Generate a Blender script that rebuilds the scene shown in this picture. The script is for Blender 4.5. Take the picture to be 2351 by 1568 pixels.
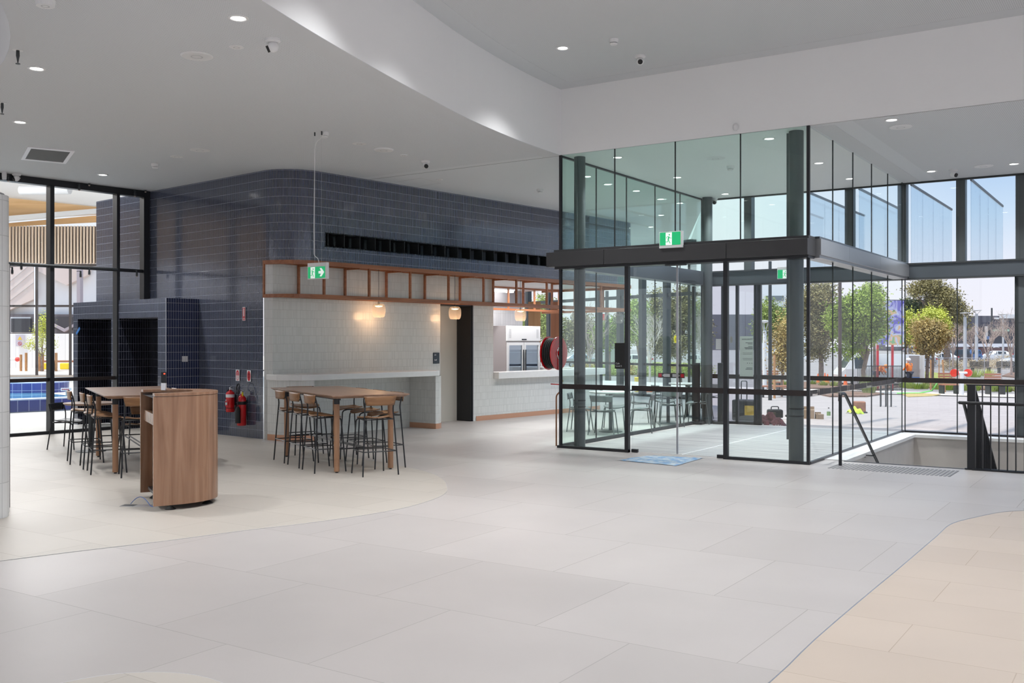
import bpy, bmesh, math, random
from mathutils import Vector, Matrix
for o in list(bpy.data.objects): bpy.data.objects.remove(o)
SC = bpy.context.scene
COL = SC.collection
PI = math.pi
rnd = random.Random(7)
# ---------------------------------------------------------------- camera, sky, sun, exposure
FPX, CXP, HYP, EYE = 2275.0, 1175.5, 784.0, 1.65
CA = math.atan(1496 / FPX)
FW = (-math.sin(CA), math.cos(CA)); RT = (math.cos(CA), math.sin(CA))
cam = bpy.data.cameras.new('camera'); cam_o = bpy.data.objects.new('camera', cam); COL.objects.link(cam_o)
cam.sensor_width = 36; cam.lens = FPX / 2351 * 36; cam.clip_end = 600; cam.clip_start = 0.05
cam_o.location = (0, 0, EYE); cam_o.rotation_euler = (PI / 2, 0, CA)
SC.camera = cam_o
SC.view_settings.view_transform = 'Standard'; SC.view_settings.look = 'None'
SC.view_settings.exposure = 0.50; SC.view_settings.gamma = 1.0; SC.view_settings.use_curve_mapping = False
SC.cycles.max_bounces = 9; SC.cycles.diffuse_bounces = 5; SC.cycles.glossy_bounces = 4
SC.cycles.transparent_max_bounces = 28; SC.cycles.transmission_bounces = 4
SC.cycles.caustics_reflective = False; SC.cycles.caustics_refractive = False
SC.cycles.use_denoising = True; SC.cycles.sample_clamp_indirect = 4.0
W = bpy.data.worlds.new('world'); SC.world = W; W.use_nodes = True
wn = W.node_tree; wn.nodes.clear()
wo = wn.nodes.new('ShaderNodeOutputWorld'); wb = wn.nodes.new('ShaderNodeBackground')
wt = wn.nodes.new('ShaderNodeTexCoord'); ws = wn.nodes.new('ShaderNodeSeparateXYZ'); wr = wn.nodes.new('ShaderNodeValToRGB')
wn.links.new(wt.outputs['Generated'], ws.inputs[0]); wn.links.new(ws.outputs['Z'], wr.inputs[0])
wn.links.new(wb.outputs[0], wo.inputs[0])
def ramp(nd, stops):
    e = nd.color_ramp.elements
    e[0].position, e[1].position = stops[0][0], stops[-1][0]; e[0].color = (*stops[0][1], 1); e[1].color = (*stops[-1][1], 1)
    for ps, c in stops[1:-1]: e.new(ps).color = (*c, 1)
ramp(wr, [(0, (.64, .63, .68)), (.06, (.64, .64, .69)), (.12, (.62, .66, .70)), (.25, (.62, .68, .74)), (.6, (.62, .76, .98))])
wr2 = wn.nodes.new('ShaderNodeValToRGB'); wn.links.new(ws.outputs['Z'], wr2.inputs[0])
ramp(wr2, [(0, (.64, .63, .68)), (.06, (.62, .63, .70)), (.115, (.44, .55, .68)), (.16, (.33, .46, .64)), (.3, (.33, .48, .72)), (.6, (.55, .72, .98))])
wm_ = wn.nodes.new('ShaderNodeMapRange'); wm_.inputs['From Min'].default_value = -.36; wm_.inputs['From Max'].default_value = -.14; wn.links.new(ws.outputs['X'], wm_.inputs['Value'])
wx = wn.nodes.new('ShaderNodeMix'); wx.data_type = 'RGBA'; wn.links.new(wm_.outputs[0], wx.inputs[0]); wn.links.new(wr.outputs[0], wx.inputs[6]); wn.links.new(wr2.outputs[0], wx.inputs[7]); wn.links.new(wx.outputs[2], wb.inputs[0])
wb.inputs[1].default_value = 1.05
sun = bpy.data.lights.new('sun', 'SUN'); sun.energy = 3.2; sun.angle = math.radians(3); sun.color = (1.0, 0.95, 0.88)
sun_o = bpy.data.objects.new('sun', sun); COL.objects.link(sun_o)
sun_o.rotation_euler = (math.radians(14), 0, math.radians(-25))   # high, from behind the building
LAMP_W = 262.0          # watts of one ceiling downlight
# ---------------------------------------------------------------- pixel to plan helpers (2351 x 1568)
def P(px, py, z=0.0):
    d = FPX * (EYE - z) / (py - HYP); l = (px - CXP) / FPX * d
    return Vector((FW[0] * d + RT[0] * l, FW[1] * d + RT[1] * l, z))
def D(px, py, d):
    l = (px - CXP) / FPX * d
    return Vector((FW[0] * d + RT[0] * l, FW[1] * d + RT[1] * l, EYE - (py - HYP) * d / FPX))
def gz(y):      # the ground outside falls gently away from the building
    return -0.02 if y < 19.4 else max(-1.15, -0.02 - (y - 19.4) * 0.025)
def G(px, py):
    d = 18.0
    for _ in range(4000):
        p = D(px, py, d)
        if p.z <= gz(p.y): return Vector((p.x, p.y, gz(p.y)))
        d += 0.05
    return p
def GD(px, d):
    p = D(px, 784, d); return Vector((p.x, p.y, gz(p.y)))
KA = math.radians(7)
def KW(u, v, z=0.0):
    return Vector((u * math.cos(KA) + v * math.sin(KA), -u * math.sin(KA) + v * math.cos(KA), z))
# ---------------------------------------------------------------- mesh builder
class MB:
    def __init__(s): s.v = []; s.f = []; s.uv = []
    def add(s, vs, fs, uv=None):
        n = len(s.v); s.v += [tuple(q) for q in vs]
        for i, f in enumerate(fs):
            s.f.append([n + a for a in f]); s.uv.append(uv[i] if uv else None)
        return s
    def box(s, x0, x1, y0, y1, z0, z1):
        return s.add([(x0,y0,z0),(x1,y0,z0),(x1,y1,z0),(x0,y1,z0),(x0,y0,z1),(x1,y0,z1),(x1,y1,z1),(x0,y1,z1)],
                     [(0,3,2,1),(4,5,6,7),(0,1,5,4),(1,2,6,5),(2,3,7,6),(3,0,4,7)])
    def cb(s, c, sz, rz=0.0):
        a, b, h = sz[0] / 2, sz[1] / 2, sz[2] / 2; cs, sn = math.cos(rz), math.sin(rz)
        vs = [(c[0] + x * cs - y * sn, c[1] + x * sn + y * cs, c[2] + z) for z in (-h, h) for x, y in ((-a,-b),(a,-b),(a,b),(-a,b))]
        return s.add(vs, [(0,3,2,1),(4,5,6,7),(0,1,5,4),(1,2,6,5),(2,3,7,6),(3,0,4,7)])
    def bar(s, p, q, w, h):      # rectangular bar from p to q
        p, q = Vector(p), Vector(q); d = (q - p).normalized()
        up = Vector((0,0,1)) if abs(d.z) < 0.95 else Vector((1,0,0))
        a = d.cross(up).normalized(); b = a.cross(d)
        vs = [r + a * (w / 2 * i) + b * (h / 2 * j) for r in (p, q) for i, j in ((-1,-1),(1,-1),(1,1),(-1,1))]
        return s.add(vs, [(3,2,1,0),(4,5,6,7),(0,1,5,4),(1,2,6,5),(2,3,7,6),(3,0,4,7)])
    def tube(s, pts, r, n=8, cap=True):
        pts = [Vector(p) for p in pts]; rs = r if isinstance(r, (list, tuple)) else [r] * len(pts)
        base = len(s.v); a = None
        for i, p in enumerate(pts):
            d = (pts[min(i + 1, len(pts) - 1)] - pts[max(i - 1, 0)]).normalized()
            if a is None:
                up = Vector((0,0,1)) if abs(d.z) < 0.9 else Vector((1,0,0)); a = d.cross(up).normalized()
            else: a = (a - d * a.dot(d)).normalized()
            b = d.cross(a)
            for k in range(n):
                t = 2 * PI * k / n; s.v.append(tuple(p + (a * math.cos(t) + b * math.sin(t)) * rs[i]))
        for i in range(len(pts) - 1):
            for k in range(n):
                k2 = (k + 1) % n; s.f.append([base + i*n + k, base + i*n + k2, base + (i+1)*n + k2, base + (i+1)*n + k]); s.uv.append(None)
        if cap:
            s.f.append([base + k for k in range(n)][::-1]); s.uv.append(None)
            s.f.append([base + (len(pts)-1)*n + k for k in range(n)]); s.uv.append(None)
        return s
    def cyl(s, c, r, z0, z1, n=20):
        return s.tube([(c[0], c[1], z0), (c[0], c[1], z1)], r, n)
    def lathe(s, prof, c=(0,0,0), n=24):
        base = len(s.v)
        for r, z in prof:
            for k in range(n):
                t = 2 * PI * k / n; s.v.append((c[0] + r * math.cos(t), c[1] + r * math.sin(t), c[2] + z))
        for i in range(len(prof) - 1):
            for k in range(n):
                k2 = (k + 1) % n; s.f.append([base + i*n + k, base + i*n + k2, base + (i+1)*n + k2, base + (i+1)*n + k]); s.uv.append(None)
        return s
    def prism(s, poly, z0, z1):
        n = len(poly)
        vs = [(p[0], p[1], z0) for p in poly] + [(p[0], p[1], z1) for p in poly]
        return s.add(vs, [list(range(n))[::-1], [n + i for i in range(n)]] + [(i, (i+1) % n, n + (i+1) % n, n + i) for i in range(n)])
    def ribbon(s, path, z0, z1, s0=0.0):
        L = s0
        for a, b in zip(path[:-1], path[1:]):
            l = math.hypot(b[0] - a[0], b[1] - a[1])
            s.add([(a[0],a[1],z0),(b[0],b[1],z0),(b[0],b[1],z1),(a[0],a[1],z1)], [(0,1,2,3)], [[(L,z0),(L+l,z0),(L+l,z1),(L,z1)]])
            L += l
        return s
    def sphere(s, c, r, sx=1, sy=1, sz=1, n=12, m=8):
        prof = []
        base = len(s.v)
        for j in range(m + 1):
            t = PI * j / m
            for k in range(n):
                q = 2 * PI * k / n
                s.v.append((c[0] + r*sx*math.sin(t)*math.cos(q), c[1] + r*sy*math.sin(t)*math.sin(q), c[2] - r*sz*math.cos(t)))
        for j in range(m):
            for k in range(n):
                k2 = (k + 1) % n; s.f.append([base + j*n + k, base + j*n + k2, base + (j+1)*n + k2, base + (j+1)*n + k]); s.uv.append(None)
        return s
    def build(s, name, mat, parent=None, loc=None, rz=0.0, smooth=False, bevel=0.0, seg=2, sub=0):
        me = bpy.data.meshes.new(name); me.from_pydata(s.v, [], s.f); me.validate(clean_customdata=False)
        if any(u for u in s.uv):
            lay = me.uv_layers.new(name='uv'); i = 0
            for f, u in zip(me.polygons, s.uv):
                for k, li in enumerate(f.loop_indices): lay.data[li].uv = u[k] if u else (0, 0)
        if smooth:
            me.shade_smooth()
            if not isinstance(smooth, float): smooth = 0.7
            try: me.set_sharp_from_angle(angle=smooth)
            except Exception: pass
        o = bpy.data.objects.new(name, me); COL.objects.link(o); me.materials.append(mat)
        if parent: o.parent = parent
        if loc is not None: o.location = loc
        o.rotation_euler.z = rz
        if bevel:
            m = o.modifiers.new('bevel', 'BEVEL'); m.width = bevel; m.segments = seg; m.limit_method = 'ANGLE'
        if sub:
            m = o.modifiers.new('sub', 'SUBSURF'); m.levels = sub; m.render_levels = sub
        return o
def tag(o, label=None, cat=None, group=None, kind=None):
    if label: o['label'] = label
    if cat: o['category'] = cat
    if group: o['group'] = group
    if kind: o['kind'] = kind
    return o
def thing(name, label, cat, loc=(0,0,0), rz=0.0, group=None, kind=None):
    o = bpy.data.objects.new(name, None); COL.objects.link(o); o.location = loc; o.rotation_euler.z = rz
    o.empty_display_size = 0.1
    return tag(o, label, cat, group, kind)
def struct(o, label=None):
    o['kind'] = 'structure'
    if label: o['label'] = label
    return o
def sroot(name, label, K=True):
    o = bpy.data.objects.new(name, None); COL.objects.link(o); o.rotation_euler.z = -KA if K else 0
    return struct(o, label)
def dup(root, loc, rz=0.0, label=None, group=None, scale=None):
    def rec(o, par):
        c = o.copy(); COL.objects.link(c)
        if par: c.parent = par
        for ch in [q for q in list(o.children)]: rec(ch, c)
        return c
    r = rec(root, None); r.location = loc; r.rotation_euler = (0, 0, rz)
    if scale: r.scale = (scale,) * 3 if not isinstance(scale, tuple) else scale
    if label: r['label'] = label
    if group: r['group'] = group
    return r
def text(body, size, mat, parent, loc, rot, name='lettering', ext=0.0008, align='LEFT', mirror=False):
    c = bpy.data.curves.new(name, 'FONT'); c.body = body; c.size = size; c.extrude = ext; c.align_x = align; c.resolution_u = 3
    f = bpy.data.objects.new(name, c); COL.objects.link(f); dg = bpy.context.evaluated_depsgraph_get(); dg.update()
    me = bpy.data.meshes.new_from_object(f.evaluated_get(dg)); bpy.data.objects.remove(f); bpy.data.curves.remove(c)
    me.materials.clear(); me.materials.append(mat)
    if mirror:
        for v in me.vertices: v.co.x = -v.co.x
    o = bpy.data.objects.new(name, me); COL.objects.link(o); o.parent = parent; o.location = loc; o.rotation_euler = rot
    return o
def arc(cx, cy, r, a0, a1, n):
    return [(cx + r * math.cos(math.radians(a0 + (a1 - a0) * i / n)), cy + r * math.sin(math.radians(a0 + (a1 - a0) * i / n))) for i in range(n + 1)]
# ---------------------------------------------------------------- materials
def nodes(name):
    m = bpy.data.materials.new(name); m.use_nodes = True; t = m.node_tree
    return m, t, t.nodes['Principled BSDF'], t.nodes['Material Output']
def pmat(name, col, rough=0.5, metal=0.0, var=0.0, vscale=8.0, spec=None, emit=None, estr=0.0, bump=0.0, bscale=60.0, coat=0.0, sheen=0.0):
    m, t, b, o = nodes(name)
    b.inputs['Base Color'].default_value = (*col, 1); b.inputs['Roughness'].default_value = rough; b.inputs['Metallic'].default_value = metal
    if spec is not None: b.inputs['Specular IOR Level'].default_value = spec
    if coat: b.inputs['Coat Weight'].default_value = coat
    if emit: b.inputs['Emission Color'].default_value = (*emit, 1); b.inputs['Emission Strength'].default_value = estr
    if var or bump:
        tc = t.nodes.new('ShaderNodeTexCoord'); n = t.nodes.new('ShaderNodeTexNoise'); n.inputs['Scale'].default_value = vscale; n.inputs['Detail'].default_value = 4
        t.links.new(tc.outputs['Object'], n.inputs['Vector'])
        if var:
            r = t.nodes.new('ShaderNodeValToRGB')
            r.color_ramp.elements[0].position = 0.3; r.color_ramp.elements[1].position = 0.7
            r.color_ramp.elements[0].color = (*[max(0, c * (1 - var)) for c in col], 1)
            r.color_ramp.elements[1].color = (*[min(1, c * (1 + var)) for c in col], 1)
            t.links.new(n.outputs['Fac'], r.inputs[0]); t.links.new(r.outputs[0], b.inputs['Base Color'])
        if bump:
            n2 = t.nodes.new('ShaderNodeTexNoise'); n2.inputs['Scale'].default_value = bscale; t.links.new(tc.outputs['Object'], n2.inputs['Vector'])
            bp = t.nodes.new('ShaderNodeBump'); bp.inputs['Strength'].default_value = bump; bp.inputs['Distance'].default_value = 0.01
            t.links.new(n2.outputs['Fac'], bp.inputs['Height']); t.links.new(bp.outputs[0], b.inputs['Normal'])
    return m
def math_n(t, op, a, b=None):
    n = t.nodes.new('ShaderNodeMath'); n.operation = op
    for i, q in enumerate((a, b)):
        if q is None: continue
        if isinstance(q, (int, float)): n.inputs[i].default_value = q
        else: t.links.new(q, n.inputs[i])
    return n.outputs[0]
def tilemat(name, c1, c2, mortar, w, h, msize, rough, offset=0.0, uv=True, bump=0.25, wob=0.0, noise=0.0, rvar=0.0):
    m, t, b, o = nodes(name)
    tc = t.nodes.new('ShaderNodeTexCoord'); br = t.nodes.new('ShaderNodeTexBrick')
    t.links.new(tc.outputs['UV' if uv else 'Object'], br.inputs['Vector'])
    br.offset = offset; br.squash = 1.0
    br.inputs['Scale'].default_value = 1.0; br.inputs['Brick Width'].default_value = w; br.inputs['Row Height'].default_value = h
    br.inputs['Mortar Size'].default_value = msize; br.inputs['Mortar Smooth'].default_value = 0.1; br.inputs['Bias'].default_value = 0.0
    br.inputs['Color1'].default_value = (*c1, 1); br.inputs['Color2'].default_value = (*c2, 1); br.inputs['Mortar'].default_value = (*mortar, 1)
    col = br.outputs['Color']
    if noise:
        n = t.nodes.new('ShaderNodeTexNoise'); n.inputs['Scale'].default_value = 1.3; n.inputs['Detail'].default_value = 5
        t.links.new(tc.outputs['Object'], n.inputs['Vector'])
        mx = t.nodes.new('ShaderNodeMix'); mx.data_type = 'RGBA'; mx.blend_type = 'MULTIPLY'; mx.inputs[0].default_value = 1.0
        r = t.nodes.new('ShaderNodeValToRGB'); r.color_ramp.elements[0].color = (1 - noise,) * 3 + (1,); r.color_ramp.elements[1].color = (1 + noise * 0.3,) * 3 + (1,)
        t.links.new(n.outputs['Fac'], r.inputs[0]); t.links.new(col, mx.inputs[6]); t.links.new(r.outputs[0], mx.inputs[7]); col = mx.outputs[2]
    t.links.new(col, b.inputs['Base Color'])
    b.inputs['Roughness'].default_value = rough
    rr = math_n(t, 'MULTIPLY', br.outputs['Fac'], 0.6); rr = math_n(t, 'ADD', rr, rough)
    if rvar:
        n3 = t.nodes.new('ShaderNodeTexNoise'); n3.inputs['Scale'].default_value = 0.8; n3.inputs['Detail'].default_value = 6; t.links.new(tc.outputs['Object'], n3.inputs['Vector'])
        rr = math_n(t, 'ADD', rr, math_n(t, 'MULTIPLY', math_n(t, 'SUBTRACT', n3.outputs['Fac'], 0.5), rvar))
    t.links.new(rr, b.inputs['Roughness'])
    bp = t.nodes.new('ShaderNodeBump'); bp.inputs['Strength'].default_value = bump; bp.inputs['Distance'].default_value = 0.002; bp.invert = True
    t.links.new(br.outputs['Fac'], bp.inputs['Height'])
    last = bp
    if wob:
        n2 = t.nodes.new('ShaderNodeTexNoise'); n2.inputs['Scale'].default_value = 26.0; t.links.new(tc.outputs['Object'], n2.inputs['Vector'])
        b2 = t.nodes.new('ShaderNodeBump'); b2.inputs['Strength'].default_value = wob; b2.inputs['Distance'].default_value = 0.004
        t.links.new(n2.outputs['Fac'], b2.inputs['Height']); t.links.new(bp.outputs[0], b2.inputs['Normal']); last = b2
    t.links.new(last.outputs[0], b.inputs['Normal'])
    return m
def glassmat(name, tint, r0=0.045, rmul=0.9):
    m, t, b, o = nodes(name); t.nodes.remove(b)
    ge = t.nodes.new('ShaderNodeNewGeometry'); dt = t.nodes.new('ShaderNodeVectorMath'); dt.operation = 'DOT_PRODUCT'
    t.links.new(ge.outputs['Incoming'], dt.inputs[0]); t.links.new(ge.outputs['Normal'], dt.inputs[1])
    c = math_n(t, 'ABSOLUTE', dt.outputs['Value']); c = math_n(t, 'SUBTRACT', 1.0, c); c = math_n(t, 'POWER', c, 5.0)
    c = math_n(t, 'ADD', math_n(t, 'MULTIPLY', c, rmul), r0)
    tr = t.nodes.new('ShaderNodeBsdfTransparent'); tr.inputs[0].default_value = (*tint, 1)
    gl = t.nodes.new('ShaderNodeBsdfGlossy'); gl.inputs['Roughness'].default_value = 0.0; gl.inputs[0].default_value = (0.95, 1, 1, 1)
    mx = t.nodes.new('ShaderNodeMixShader'); t.links.new(c, mx.inputs[0]); t.links.new(tr.outputs[0], mx.inputs[1]); t.links.new(gl.outputs[0], mx.inputs[2])
    t.links.new(mx.outputs[0], o.inputs[0])
    return m
def woodmat(name, c1, c2, rough=0.4, axis='Z', scale=14.0):
    m, t, b, o = nodes(name)
    tc = t.nodes.new('ShaderNodeTexCoord'); mp = t.nodes.new('ShaderNodeMapping')
    s = {'X': (0.06, 1, 1), 'Y': (1, 0.06, 1), 'Z': (1, 1, 0.06)}[axis]; mp.inputs['Scale'].default_value = s
    n = t.nodes.new('ShaderNodeTexNoise'); n.inputs['Scale'].default_value = scale; n.inputs['Detail'].default_value = 6; n.inputs['Distortion'].default_value = 0.6
    r = t.nodes.new('ShaderNodeValToRGB'); r.color_ramp.elements[0].position = 0.32; r.color_ramp.elements[1].position = 0.68
    r.color_ramp.elements[0].color = (*c1, 1); r.color_ramp.elements[1].color = (*c2, 1)
    t.links.new(tc.outputs['Object'], mp.inputs[0]); t.links.new(mp.outputs[0], n.inputs['Vector']); t.links.new(n.outputs['Fac'], r.inputs[0])
    t.links.new(r.outputs[0], b.inputs['Base Color']); b.inputs['Roughness'].default_value = rough
    return m
def perfmat(name, col, xmax=None, ymax=None, pitch=0.022):
    m, t, b, o = nodes(name)
    tc = t.nodes.new('ShaderNodeTexCoord')
    v1 = t.nodes.new('ShaderNodeVectorMath'); v1.operation = 'SCALE'; v1.inputs['Scale'].default_value = 1 / pitch; t.links.new(tc.outputs['Object'], v1.inputs[0])
    v2 = t.nodes.new('ShaderNodeVectorMath'); v2.operation = 'FRACTION'; t.links.new(v1.outputs[0], v2.inputs[0])
    sp = t.nodes.new('ShaderNodeSeparateXYZ'); t.links.new(v2.outputs[0], sp.inputs[0])
    dx = math_n(t, 'SUBTRACT', sp.outputs['X'], 0.5); dy = math_n(t, 'SUBTRACT', sp.outputs['Y'], 0.5)
    dd = math_n(t, 'ADD', math_n(t, 'MULTIPLY', dx, dx), math_n(t, 'MULTIPLY', dy, dy))
    h = math_n(t, 'LESS_THAN', dd, 0.085)
    if ymax is not None:
        s2 = t.nodes.new('ShaderNodeSeparateXYZ'); t.links.new(tc.outputs['Object'], s2.inputs[0])
        h = math_n(t, 'MULTIPLY', h, math_n(t, 'MAXIMUM', math_n(t, 'LESS_THAN', s2.outputs['Y'], ymax), math_n(t, 'GREATER_THAN', s2.outputs['X'], -3.4)))
    mx = t.nodes.new('ShaderNodeMix'); mx.data_type = 'RGBA'; t.links.new(h, mx.inputs[0])
    mx.inputs[6].default_value = (*col, 1); mx.inputs[7].default_value = (*[c * 0.72 for c in col], 1)
    t.links.new(mx.outputs[2], b.inputs['Base Color']); b.inputs['Roughness'].default_value = 0.8
    return m
M = {}
M['white'] = pmat('white_paint', (0.87, 0.87, 0.87), 0.6)
M['ceil'] = pmat('ceiling_white', (0.645, 0.66, 0.675), 0.85)
M['perf_hi'] = perfmat('perforated_high', (0.685, 0.70, 0.715))
M['perf_lo'] = perfmat('perforated_low', (0.70, 0.72, 0.74), ymax=13.15)
M['floor'] = tilemat('floor_grey_tile', (0.425, 0.395, 0.378), (0.475, 0.442, 0.424), (0.375, 0.348, 0.332), 1.22, 1.22, 0.003, 0.42, offset=0.5, uv=False, bump=0.1, noise=0.12, rvar=0.12)
M['floor2'] = tilemat('floor_beige_tile', (0.455, 0.418, 0.372), (0.50, 0.46, 0.41), (0.41, 0.375, 0.335), 1.22, 0.61, 0.003, 0.46, offset=0.5, uv=False, bump=0.1, noise=0.10, rvar=0.2)
M['floor3'] = tilemat('floor_sand_tile', (0.49, 0.41, 0.34), (0.53, 0.445, 0.37), (0.44, 0.365, 0.30), 1.22, 0.61, 0.003, 0.45, offset=0.5, uv=False, bump=0.1, noise=0.10, rvar=0.2)
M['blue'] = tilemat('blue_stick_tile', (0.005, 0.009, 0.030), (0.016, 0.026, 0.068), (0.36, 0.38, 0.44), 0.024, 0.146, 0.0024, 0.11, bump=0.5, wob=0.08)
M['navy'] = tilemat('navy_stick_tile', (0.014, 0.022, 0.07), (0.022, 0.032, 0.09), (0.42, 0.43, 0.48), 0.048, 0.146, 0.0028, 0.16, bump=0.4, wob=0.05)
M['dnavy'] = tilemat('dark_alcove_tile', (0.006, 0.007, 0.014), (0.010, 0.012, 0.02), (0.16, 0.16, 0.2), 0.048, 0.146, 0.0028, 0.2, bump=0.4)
M['wtile'] = tilemat('white_stick_tile', (0.66, 0.66, 0.63), (0.73, 0.73, 0.70), (0.47, 0.47, 0.45), 0.024, 0.146, 0.0022, 0.16, bump=0.4, wob=0.08)
M['wbig'] = tilemat('white_block_tile', (0.80, 0.80, 0.79), (0.84, 0.84, 0.83), (0.62, 0.61, 0.6), 0.6, 0.3, 0.008, 0.4)
M['stone'] = pmat('white_stone_top', (0.80, 0.79, 0.77), 0.25, var=0.02)
M['copper'] = pmat('copper_skirting', (0.62, 0.34, 0.22), 0.32, 0.55)
M['timber'] = woodmat('frame_timber', (0.26, 0.09, 0.035), (0.36, 0.14, 0.06), 0.32, 'Y', 20)
M['soffit'] = pmat('copper_soffit', (0.55, 0.33, 0.24), 0.3, 0.3)
M['oak'] = woodmat('stool_ply', (0.20, 0.095, 0.04), (0.30, 0.15, 0.065), 0.35, 'X', 30)
M['tabletop'] = woodmat('table_timber', (0.25, 0.145, 0.095), (0.34, 0.21, 0.145), 0.3, 'X', 18)
M['tleg'] = woodmat('leg_timber', (0.30, 0.155, 0.08), (0.38, 0.205, 0.115), 0.4, 'Z', 30)
M['lect'] = woodmat('lectern_walnut', (0.23, 0.115, 0.062), (0.36, 0.20, 0.12), 0.27, 'Z', 16)
M['black'] = pmat('black_powdercoat', (0.012, 0.013, 0.016), 0.38)
M['steel'] = pmat('charcoal_steel', (0.045, 0.05, 0.053), 0.42, 0.3)
M['beam'] = pmat('charcoal_cladding', (0.052, 0.052, 0.054), 0.5, 0.2)
M['beam_s'] = pmat('grey_metal_cladding', (0.11, 0.125, 0.14), 0.3, 0.6)
M['col'] = pmat('column_paint', (0.075, 0.086, 0.09), 0.4, 0.2)
M['chrome'] = pmat('chrome', (0.75, 0.75, 0.75), 0.15, 1.0)
M['alu'] = pmat('brushed_aluminium', (0.6, 0.6, 0.62), 0.35, 0.9)
M['rubber'] = pmat('black_rubber', (0.01, 0.01, 0.01), 0.6)
M['film'] = pmat('black_band_film', (0.018, 0.011, 0.010), 0.5)
M['glass'] = glassmat('clear_glass', (0.965, 0.985, 0.978), 0.025, 0.3)
M['glass_f'] = glassmat('facade_glass', (0.985, 0.985, 0.985), 0.02, 0.4)
M['glass_s'] = glassmat('side_glass', (0.975, 0.99, 0.985), 0.015, 0.14)
M['side_alu'] = pmat('side_aluminium', (0.34, 0.35, 0.36), 0.3, 0.5)
M['glass_refl'] = glassmat('reflection_tint_glass', (.88, .88, .92), .06, .5)  # lilac tint stands in for reflections in the outer door panes
M['glass_g'] = glassmat('green_glass', (0.92, 1.0, 0.975), 0.03, 0.3)
M['glass_d'] = glassmat('door_glass', (0.97, 0.98, 0.98), 0.03)
M['silicone'] = pmat('dark_silicone', (0.02, 0.025, 0.025), 0.5)
M['red'] = pmat('extinguisher_red', (0.62, 0.008, 0.012), 0.22, coat=0.4)
M['signred'] = pmat('sign_red', (0.55, 0.01, 0.025), 0.4)
M['signwhite'] = pmat('sign_white', (0.82, 0.8, 0.82), 0.4)
M['green'] = pmat('exit_green', (0.01, 0.36, 0.13), 0.35, emit=(0.01, 0.42, 0.15), estr=0.45)
M['exitwhite'] = pmat('exit_white', (0.85, 0.9, 0.87), 0.35, emit=(0.9, 1, 0.95), estr=0.35)
M['grey'] = pmat('grey_plastic', (0.55, 0.55, 0.56), 0.5)
M['lgrey'] = pmat('light_fitting_white', (0.78, 0.78, 0.78), 0.45)
M['led'] = pmat('led_panel', (1, 1, 1), 0.5, emit=(1, 0.98, 0.95), estr=9.0)
M['amber'] = pmat('warm_bulb', (1, 0.8, 0.5), 0.5, emit=(1, 0.66, 0.36), estr=5.0)
M['smoke'] = glassmat('smoked_glass', (0.80, 0.77, 0.75), 0.05, 0.5)
def addtl(m, col, f):
    t = m.node_tree; o = t.nodes['Material Output']; src = o.inputs[0].links[0].from_socket
    tl = t.nodes.new('ShaderNodeBsdfTranslucent'); tl.inputs[0].default_value = (*col, 1); mx = t.nodes.new('ShaderNodeMixShader'); mx.inputs[0].default_value = f
    t.links.new(src, mx.inputs[1]); t.links.new(tl.outputs[0], mx.inputs[2]); t.links.new(mx.outputs[0], o.inputs[0])
for k_ in ('floor', 'floor2', 'floor3'): M[k_].node_tree.nodes['Principled BSDF'].inputs['Specular IOR Level'].default_value = 0.38
addtl(M['smoke'], (.8, .76, .74), .13)
M['blue'].node_tree.nodes['Principled BSDF'].inputs['IOR'].default_value = 1.75
# ================================================================ ROOM SHELL
def fillmesh(name, loops, z, mat, parent=None, label=None):
    bm = bmesh.new()
    for lp in loops:
        vs = [bm.verts.new((p[0], p[1], z)) for p in lp]
        for a, b in zip(vs, vs[1:] + vs[:1]): bm.edges.new((a, b))
    bmesh.ops.triangle_fill(bm, use_beauty=True, edges=bm.edges[:])
    me = bpy.data.meshes.new(name); bm.to_mesh(me); bm.free(); me.materials.append(mat)
    o = bpy.data.objects.new(name, me); COL.objects.link(o)
    if parent: o.parent = parent
    struct(o, label); return o
def iKu(px, py, u=None, v=None):
    t = (px - CXP) / FPX; dx = FW[0] + RT[0] * t; dy = FW[1] + RT[1] * t
    du = dx * math.cos(KA) - dy * math.sin(KA); dv = dx * math.sin(KA) + dy * math.cos(KA)
    d = u / du if u is not None else v / dv
    return (du * d, dv * d, EYE - (py - HYP) * d / FPX)
def iA(px, py, x=None, y=None):
    t = (px - CXP) / FPX; dx = FW[0] + RT[0] * t; dy = FW[1] + RT[1] * t
    d = x / dx if x is not None else y / dy
    return Vector((dx * d, dy * d, EYE - (py - HYP) * d / FPX))
LOW, HIGH = 4.54, 5.56
X0, X1, Y0, Y1 = -7.82, -3.97, 13.27, 19.04      # the glass entrance box
kw2 = lambda u, v: tuple(KW(u, v)[:2])
curve_pts = [(-7.82, 13.27), (-7.74, 12.0), (-7.53, 10.43), (-7.21, 8.97), (-6.91, 7.73), (-6.64, 6.72), (-6.38, 5.84), (-6.0, 4.6), (-5.6, 3.2), (-5.2, 1.2), (-5.0, -2), (-5.0, -8)]
def smooth_path(pts, n=4):
    out = []
    for i in range(len(pts) - 1):
        p0, p1, p2, p3 = pts[max(i-1,0)], pts[i], pts[i+1], pts[min(i+2, len(pts)-1)]
        for k in range(n):
            t = k / n
            out.append(tuple(0.5 * ((2*p1[j]) + (-p0[j]+p2[j])*t + (2*p0[j]-5*p1[j]+4*p2[j]-p3[j])*t*t + (-p0[j]+3*p1[j]-3*p2[j]+p3[j])*t**3) for j in (0, 1)))
    return out + [pts[-1]]
cpath = smooth_path(curve_pts)
shell = [kw2(-17.82, -6), kw2(-17.82, 10.05), kw2(-17.82, 24.5), (-19.0, 29.8), (-11.3, 26.3), (-7.82, 19.1)]
hole = [(-3.68, 13.93), (1.6, 13.93), (1.6, 18.5), (-3.68, 18.5)]
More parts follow.
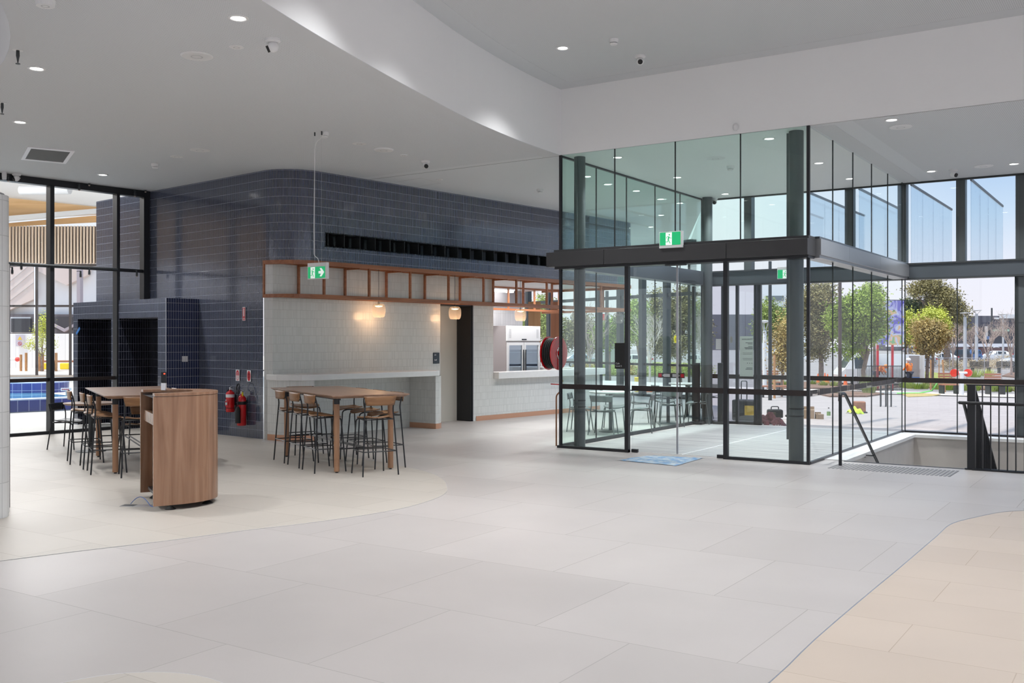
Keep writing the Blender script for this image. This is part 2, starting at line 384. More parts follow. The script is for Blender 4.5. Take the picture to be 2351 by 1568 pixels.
fillmesh('floor', [shell + [(8, 19.1), (8, -8)], hole], 0.0, M['floor'], label='pale grey large format floor tiles of the foyer')
z1 = [P(*q)[:2] for q in [(-60,1297),(0,1288.6),(187,1265),(374,1243),(561,1218.5),(702,1202),(842,1182.4),(936,1164.6),(997,1146),(1022,1133),(1027,1122.5),(1020,1104),(992,1087.4),(936,1073),(870,1061),(790,1047),(700,1032),(640,1021),(600,1013)]]
z1 = smooth_path([tuple(p) for p in z1], 3) + [kw2(-14.0, 10.03), kw2(-17.6, 10.03), kw2(-17.6, 3.0)]
z2c = P(250, 1640); z2 = arc(z2c[0], z2c[1], (P(255, 1549.7) - z2c).length, 0, 360, 48)[:-1]
z3 = [tuple(P(*q)[:2]) for q in [(1480,1800),(1769,1566),(1872,1468),(1997,1361),(2060,1309),(2149,1233),(2183,1204),(2239,1188.6),(2297,1177),(2351,1173)]]
z3 = smooth_path(z3, 3) + [(1.5, 11.0), (5, 10), (5, 1), (0, 1)]
for k, (nm, z, mt, lb) in enumerate((('floor', z1, 'floor2', 'warm beige tile island of the floor under the high tables'), ('floor', z2, 'floor2', 'round beige tile patch of the floor at the near left'), ('floor', z3, 'floor3', 'sand coloured tile area of the floor at the near right'))):
    m = MB(); m.prism(z, -0.02, 0.003); o = m.build(nm, M[mt]); struct(o, lb)
    rim = MB(); zz = [(p[0], p[1], 0.003) for p in z] + [(z[0][0], z[0][1], 0.003)]
    if k != 1: zz = zz[:(len(z) - 4 if k else len(z) - 2)]
    rim.tube(zz, 0.004 if k == 2 else 0.0015, 4); struct(rim.build('trim_%d' % (k + 1), M['alu'] if k == 2 else M['grey']), 'thin metal strip where two floor tiles meet')
# entrance mat
m = MB(); m.box(X0 + 0.12, X1 - 0.1, Y0 + 0.12, Y1 - 0.25, -0.02, 0.004)
matm, t, b, o_ = nodes('entrance_matting')
tc = t.nodes.new('ShaderNodeTexCoord'); mp = t.nodes.new('ShaderNodeMapping'); mp.inputs['Scale'].default_value = (0.25, 9, 1)
n = t.nodes.new('ShaderNodeTexNoise'); n.inputs['Scale'].default_value = 2.2; n.inputs['Detail'].default_value = 8; rr = t.nodes.new('ShaderNodeValToRGB')
rr.color_ramp.elements[0].position = .38; rr.color_ramp.elements[1].position = .62
rr.color_ramp.elements[0].color = (.22, .22, .22, 1); rr.color_ramp.elements[1].color = (.42, .42, .41, 1)
t.links.new(tc.outputs['Object'], mp.inputs[0]); t.links.new(mp.outputs[0], n.inputs['Vector']); t.links.new(n.outputs[0], rr.inputs[0]); t.links.new(rr.outputs[0], b.inputs['Base Color']); b.inputs['Roughness'].default_value = .6
tag(m.build('entrance_mat', matm), 'grey ribbed entrance matting covering the glass vestibule floor', 'mat')
m = MB(); m.box(-5.865, -5.845, Y0 + 0.12, Y1 - 0.25, 0.004, 0.008); struct(m.build('trim_4', M['lgrey']), 'pale joint strip in the entrance matting')
# ceilings
low_poly = shell[:-1] + [(-7.82, 19.1), (8, 19.1), (8, 13.27)] + cpath
v2 = arc(-12.64, -.89, 7.06, 0, 360, 96)[:-1]
v2 = [p for p in v2 if p[0] > -15.5 and p[1] > -5] + [(-15.5, -5)]
fillmesh('ceiling', [low_poly, v2], LOW, M['perf_lo'], label='lower white perforated ceiling')
fillmesh('ceiling', [[(8, 13.27)] + cpath + [(8, -8)]], HIGH, M['perf_hi'], label='raised white perforated ceiling above the foyer')
fillmesh('ceiling', [v2], 5.2, M['ceil'], label='raised round ceiling recess at the far left')
m = MB(); m.ribbon(v2 + v2[:1], LOW, 5.2); struct(m.build('trim_5', M['white'], smooth=True), 'curved white rim of the round ceiling recess')
m = MB(); m.ribbon(cpath, LOW, HIGH); m.ribbon([(p[0] - 0.12, p[1] + 0.02) for p in cpath], LOW, HIGH + .1)
struct(m.build('wall_curved', M['white'], smooth=True), 'curved white bulkhead below the raised ceiling')
m = MB(); m.box(-7.95, 8, 13.27, 13.42, LOW + .004, HIGH + .02); struct(m.build('wall_bulkhead', M['white']), 'long straight white bulkhead over the glass entrance box')
def strip(path, w0, w1, z, th=0.003):
    L, Rr = [], []
    for i, p in enumerate(path):
        a = path[max(i-1, 0)]; c = path[min(i+1, len(path)-1)]; d = Vector((c[0]-a[0], c[1]-a[1])).normalized(); nn = Vector((-d.y, d.x))
        L.append((p[0] + nn.x*w0, p[1] + nn.y*w0)); Rr.append((p[0] + nn.x*w1, p[1] + nn.y*w1))
    mm = MB()
    for i in range(len(path) - 1): mm.prism([L[i], L[i+1], Rr[i+1], Rr[i]], z - th, z)
    return mm
struct(strip(cpath, 0.0, -0.3, LOW).build('trim_6', M['ceil']), 'plain border of the lower ceiling along the curve')
struct(strip([(-7.80, 12.95)] + [p for p in cpath if p[1] < 12.9], 0.0, 0.3, HIGH).build('trim_7', M['ceil']), 'plain border of the raised ceiling along the curve')
struct(strip(v2 + v2[:1], 0.0, -0.13, LOW).build('trim_8', M['ceil']), 'plain border around the round ceiling recess')
m = MB(); m.box(-7.45, 8, 12.97, 13.27, HIGH - .003, HIGH); struct(m.build('trim_9', M['ceil']), 'plain border of the raised ceiling along the straight bulkhead')
m = MB(); m.box(X1 + .02, X1 + .3, 13.42, Y1, LOW - .003, LOW); struct(m.build('trim_19', M['ceil']), 'plain ceiling strip beside the glass box'); m = MB(); m.box(X0 + .02, X1 - .02, 13.28, Y1, LOW - .003, LOW); struct(m.build('trim_10', M['white']), 'smooth white ceiling panel over the glass box')
# stairwell
m = MB(); m.box(-3.70, -3.68, 13.93, 18.5, -3.2, -0.001); m.box(-3.68, 1.6, 18.5, 18.54, -3.2, -0.001); m.box(1.6, 1.64, 13.93, 18.5, -3.2, -0.001); m.box(-3.68, 1.6, 13.89, 13.93, -3.2, -0.03)
m.box(-3.7, 1.64, 13.9, 18.54, -3.25, -3.2)
struct(m.build('wall_stairwell', pmat('stairwell_render', (0.50, 0.46, 0.42), 0.6, var=0.05, vscale=3)), 'beige rendered walls of the sunken stairwell')
m = MB(); m.box(-3.95, -3.66, 13.95, 18.75, -0.04, 0.012); m.box(-3.66, 8, 18.48, 18.75, -0.04, 0.012)
struct(m.build('trim_11', M['stone']), 'white stone kerb around the stairwell')
m = MB(); m.box(-3.68, -2.05, 13.9, 13.935, -0.03, 0.006); m.box(-2.05, 1.6, 13.84, 13.95, -0.02, 0.02); struct(m.build('trim_12', M['black']), 'black edge strip at the head of the stairs')
m = MB()
for i in range(17): m.box(-3.68, -2.1, 13.93 + i*.28, 13.93 + (i+1)*.28 + .02, -0.17*(i+1) - .17, -0.17*(i+1))
struct(m.build('floor', M['stone']), 'flight of pale stairs going down along the glass box')

# ---------------------------------------------------------------- kiosk and blue walls (kiosk grid)
def kb(name, mb, mat, label=None, parent=None, **k):
    o = mb.build(name, mat, rz=-KA, **k) if parent is None else mb.build(name, mat, parent=parent, **k)
    if parent is None: struct(o, label)
    return o
UF, UW = -13.4, -13.88
left_arc = arc(-14.05, 10.70, 0.65, -90, 0, 14)
right_arc = arc(-14.05, 20.05, 0.65, 0, 90, 12)
blue_path = [(-19.8, 10.05)] + left_arc + right_arc + [(-17.6, 20.7), (-17.75, 20.7)]
def plen(path): return sum(math.hypot(b[0]-a[0], b[1]-a[1]) for a, b in zip(path[:-1], path[1:]))
m = MB(); m.ribbon([(-19.8, 10.05), (-14.05, 10.05)], 0.0, 3.02)
m.ribbon(blue_path, 3.02, 3.29); m.ribbon(blue_path, 3.50, LOW)
pa = [(-19.8, 10.05)] + left_arc + [(UF, 10.86)]; m.ribbon(pa, 3.29, 3.50)
m.ribbon([(UF, 17.6)] + right_arc + [(-17.75, 20.7)], 3.29, 3.50, s0=plen(pa) + 6.74)
kb('wall_blue', m, M['blue'], 'dark blue glazed stick tile wall with a rounded corner', smooth=True)
m = MB(); m.box(-13.72, -13.70, 10.86, 17.6, 3.27, 3.52); m.box(-13.7, UF, 10.86, 17.6, 3.27, 3.29); m.box(-13.7, UF, 10.86, 17.6, 3.50, 3.52); m.box(-13.7, UF, 10.84, 10.86, 3.27, 3.52)
vent = tag(m.build('slot_vent', pmat('vent_black', (0.004, 0.004, 0.005), 0.3), rz=-KA), 'long black slot vent recessed in the blue tile wall', 'vent')
for i in range(19):
    f = MB(); v = 10.93 + i * 0.36; f.box(-13.66, UF - .03, v, v + 0.012, 3.29, 3.50); f.build('fin', M['steel'], parent=vent)
# white tiled kiosk wall
m = MB(); m.ribbon([(-14.02, 10.045), (UW, 10.12), (UW, 14.14)], 0.0, 3.02); m.ribbon([(UW, 14.14), (UW, 15.07)], 2.40, 3.02, s0=4.1)
m.ribbon([(UW, 15.07), (UW, 15.74)], 0.0, 3.02, s0=5.03)
kr = arc(-14.43, 19.45, 0.55, 0, 90, 8)
m.ribbon([(UW, 15.74)] + kr + [(-17.4, 20.0)], 0.0, 0.86, s0=5.7)
m.ribbon([(UW - .02, 15.74), (UW - .3, 15.74)], 0.9, 3.02)
kb('wall_white', m, M['wtile'], 'white glazed stick tile wall of the kiosk', smooth=True)
door_u = iKu(1051, 900, v=15.07)[0]
m = MB(); m.box(door_u - .03, door_u, 13.0, 15.07, 0, 2.5); kb('wall_passage', m, pmat('passage_paint', (0.62, 0.58, 0.52), 0.6), 'beige wall inside the kiosk passage')
m = MB(); m.box(door_u, UW - .005, 15.04, 15.07, 0, 2.40); m.box(UW - .03, UW + .012, 15.07, 15.10, 0, 2.42); m.box(door_u, UW - .005, 14.12, 15.07, 2.375, 2.41); kb('door_1', m, M['black'], 'black reveal of the staff passage opening')
m = MB(); m.box(door_u, UW - .005, 13.0, 13.02, 0, 2.5); m.box(door_u, UW - .02, 13.0, 15.07, 2.5, 2.52); kb('wall_passage_end', m, M['white'], 'inner end of the kiosk passage')
m = MB(); m.prism([(p[0], p[1]) for p in left_arc + right_arc] + [(-17.6, 20.7), (-17.6, 10.2)], 3.0, 3.02)
kb('ceiling', m, M['soffit'], 'copper toned soffit of the kiosk')
m = MB(); m.box(-17.5, -13.95, 15.2, 20.0, 2.985, 2.998); kb('ceiling', m, M['ceil'], 'grey ceiling inside the kiosk')
m = MB(); m.box(-16.9, -16.75, 16.3, 19.8, 2.93, 2.985); tag(m.build('strip_light', M['led'], rz=-KA), 'long white strip light on the kiosk ceiling', 'light')
l_ = bpy.data.lights.new('strip_lamp', 'AREA'); l_.shape = 'RECTANGLE'; l_.size = .15; l_.size_y = 3.4; l_.energy = 50; lo_ = bpy.data.objects.new('strip_lamp', l_); COL.objects.link(lo_); lo_.location = KW(-15.2, 18.0, 2.92); lo_.rotation_euler.z = -KA
wv = iKu(1200, 700, u=-17.2)[1]
wtex = tilemat('white_wave_tile', (0.72, 0.71, 0.72), (0.8, 0.79, 0.8), (0.6, 0.6, 0.6), 0.1, 0.3, 0.004, 0.25, uv=True, bump=0.6, wob=0.5)
m = MB(); m.ribbon([(-17.2, 15.1), (-17.2, wv)], 0, 2.6); kb('wall_kiosk_back', m, wtex, 'white wavy tile wall behind the kiosk fridge')
m = MB(); m.box(-17.25, -17.1, 15.1, wv, 2.6, 2.985); kb('trim_13', m, pmat('kiosk_bulkhead', (0.33, 0.32, 0.34), 0.5), 'grey bulkhead above the wavy kiosk tiles')
m = MB(); m.ribbon([(-17.2, 15.12), (UW, 15.12)], 0, 3.0); kb('wall_kiosk_side', m, M['white'], 'side wall inside the kiosk')
# bench under the pendants
bo = [(UW + .005, 9.98), (-13.6, 9.99), (-13.38, 10.06), (-13.22, 10.22), (-13.15, 10.42), (-13.13, 10.7), (-13.13, 13.2)] + arc(-13.4, 13.25, .27, 0, 70, 5)[1:] + [(-13.5, 13.62), (UW + .005, 13.80)]
m = MB(); m.prism(bo, 1.0, 1.10); bench = m.build('wall_bench', M['stone'], rz=-KA, bevel=.012)
tag(bench, 'long white stone bar top fixed along the kiosk wall', 'bar top')
pl = [(UW + .005, 10.01), (-13.6, 10.03), (-13.4, 10.10), (-13.26, 10.24), (-13.19, 10.45), (UW + .005, 10.45)]
ep = [(UW + .005, 13.29), (-13.19, 13.31), (-13.20, 13.42), (-13.27, 13.54), (-13.4, 13.66), (-13.6, 13.76), (UW + .005, 13.78)]
for nm, poly, lb in (('bench_plinth', pl, 'curved white tiled plinth under the left end of the bar top'), ('bench_end_panel', ep, 'rounded white tiled end panel under the right end of the bar top')):
    m = MB(); m.ribbon(poly, 0.10, 1.0); tg = m.build(nm, M['wtile'], rz=-KA, smooth=True); tag(tg, lb, 'bar support')
    c = MB(); c.ribbon([(p[0] + (.004 if p[0] > UW + .1 else 0), p[1] + (-.004 if nm == 'bench_plinth' else .004)) for p in poly], 0, 0.10); c.build('skirting', M['copper'], parent=tg)
m = MB(); m.ribbon([(UW + .012, 15.19), (UW + .012, 19.45)] + arc(-14.43, 19.45, 0.562, 0, 90, 8) + [(-17.4, 20.012)], 0, 0.10); kb('baseboard_right', m, M['copper'], 'copper skirting along the kiosk serving wall')
co = [(UW - .25, 15.76), (-13.74, 15.76), (-13.74, 19.45)] + arc(-14.43, 19.45, .69, 0, 90, 8) + [(-17.4, 20.14), (-17.4, 19.55), (-14.5, 19.5), (-14.3, 19.3)]
m = MB(); m.prism(co, 0.86, 1.0); tag(m.build('serving_counter', M['stone'], rz=-KA, bevel=.008), 'white stone serving counter of the kiosk window', 'counter')
m = MB(); m.box(-15.45, -14.2, 15.2, 15.8, 0.0, 0.98); tag(m.build('back_bench_cabinet', M['grey'], rz=-KA), 'grey cabinet standing inside the kiosk window', 'cabinet')
# hanging timber frame
fr = thing('hanging_shelf', 'reddish timber frame hanging below the blue tiles around the kiosk', 'shelf', (0,0,0), -KA)
def railpath(off): return [(-14.05, 10.05 + off)] + arc(-14.05, 10.70, 0.65 - off, -90, 0, 12)[1:] + arc(-14.05, 20.05, .65 - off, 0, 90, 10) + [(-16.5, 20.7 - off)]
for zc, hh, lb in ((2.985, .07, 'top_rail'), (2.42, .06, 'bottom_rail')):
    m = MB(); pth = railpath(.0)
    for a, b in zip(pth[:-1], pth[1:]):
        dx, dy = b[0]-a[0], b[1]-a[1]; l = math.hypot(dx, dy); nx, ny = dy/l*.045, -dx/l*.045
        m.prism([(a[0]+nx*.3, a[1]+ny*.3), (b[0]+nx*.3, b[1]+ny*.3), (b[0]-nx, b[1]-ny), (a[0]-nx, a[1]-ny)], zc - hh/2, zc + hh/2)
    m.build(lb, M['timber'], parent=fr)
    m = MB(); m.box(-13.86, -13.81, 10.1, 20.0, zc - .025, zc + .025); m.build('back_rail', M['timber'], parent=fr)
for v in (10.84, 11.86, 12.87, 13.90, 14.92, 15.95, 16.98, 18.0, 19.02, 20.04):
    m = MB(); m.box(UF - .04, UF, v - .018, v + .018, 2.44, 2.96); m.build('post', M['timber'], parent=fr)
for v in (10.62, 11.65, 12.65, 13.66, 14.66, 15.68, 16.67, 17.69, 18.7, 19.7):
    m = MB(); m.box(-13.85, -13.81, v - .018, v + .018, 2.44, 2.96); m.build('post', M['timber'], parent=fr)
    m = MB(); m.box(-13.82, UF - .02, v - .015, v + .015, 2.93, 2.97); m.build('cross_bar', M['timber'], parent=fr); m = MB(); m.box(-13.82, UF - .02, v - .015, v + .015, 2.40, 2.44); m.build('cross_bar', M['timber'], parent=fr)
m = MB(); m.box(-14.04, -14.0, 10.03, 10.07, 2.44, 2.96); m.build('post', M['timber'], parent=fr)
m = MB(); m.box(-15.6, -15.55, 15.8, 20.4, 2.40, 2.45); m.box(-15.6, -15.55, 15.8, 20.4, 2.93, 2.97)
for v in (17.2, 18.2, 19.2, 20.2): m.box(-15.6, -15.56, v, v + .035, 2.4, 2.97)
m.build('inner_rail', M['timber'], parent=fr)
# tiled portal box at the far left
m = MB(); VB = 9.40
m.ribbon([(-19.45, VB), (-19.27, VB)], 0, 2.42); m.ribbon([(-19.27, VB), (-17.94, VB)], 2.09, 2.42); m.ribbon([(-17.94, VB), (-17.65, VB)], 0, 2.42)
m.ribbon([(-17.65, VB), (-16.28, VB)], 2.08, 2.42); m.ribbon([(-16.28, VB), (-16.02, VB)], 0, 2.42)
m.add([(-19.45,VB,2.42),(-16.0,VB,2.42),(-16.0,10.05,2.42),(-19.45,10.05,2.42)], [(0,1,2,3)], [[(0,0),(3.4,0),(3.4,.65),(0,.65)]])
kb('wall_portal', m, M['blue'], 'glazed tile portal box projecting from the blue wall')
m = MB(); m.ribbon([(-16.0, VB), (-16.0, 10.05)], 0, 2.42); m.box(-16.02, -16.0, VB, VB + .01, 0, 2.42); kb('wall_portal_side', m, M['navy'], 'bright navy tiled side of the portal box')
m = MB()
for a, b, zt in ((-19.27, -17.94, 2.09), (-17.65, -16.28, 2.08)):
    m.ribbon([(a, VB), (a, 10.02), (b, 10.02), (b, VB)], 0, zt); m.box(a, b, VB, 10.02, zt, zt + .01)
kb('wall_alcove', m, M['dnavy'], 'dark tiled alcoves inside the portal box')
m = MB(); m.bar((-19.31, VB - .006, 1.80), (-19.17, VB - .006, 1.92), .008, .05); o = m.build('tape', pmat('blue_tape', (.02, .2, .6), .5), rz=-KA); tag(o, 'strip of blue tape on the portal tiles outside the glass', 'tape')
# ---------------------------------------------------------------- left glass wall (kiosk grid)
gw = sroot('window_1', 'black framed glass wall towards the pool hall')
m = MB(); U = -17.75
m.box(U - .08, U + .08, -2, 10.2, 4.42, LOW); m.build('head_frame', M['black'], parent=gw)
m = MB(); m.box(U - .05, U + .05, -2, 9.36, 0, .055); m.build('sill_frame', M['black'], parent=gw)
for v, z0_, w_ in ((8.16, 0, .075), (9.40, 0, .06), (9.975, 2.43, .12), (6.9, 0, .07), (5.6, 0, .07), (4.3, 0, .07)):
    m = MB(); m.box(U - .08, U + .08, v - w_/2, v + w_/2, z0_, LOW - .1); m.build('mullion', M['black'], parent=gw)
m = MB(); m.box(U - .03, U + .03, -2, 10.1, 2.97, 3.03); m.build('transom', M['black'], parent=gw)
m = MB(); m.box(U - .012, U + .012, -2, 9.39, .935, 1.0); m.build('safety_band', M['film'], parent=gw)
for a, b, z0_ in ((-2, 4.3, .05), (4.3, 5.6, .05), (5.6, 6.9, .05), (6.9, 8.13, .05), (8.19, 9.38, .05), (9.42, 9.92, 2.45)):
    m = MB(); m.box(U - .006, U + .006, a, b, z0_, 4.42); m.build('pane', M['glass_f'], parent=gw)
pr = thing('curtain_rail', 'dark round rail running along the glass wall transom', 'rail', (0,0,0), -KA)
m = MB(); m.tube([(-17.62, 5.0, 3.0), (-17.62, 9.35, 3.0)], .022, 8); m.build('rail', M['steel'], parent=pr)
for v in (5.4, 6.9, 8.3, 9.3):
    m = MB(); m.bar((-17.62, v, 3.0), (-17.7, v, 3.0), .02, .02); m.build('bracket', M['steel'], parent=pr)
# left rounded tiled column at the picture edge
cc = [tuple(P(12, 1189)[:2])]; q = Vector(cc[0])
lf = lambda l, d: (q.x + RT[0]*l + FW[0]*d, q.y + RT[1]*l + FW[1]*d)
base = [lf(-1.2, -1.1), lf(-.5, -.5), lf(-.16, -.22), lf(-.03, -.08), lf(0, .01), lf(-.012, .09)]
wt = smooth_path(base, 4)
m = MB(); m.ribbon(wt, 0, 3.02); m.prism([lf(-1.2, -1.05), lf(-.5, -.46), lf(-.16, -.2), lf(-.03, 0), lf(-.02, .085), lf(-1.2, .085)], 0, 3.0)
struct(m.build('wall_left', tilemat('white_tall_tile', (0.68, 0.68, 0.67), (0.74, 0.74, 0.73), (0.55, 0.55, 0.54), 0.10, 0.33, 0.004, 0.3), smooth=True), 'white rounded tiled wall at the left edge')
q2 = P(20, 1176); m = MB(); m.cb((q2.x - RT[0]*.06, q2.y - RT[1]*.06, 1.2), (.12, .03, 2.40), CA); struct(m.build('trim_14', M['lgrey']), 'white upright trim behind the rounded tiled wall')
q3 = P(22, 1166); m = MB(); m.cb((q3.x - RT[0]*.05, q3.y - RT[1]*.05, 1.2), (.10, .02, 2.4), CA); struct(m.build('trim_15', M['black']), 'black upright edge behind the rounded tiled wall')
q4 = D(-40, 455, 9.3); m = MB(); m.sphere((q4.x, q4.y, 3.02), .20, 1, 1, .3, 16, 8); tag(m.build('dome_lid', M['steel'], smooth=True), 'dark domed top on the rounded white wall at the left edge', 'lid')

# ================================================================ GLASS ENTRANCE BOX
ab = sroot('window_2', 'front glazing of the glass entrance box', False)
def gpane(par, x0, x1, y0, y1, z0, z1, mat='glass', name='pane'):
    m = MB(); m.box(x0, x1, y0, y1, z0, z1); return m.build(name, M[mat], parent=par)
def jb(par, x0, x1, y0, y1, z0, z1, mat='silicone', name='joint', bevel=0):
    m = MB(); m.box(x0, x1, y0, y1, z0, z1); return m.build(name, M[mat], parent=par, bevel=bevel)
ym = Y0
xs_u = [X0, -6.88, -5.9, -4.92, X1]
for a, b in zip(xs_u[:-1], xs_u[1:]): gpane(ab, a + .006, b - .006, ym - .006, ym + .006, 3.06, LOW, 'glass_g')
for x in xs_u[1:-1]: jb(ab, x - .007, x + .007, ym - .009, ym + .009, 3.06, LOW)
jb(ab, X0 - .02, X0 + .02, ym - .02, ym + .02, 0, LOW, 'black', 'corner_post'); jb(ab, X1 - .025, X1 + .015, ym - .02, ym + .02, 0, LOW, 'black', 'corner_post')
gpane(ab, X0 + .02, -6.70, ym - .006, ym + .006, .03, 2.78); gpane(ab, -5.10, X1 - .03, ym - .006, ym + .006, .03, 2.78)
jb(ab, X0 - .05, -6.64, ym - .03, ym + .03, 0, .04, 'black', 'sill'); jb(ab, -5.16, X1 + .02, ym - .03, ym + .03, 0, .04, 'black', 'sill')
jb(ab, -6.70, -6.64, ym - .035, ym + .035, 0, 2.78, 'black', 'door_jamb'); jb(ab, -5.16, -5.10, ym - .035, ym + .035, 0, 2.78, 'black', 'door_jamb')
jb(ab, X0 + .02, -6.70, ym - .012, ym - .007, .916, .993, 'film', 'safety_band'); jb(ab, -5.10, X1 - .02, ym - .012, ym - .007, .916, .993, 'film', 'safety_band')
dr = sroot('door_2', 'sliding glass entrance doors of the inner front', False)
for a, b in ((-6.62, -5.895), (-5.885, -5.18)):
    lf = gpane(dr, a, b, ym + .045, ym + .055, .02, 2.76, 'glass_d', 'door_leaf')
    m = MB(); m.box(a, b, ym + .040, ym + .0445, .916, .993); m.build('safety_band', M['film'], parent=lf)
    e_ = b if a < -6 else a
    m = MB(); m.box(e_ - .008, e_ + .008, ym + .042, ym + .058, .02, 2.76); m.build('edge_seal', M['alu'], parent=lf)
    e2 = a if a < -6 else b
    m = MB(); m.box(min(e2, e2 + (.10 if a < -6 else -.10)), max(e2, e2 + (.10 if a < -6 else -.10)), ym + .03, ym + .07, .003, .05); m.build('floor_guide', M['black'], parent=lf)
hb = sroot('trim_16', 'charcoal header band around the entrance box', False)
jb(hb, -7.97, -6.97, 13.08, 13.45, 2.80, 3.02, 'beam', 'cladding', .004); jb(hb, -6.965, -5.06, 13.08, 13.45, 2.80, 3.02, 'beam', 'cladding', .004); jb(hb, -5.055, -3.93, 13.08, 13.45, 2.80, 3.02, 'beam', 'cladding', .004)
jb(hb, -7.86, -3.93, 13.13, 13.42, 3.02, 3.06, 'beam', 'cap'); jb(hb, -7.86, -3.94, 13.15, 13.42, 2.765, 2.80, 'black', 'track')
for a, b in ((13.46, 14.9), (14.905, 16.8), (16.805, 19.0)): jb(hb, -4.14, -3.86, a, b, 2.82, 3.04, 'side_alu', 'side_cladding', .004)
jb(hb, -4.12, -3.88, 13.46, 19.0, 2.78, 2.82, 'side_alu', 'side_cap'); jb(hb, -4.12, -3.88, 13.46, 19.0, 3.04, 3.07, 'beam_s', 'side_cap')
jb(hb, -7.95, -7.69, 13.46, 19.0, 2.78, 3.05, 'beam_s', 'side_cladding')
# sides
sd = sroot('window_3', 'right side glazing of the entrance box', False)
ys = [Y0, 14.42, 15.52, 16.68, 17.81, 18.93]
for a, b in zip(ys[:-1], ys[1:]):
    gpane(sd, X1 - .006, X1 + .006, a + .03, b - .006, .03, 2.78, 'glass_s'); gpane(sd, X1 - .006, X1 + .006, a + .03, b - .006, 3.07, LOW, 'glass_s')
for y in ys[1:]: jb(sd, X1 - .008, X1 + .008, y - .007, y + .007, .03, 2.78); jb(sd, X1 - .008, X1 + .008, y - .007, y + .007, 3.07, LOW)
jb(sd, X1 - .02, X1 + .02, Y0, 19, 0, .035, 'black', 'sill')
bandm = MB(); y = Y0 + .05; r2 = random.Random(3)
while y < 18.8:
    l = r2.choice((.05, .09, .22, .35)); bandm.box(X1 + .007, X1 + .009, y, min(18.9, y + l), .915 if r2.random() < .8 else .94, .992); y += l + r2.choice((.012, .02, .03))
bandm.build('patterned_band', M['film'], parent=sd)
jb(sd, X1 + .0065, X1 + .0075, Y0 + .03, 18.9, .905, .995, 'smoke', 'band_film')
sl = sroot('window_4', 'left side glazing of the entrance box', False)
for a, b in zip(ys[:-1], ys[1:]):
    gpane(sl, X0 - .006, X0 + .006, a + .03, b - .006, .03, 2.78, 'glass_g'); gpane(sl, X0 - .006, X0 + .006, a + .03, b - .006, 3.05, LOW, 'glass_g')
for y in ys[1:]: jb(sl, X0 - .008, X0 + .008, y - .007, y + .007, .03, LOW)
jb(sl, X0 - .02, X0 + .02, Y0, 19, 0, .06, 'steel', 'sill'); jb(sl, X0 - .02, X0 + .02, Y0 + .03, 19, LOW - .03, LOW, 'black', 'head')
# round columns
for (px, y, r, lb) in ((1331, 13.55, .088, 'round charcoal steel column inside the left front corner of the glass box'), (1828, 13.52, .10, 'round charcoal steel column inside the right front corner of the glass box'), (1624, 18.75, .10, 'round charcoal steel column at the back left of the glass box')):
    p = iA(px, 784, y=y); c = thing('steel_column', lb, 'column', (p.x, p.y, 0))
    m = MB(); m.cyl((0, 0), r, 0.004, LOW, 28); m.build('shaft', M['col'], parent=c, smooth=True)
    m = MB(); m.box(-.02, .02, -r - .03, -r + .01, .004, LOW - .02) if px == 1331 else m.box(-r - .03, -r + .005, -.015, .015, .3, LOW - .02); m.build('conduit', M['col'], parent=c)
    if y < 14:
        m = MB(); m.lathe([(r + .003, .62), (r + .005, .625), (r + .005, .635), (r + .003, .64)]); m.lathe([(r + .003, .72), (r + .005, .725), (r + .005, .735), (r + .003, .74)]); m.build('strap', M['black'], parent=c)
# back wall of the box and the facade
fc = sroot('window_5', 'tall street facade glazing', False)
cols = [-6.92, -4.95, -4.0, -3.01, -2.06, -1.1, -.1, .9, 1.9, 3.0]
jb(fc, X0, 8, Y1 - .05, Y1 + .12, 2.80, 3.04, 'beam_s', 'spandrel', .004); jb(fc, X0, 8, Y1 - .08, Y1 + .12, 2.77, 2.80, 'steel', 'spandrel_edge'); jb(fc, X0, 8, Y1 - .08, Y1 + .12, 3.04, 3.07, 'steel', 'spandrel_edge')
jb(fc, X1 + .02, 8, Y1 - .03, Y1 + .03, 0, .03, 'black', 'sill'); jb(fc, X0, 8, Y1 - .03, Y1 + .03, LOW - .03, LOW, 'silicone', 'head')
for x in cols: jb(fc, x - .075, x + .075, Y1 + .02, Y1 + .22, 3.07, LOW, 'col', 'column_fin')
xb = [X0] + cols[:] + [8]
for a, b in zip(xb[:-1], xb[1:]): gpane(fc, a, b - .01, Y1 - .006, Y1 + .006, 3.07, LOW, 'glass_f')
xl = [X1 + .03, -3.06, -2.13, -1.2, -.2, .8, 1.8, 2.8, 8]
for a, b in zip(xl[:-1], xl[1:]): gpane(fc, a + .008, b - .008, Y1 - .006, Y1 + .006, .03, 2.77, 'glass_f')
for x in xl[:-1]: jb(fc, x - .008, x + .008, Y1 - .01, Y1 + .01, .03, 2.77)
jb(fc, -2.15, -1.98, Y1 + .03, Y1 + .2, 0.0, 2.77, 'col', 'column_fin')
jb(fc, -5.4, 8, Y1 - .013, Y1 - .008, .905, .99, 'film', 'safety_band'); jb(fc, -7.7, -6.5, Y1 - .013, Y1 - .008, .905, .99, 'film', 'safety_band')
jb(fc, -6.5, -5.4, Y1 - .013, Y1 - .008, .905, .99, 'film', 'safety_band')
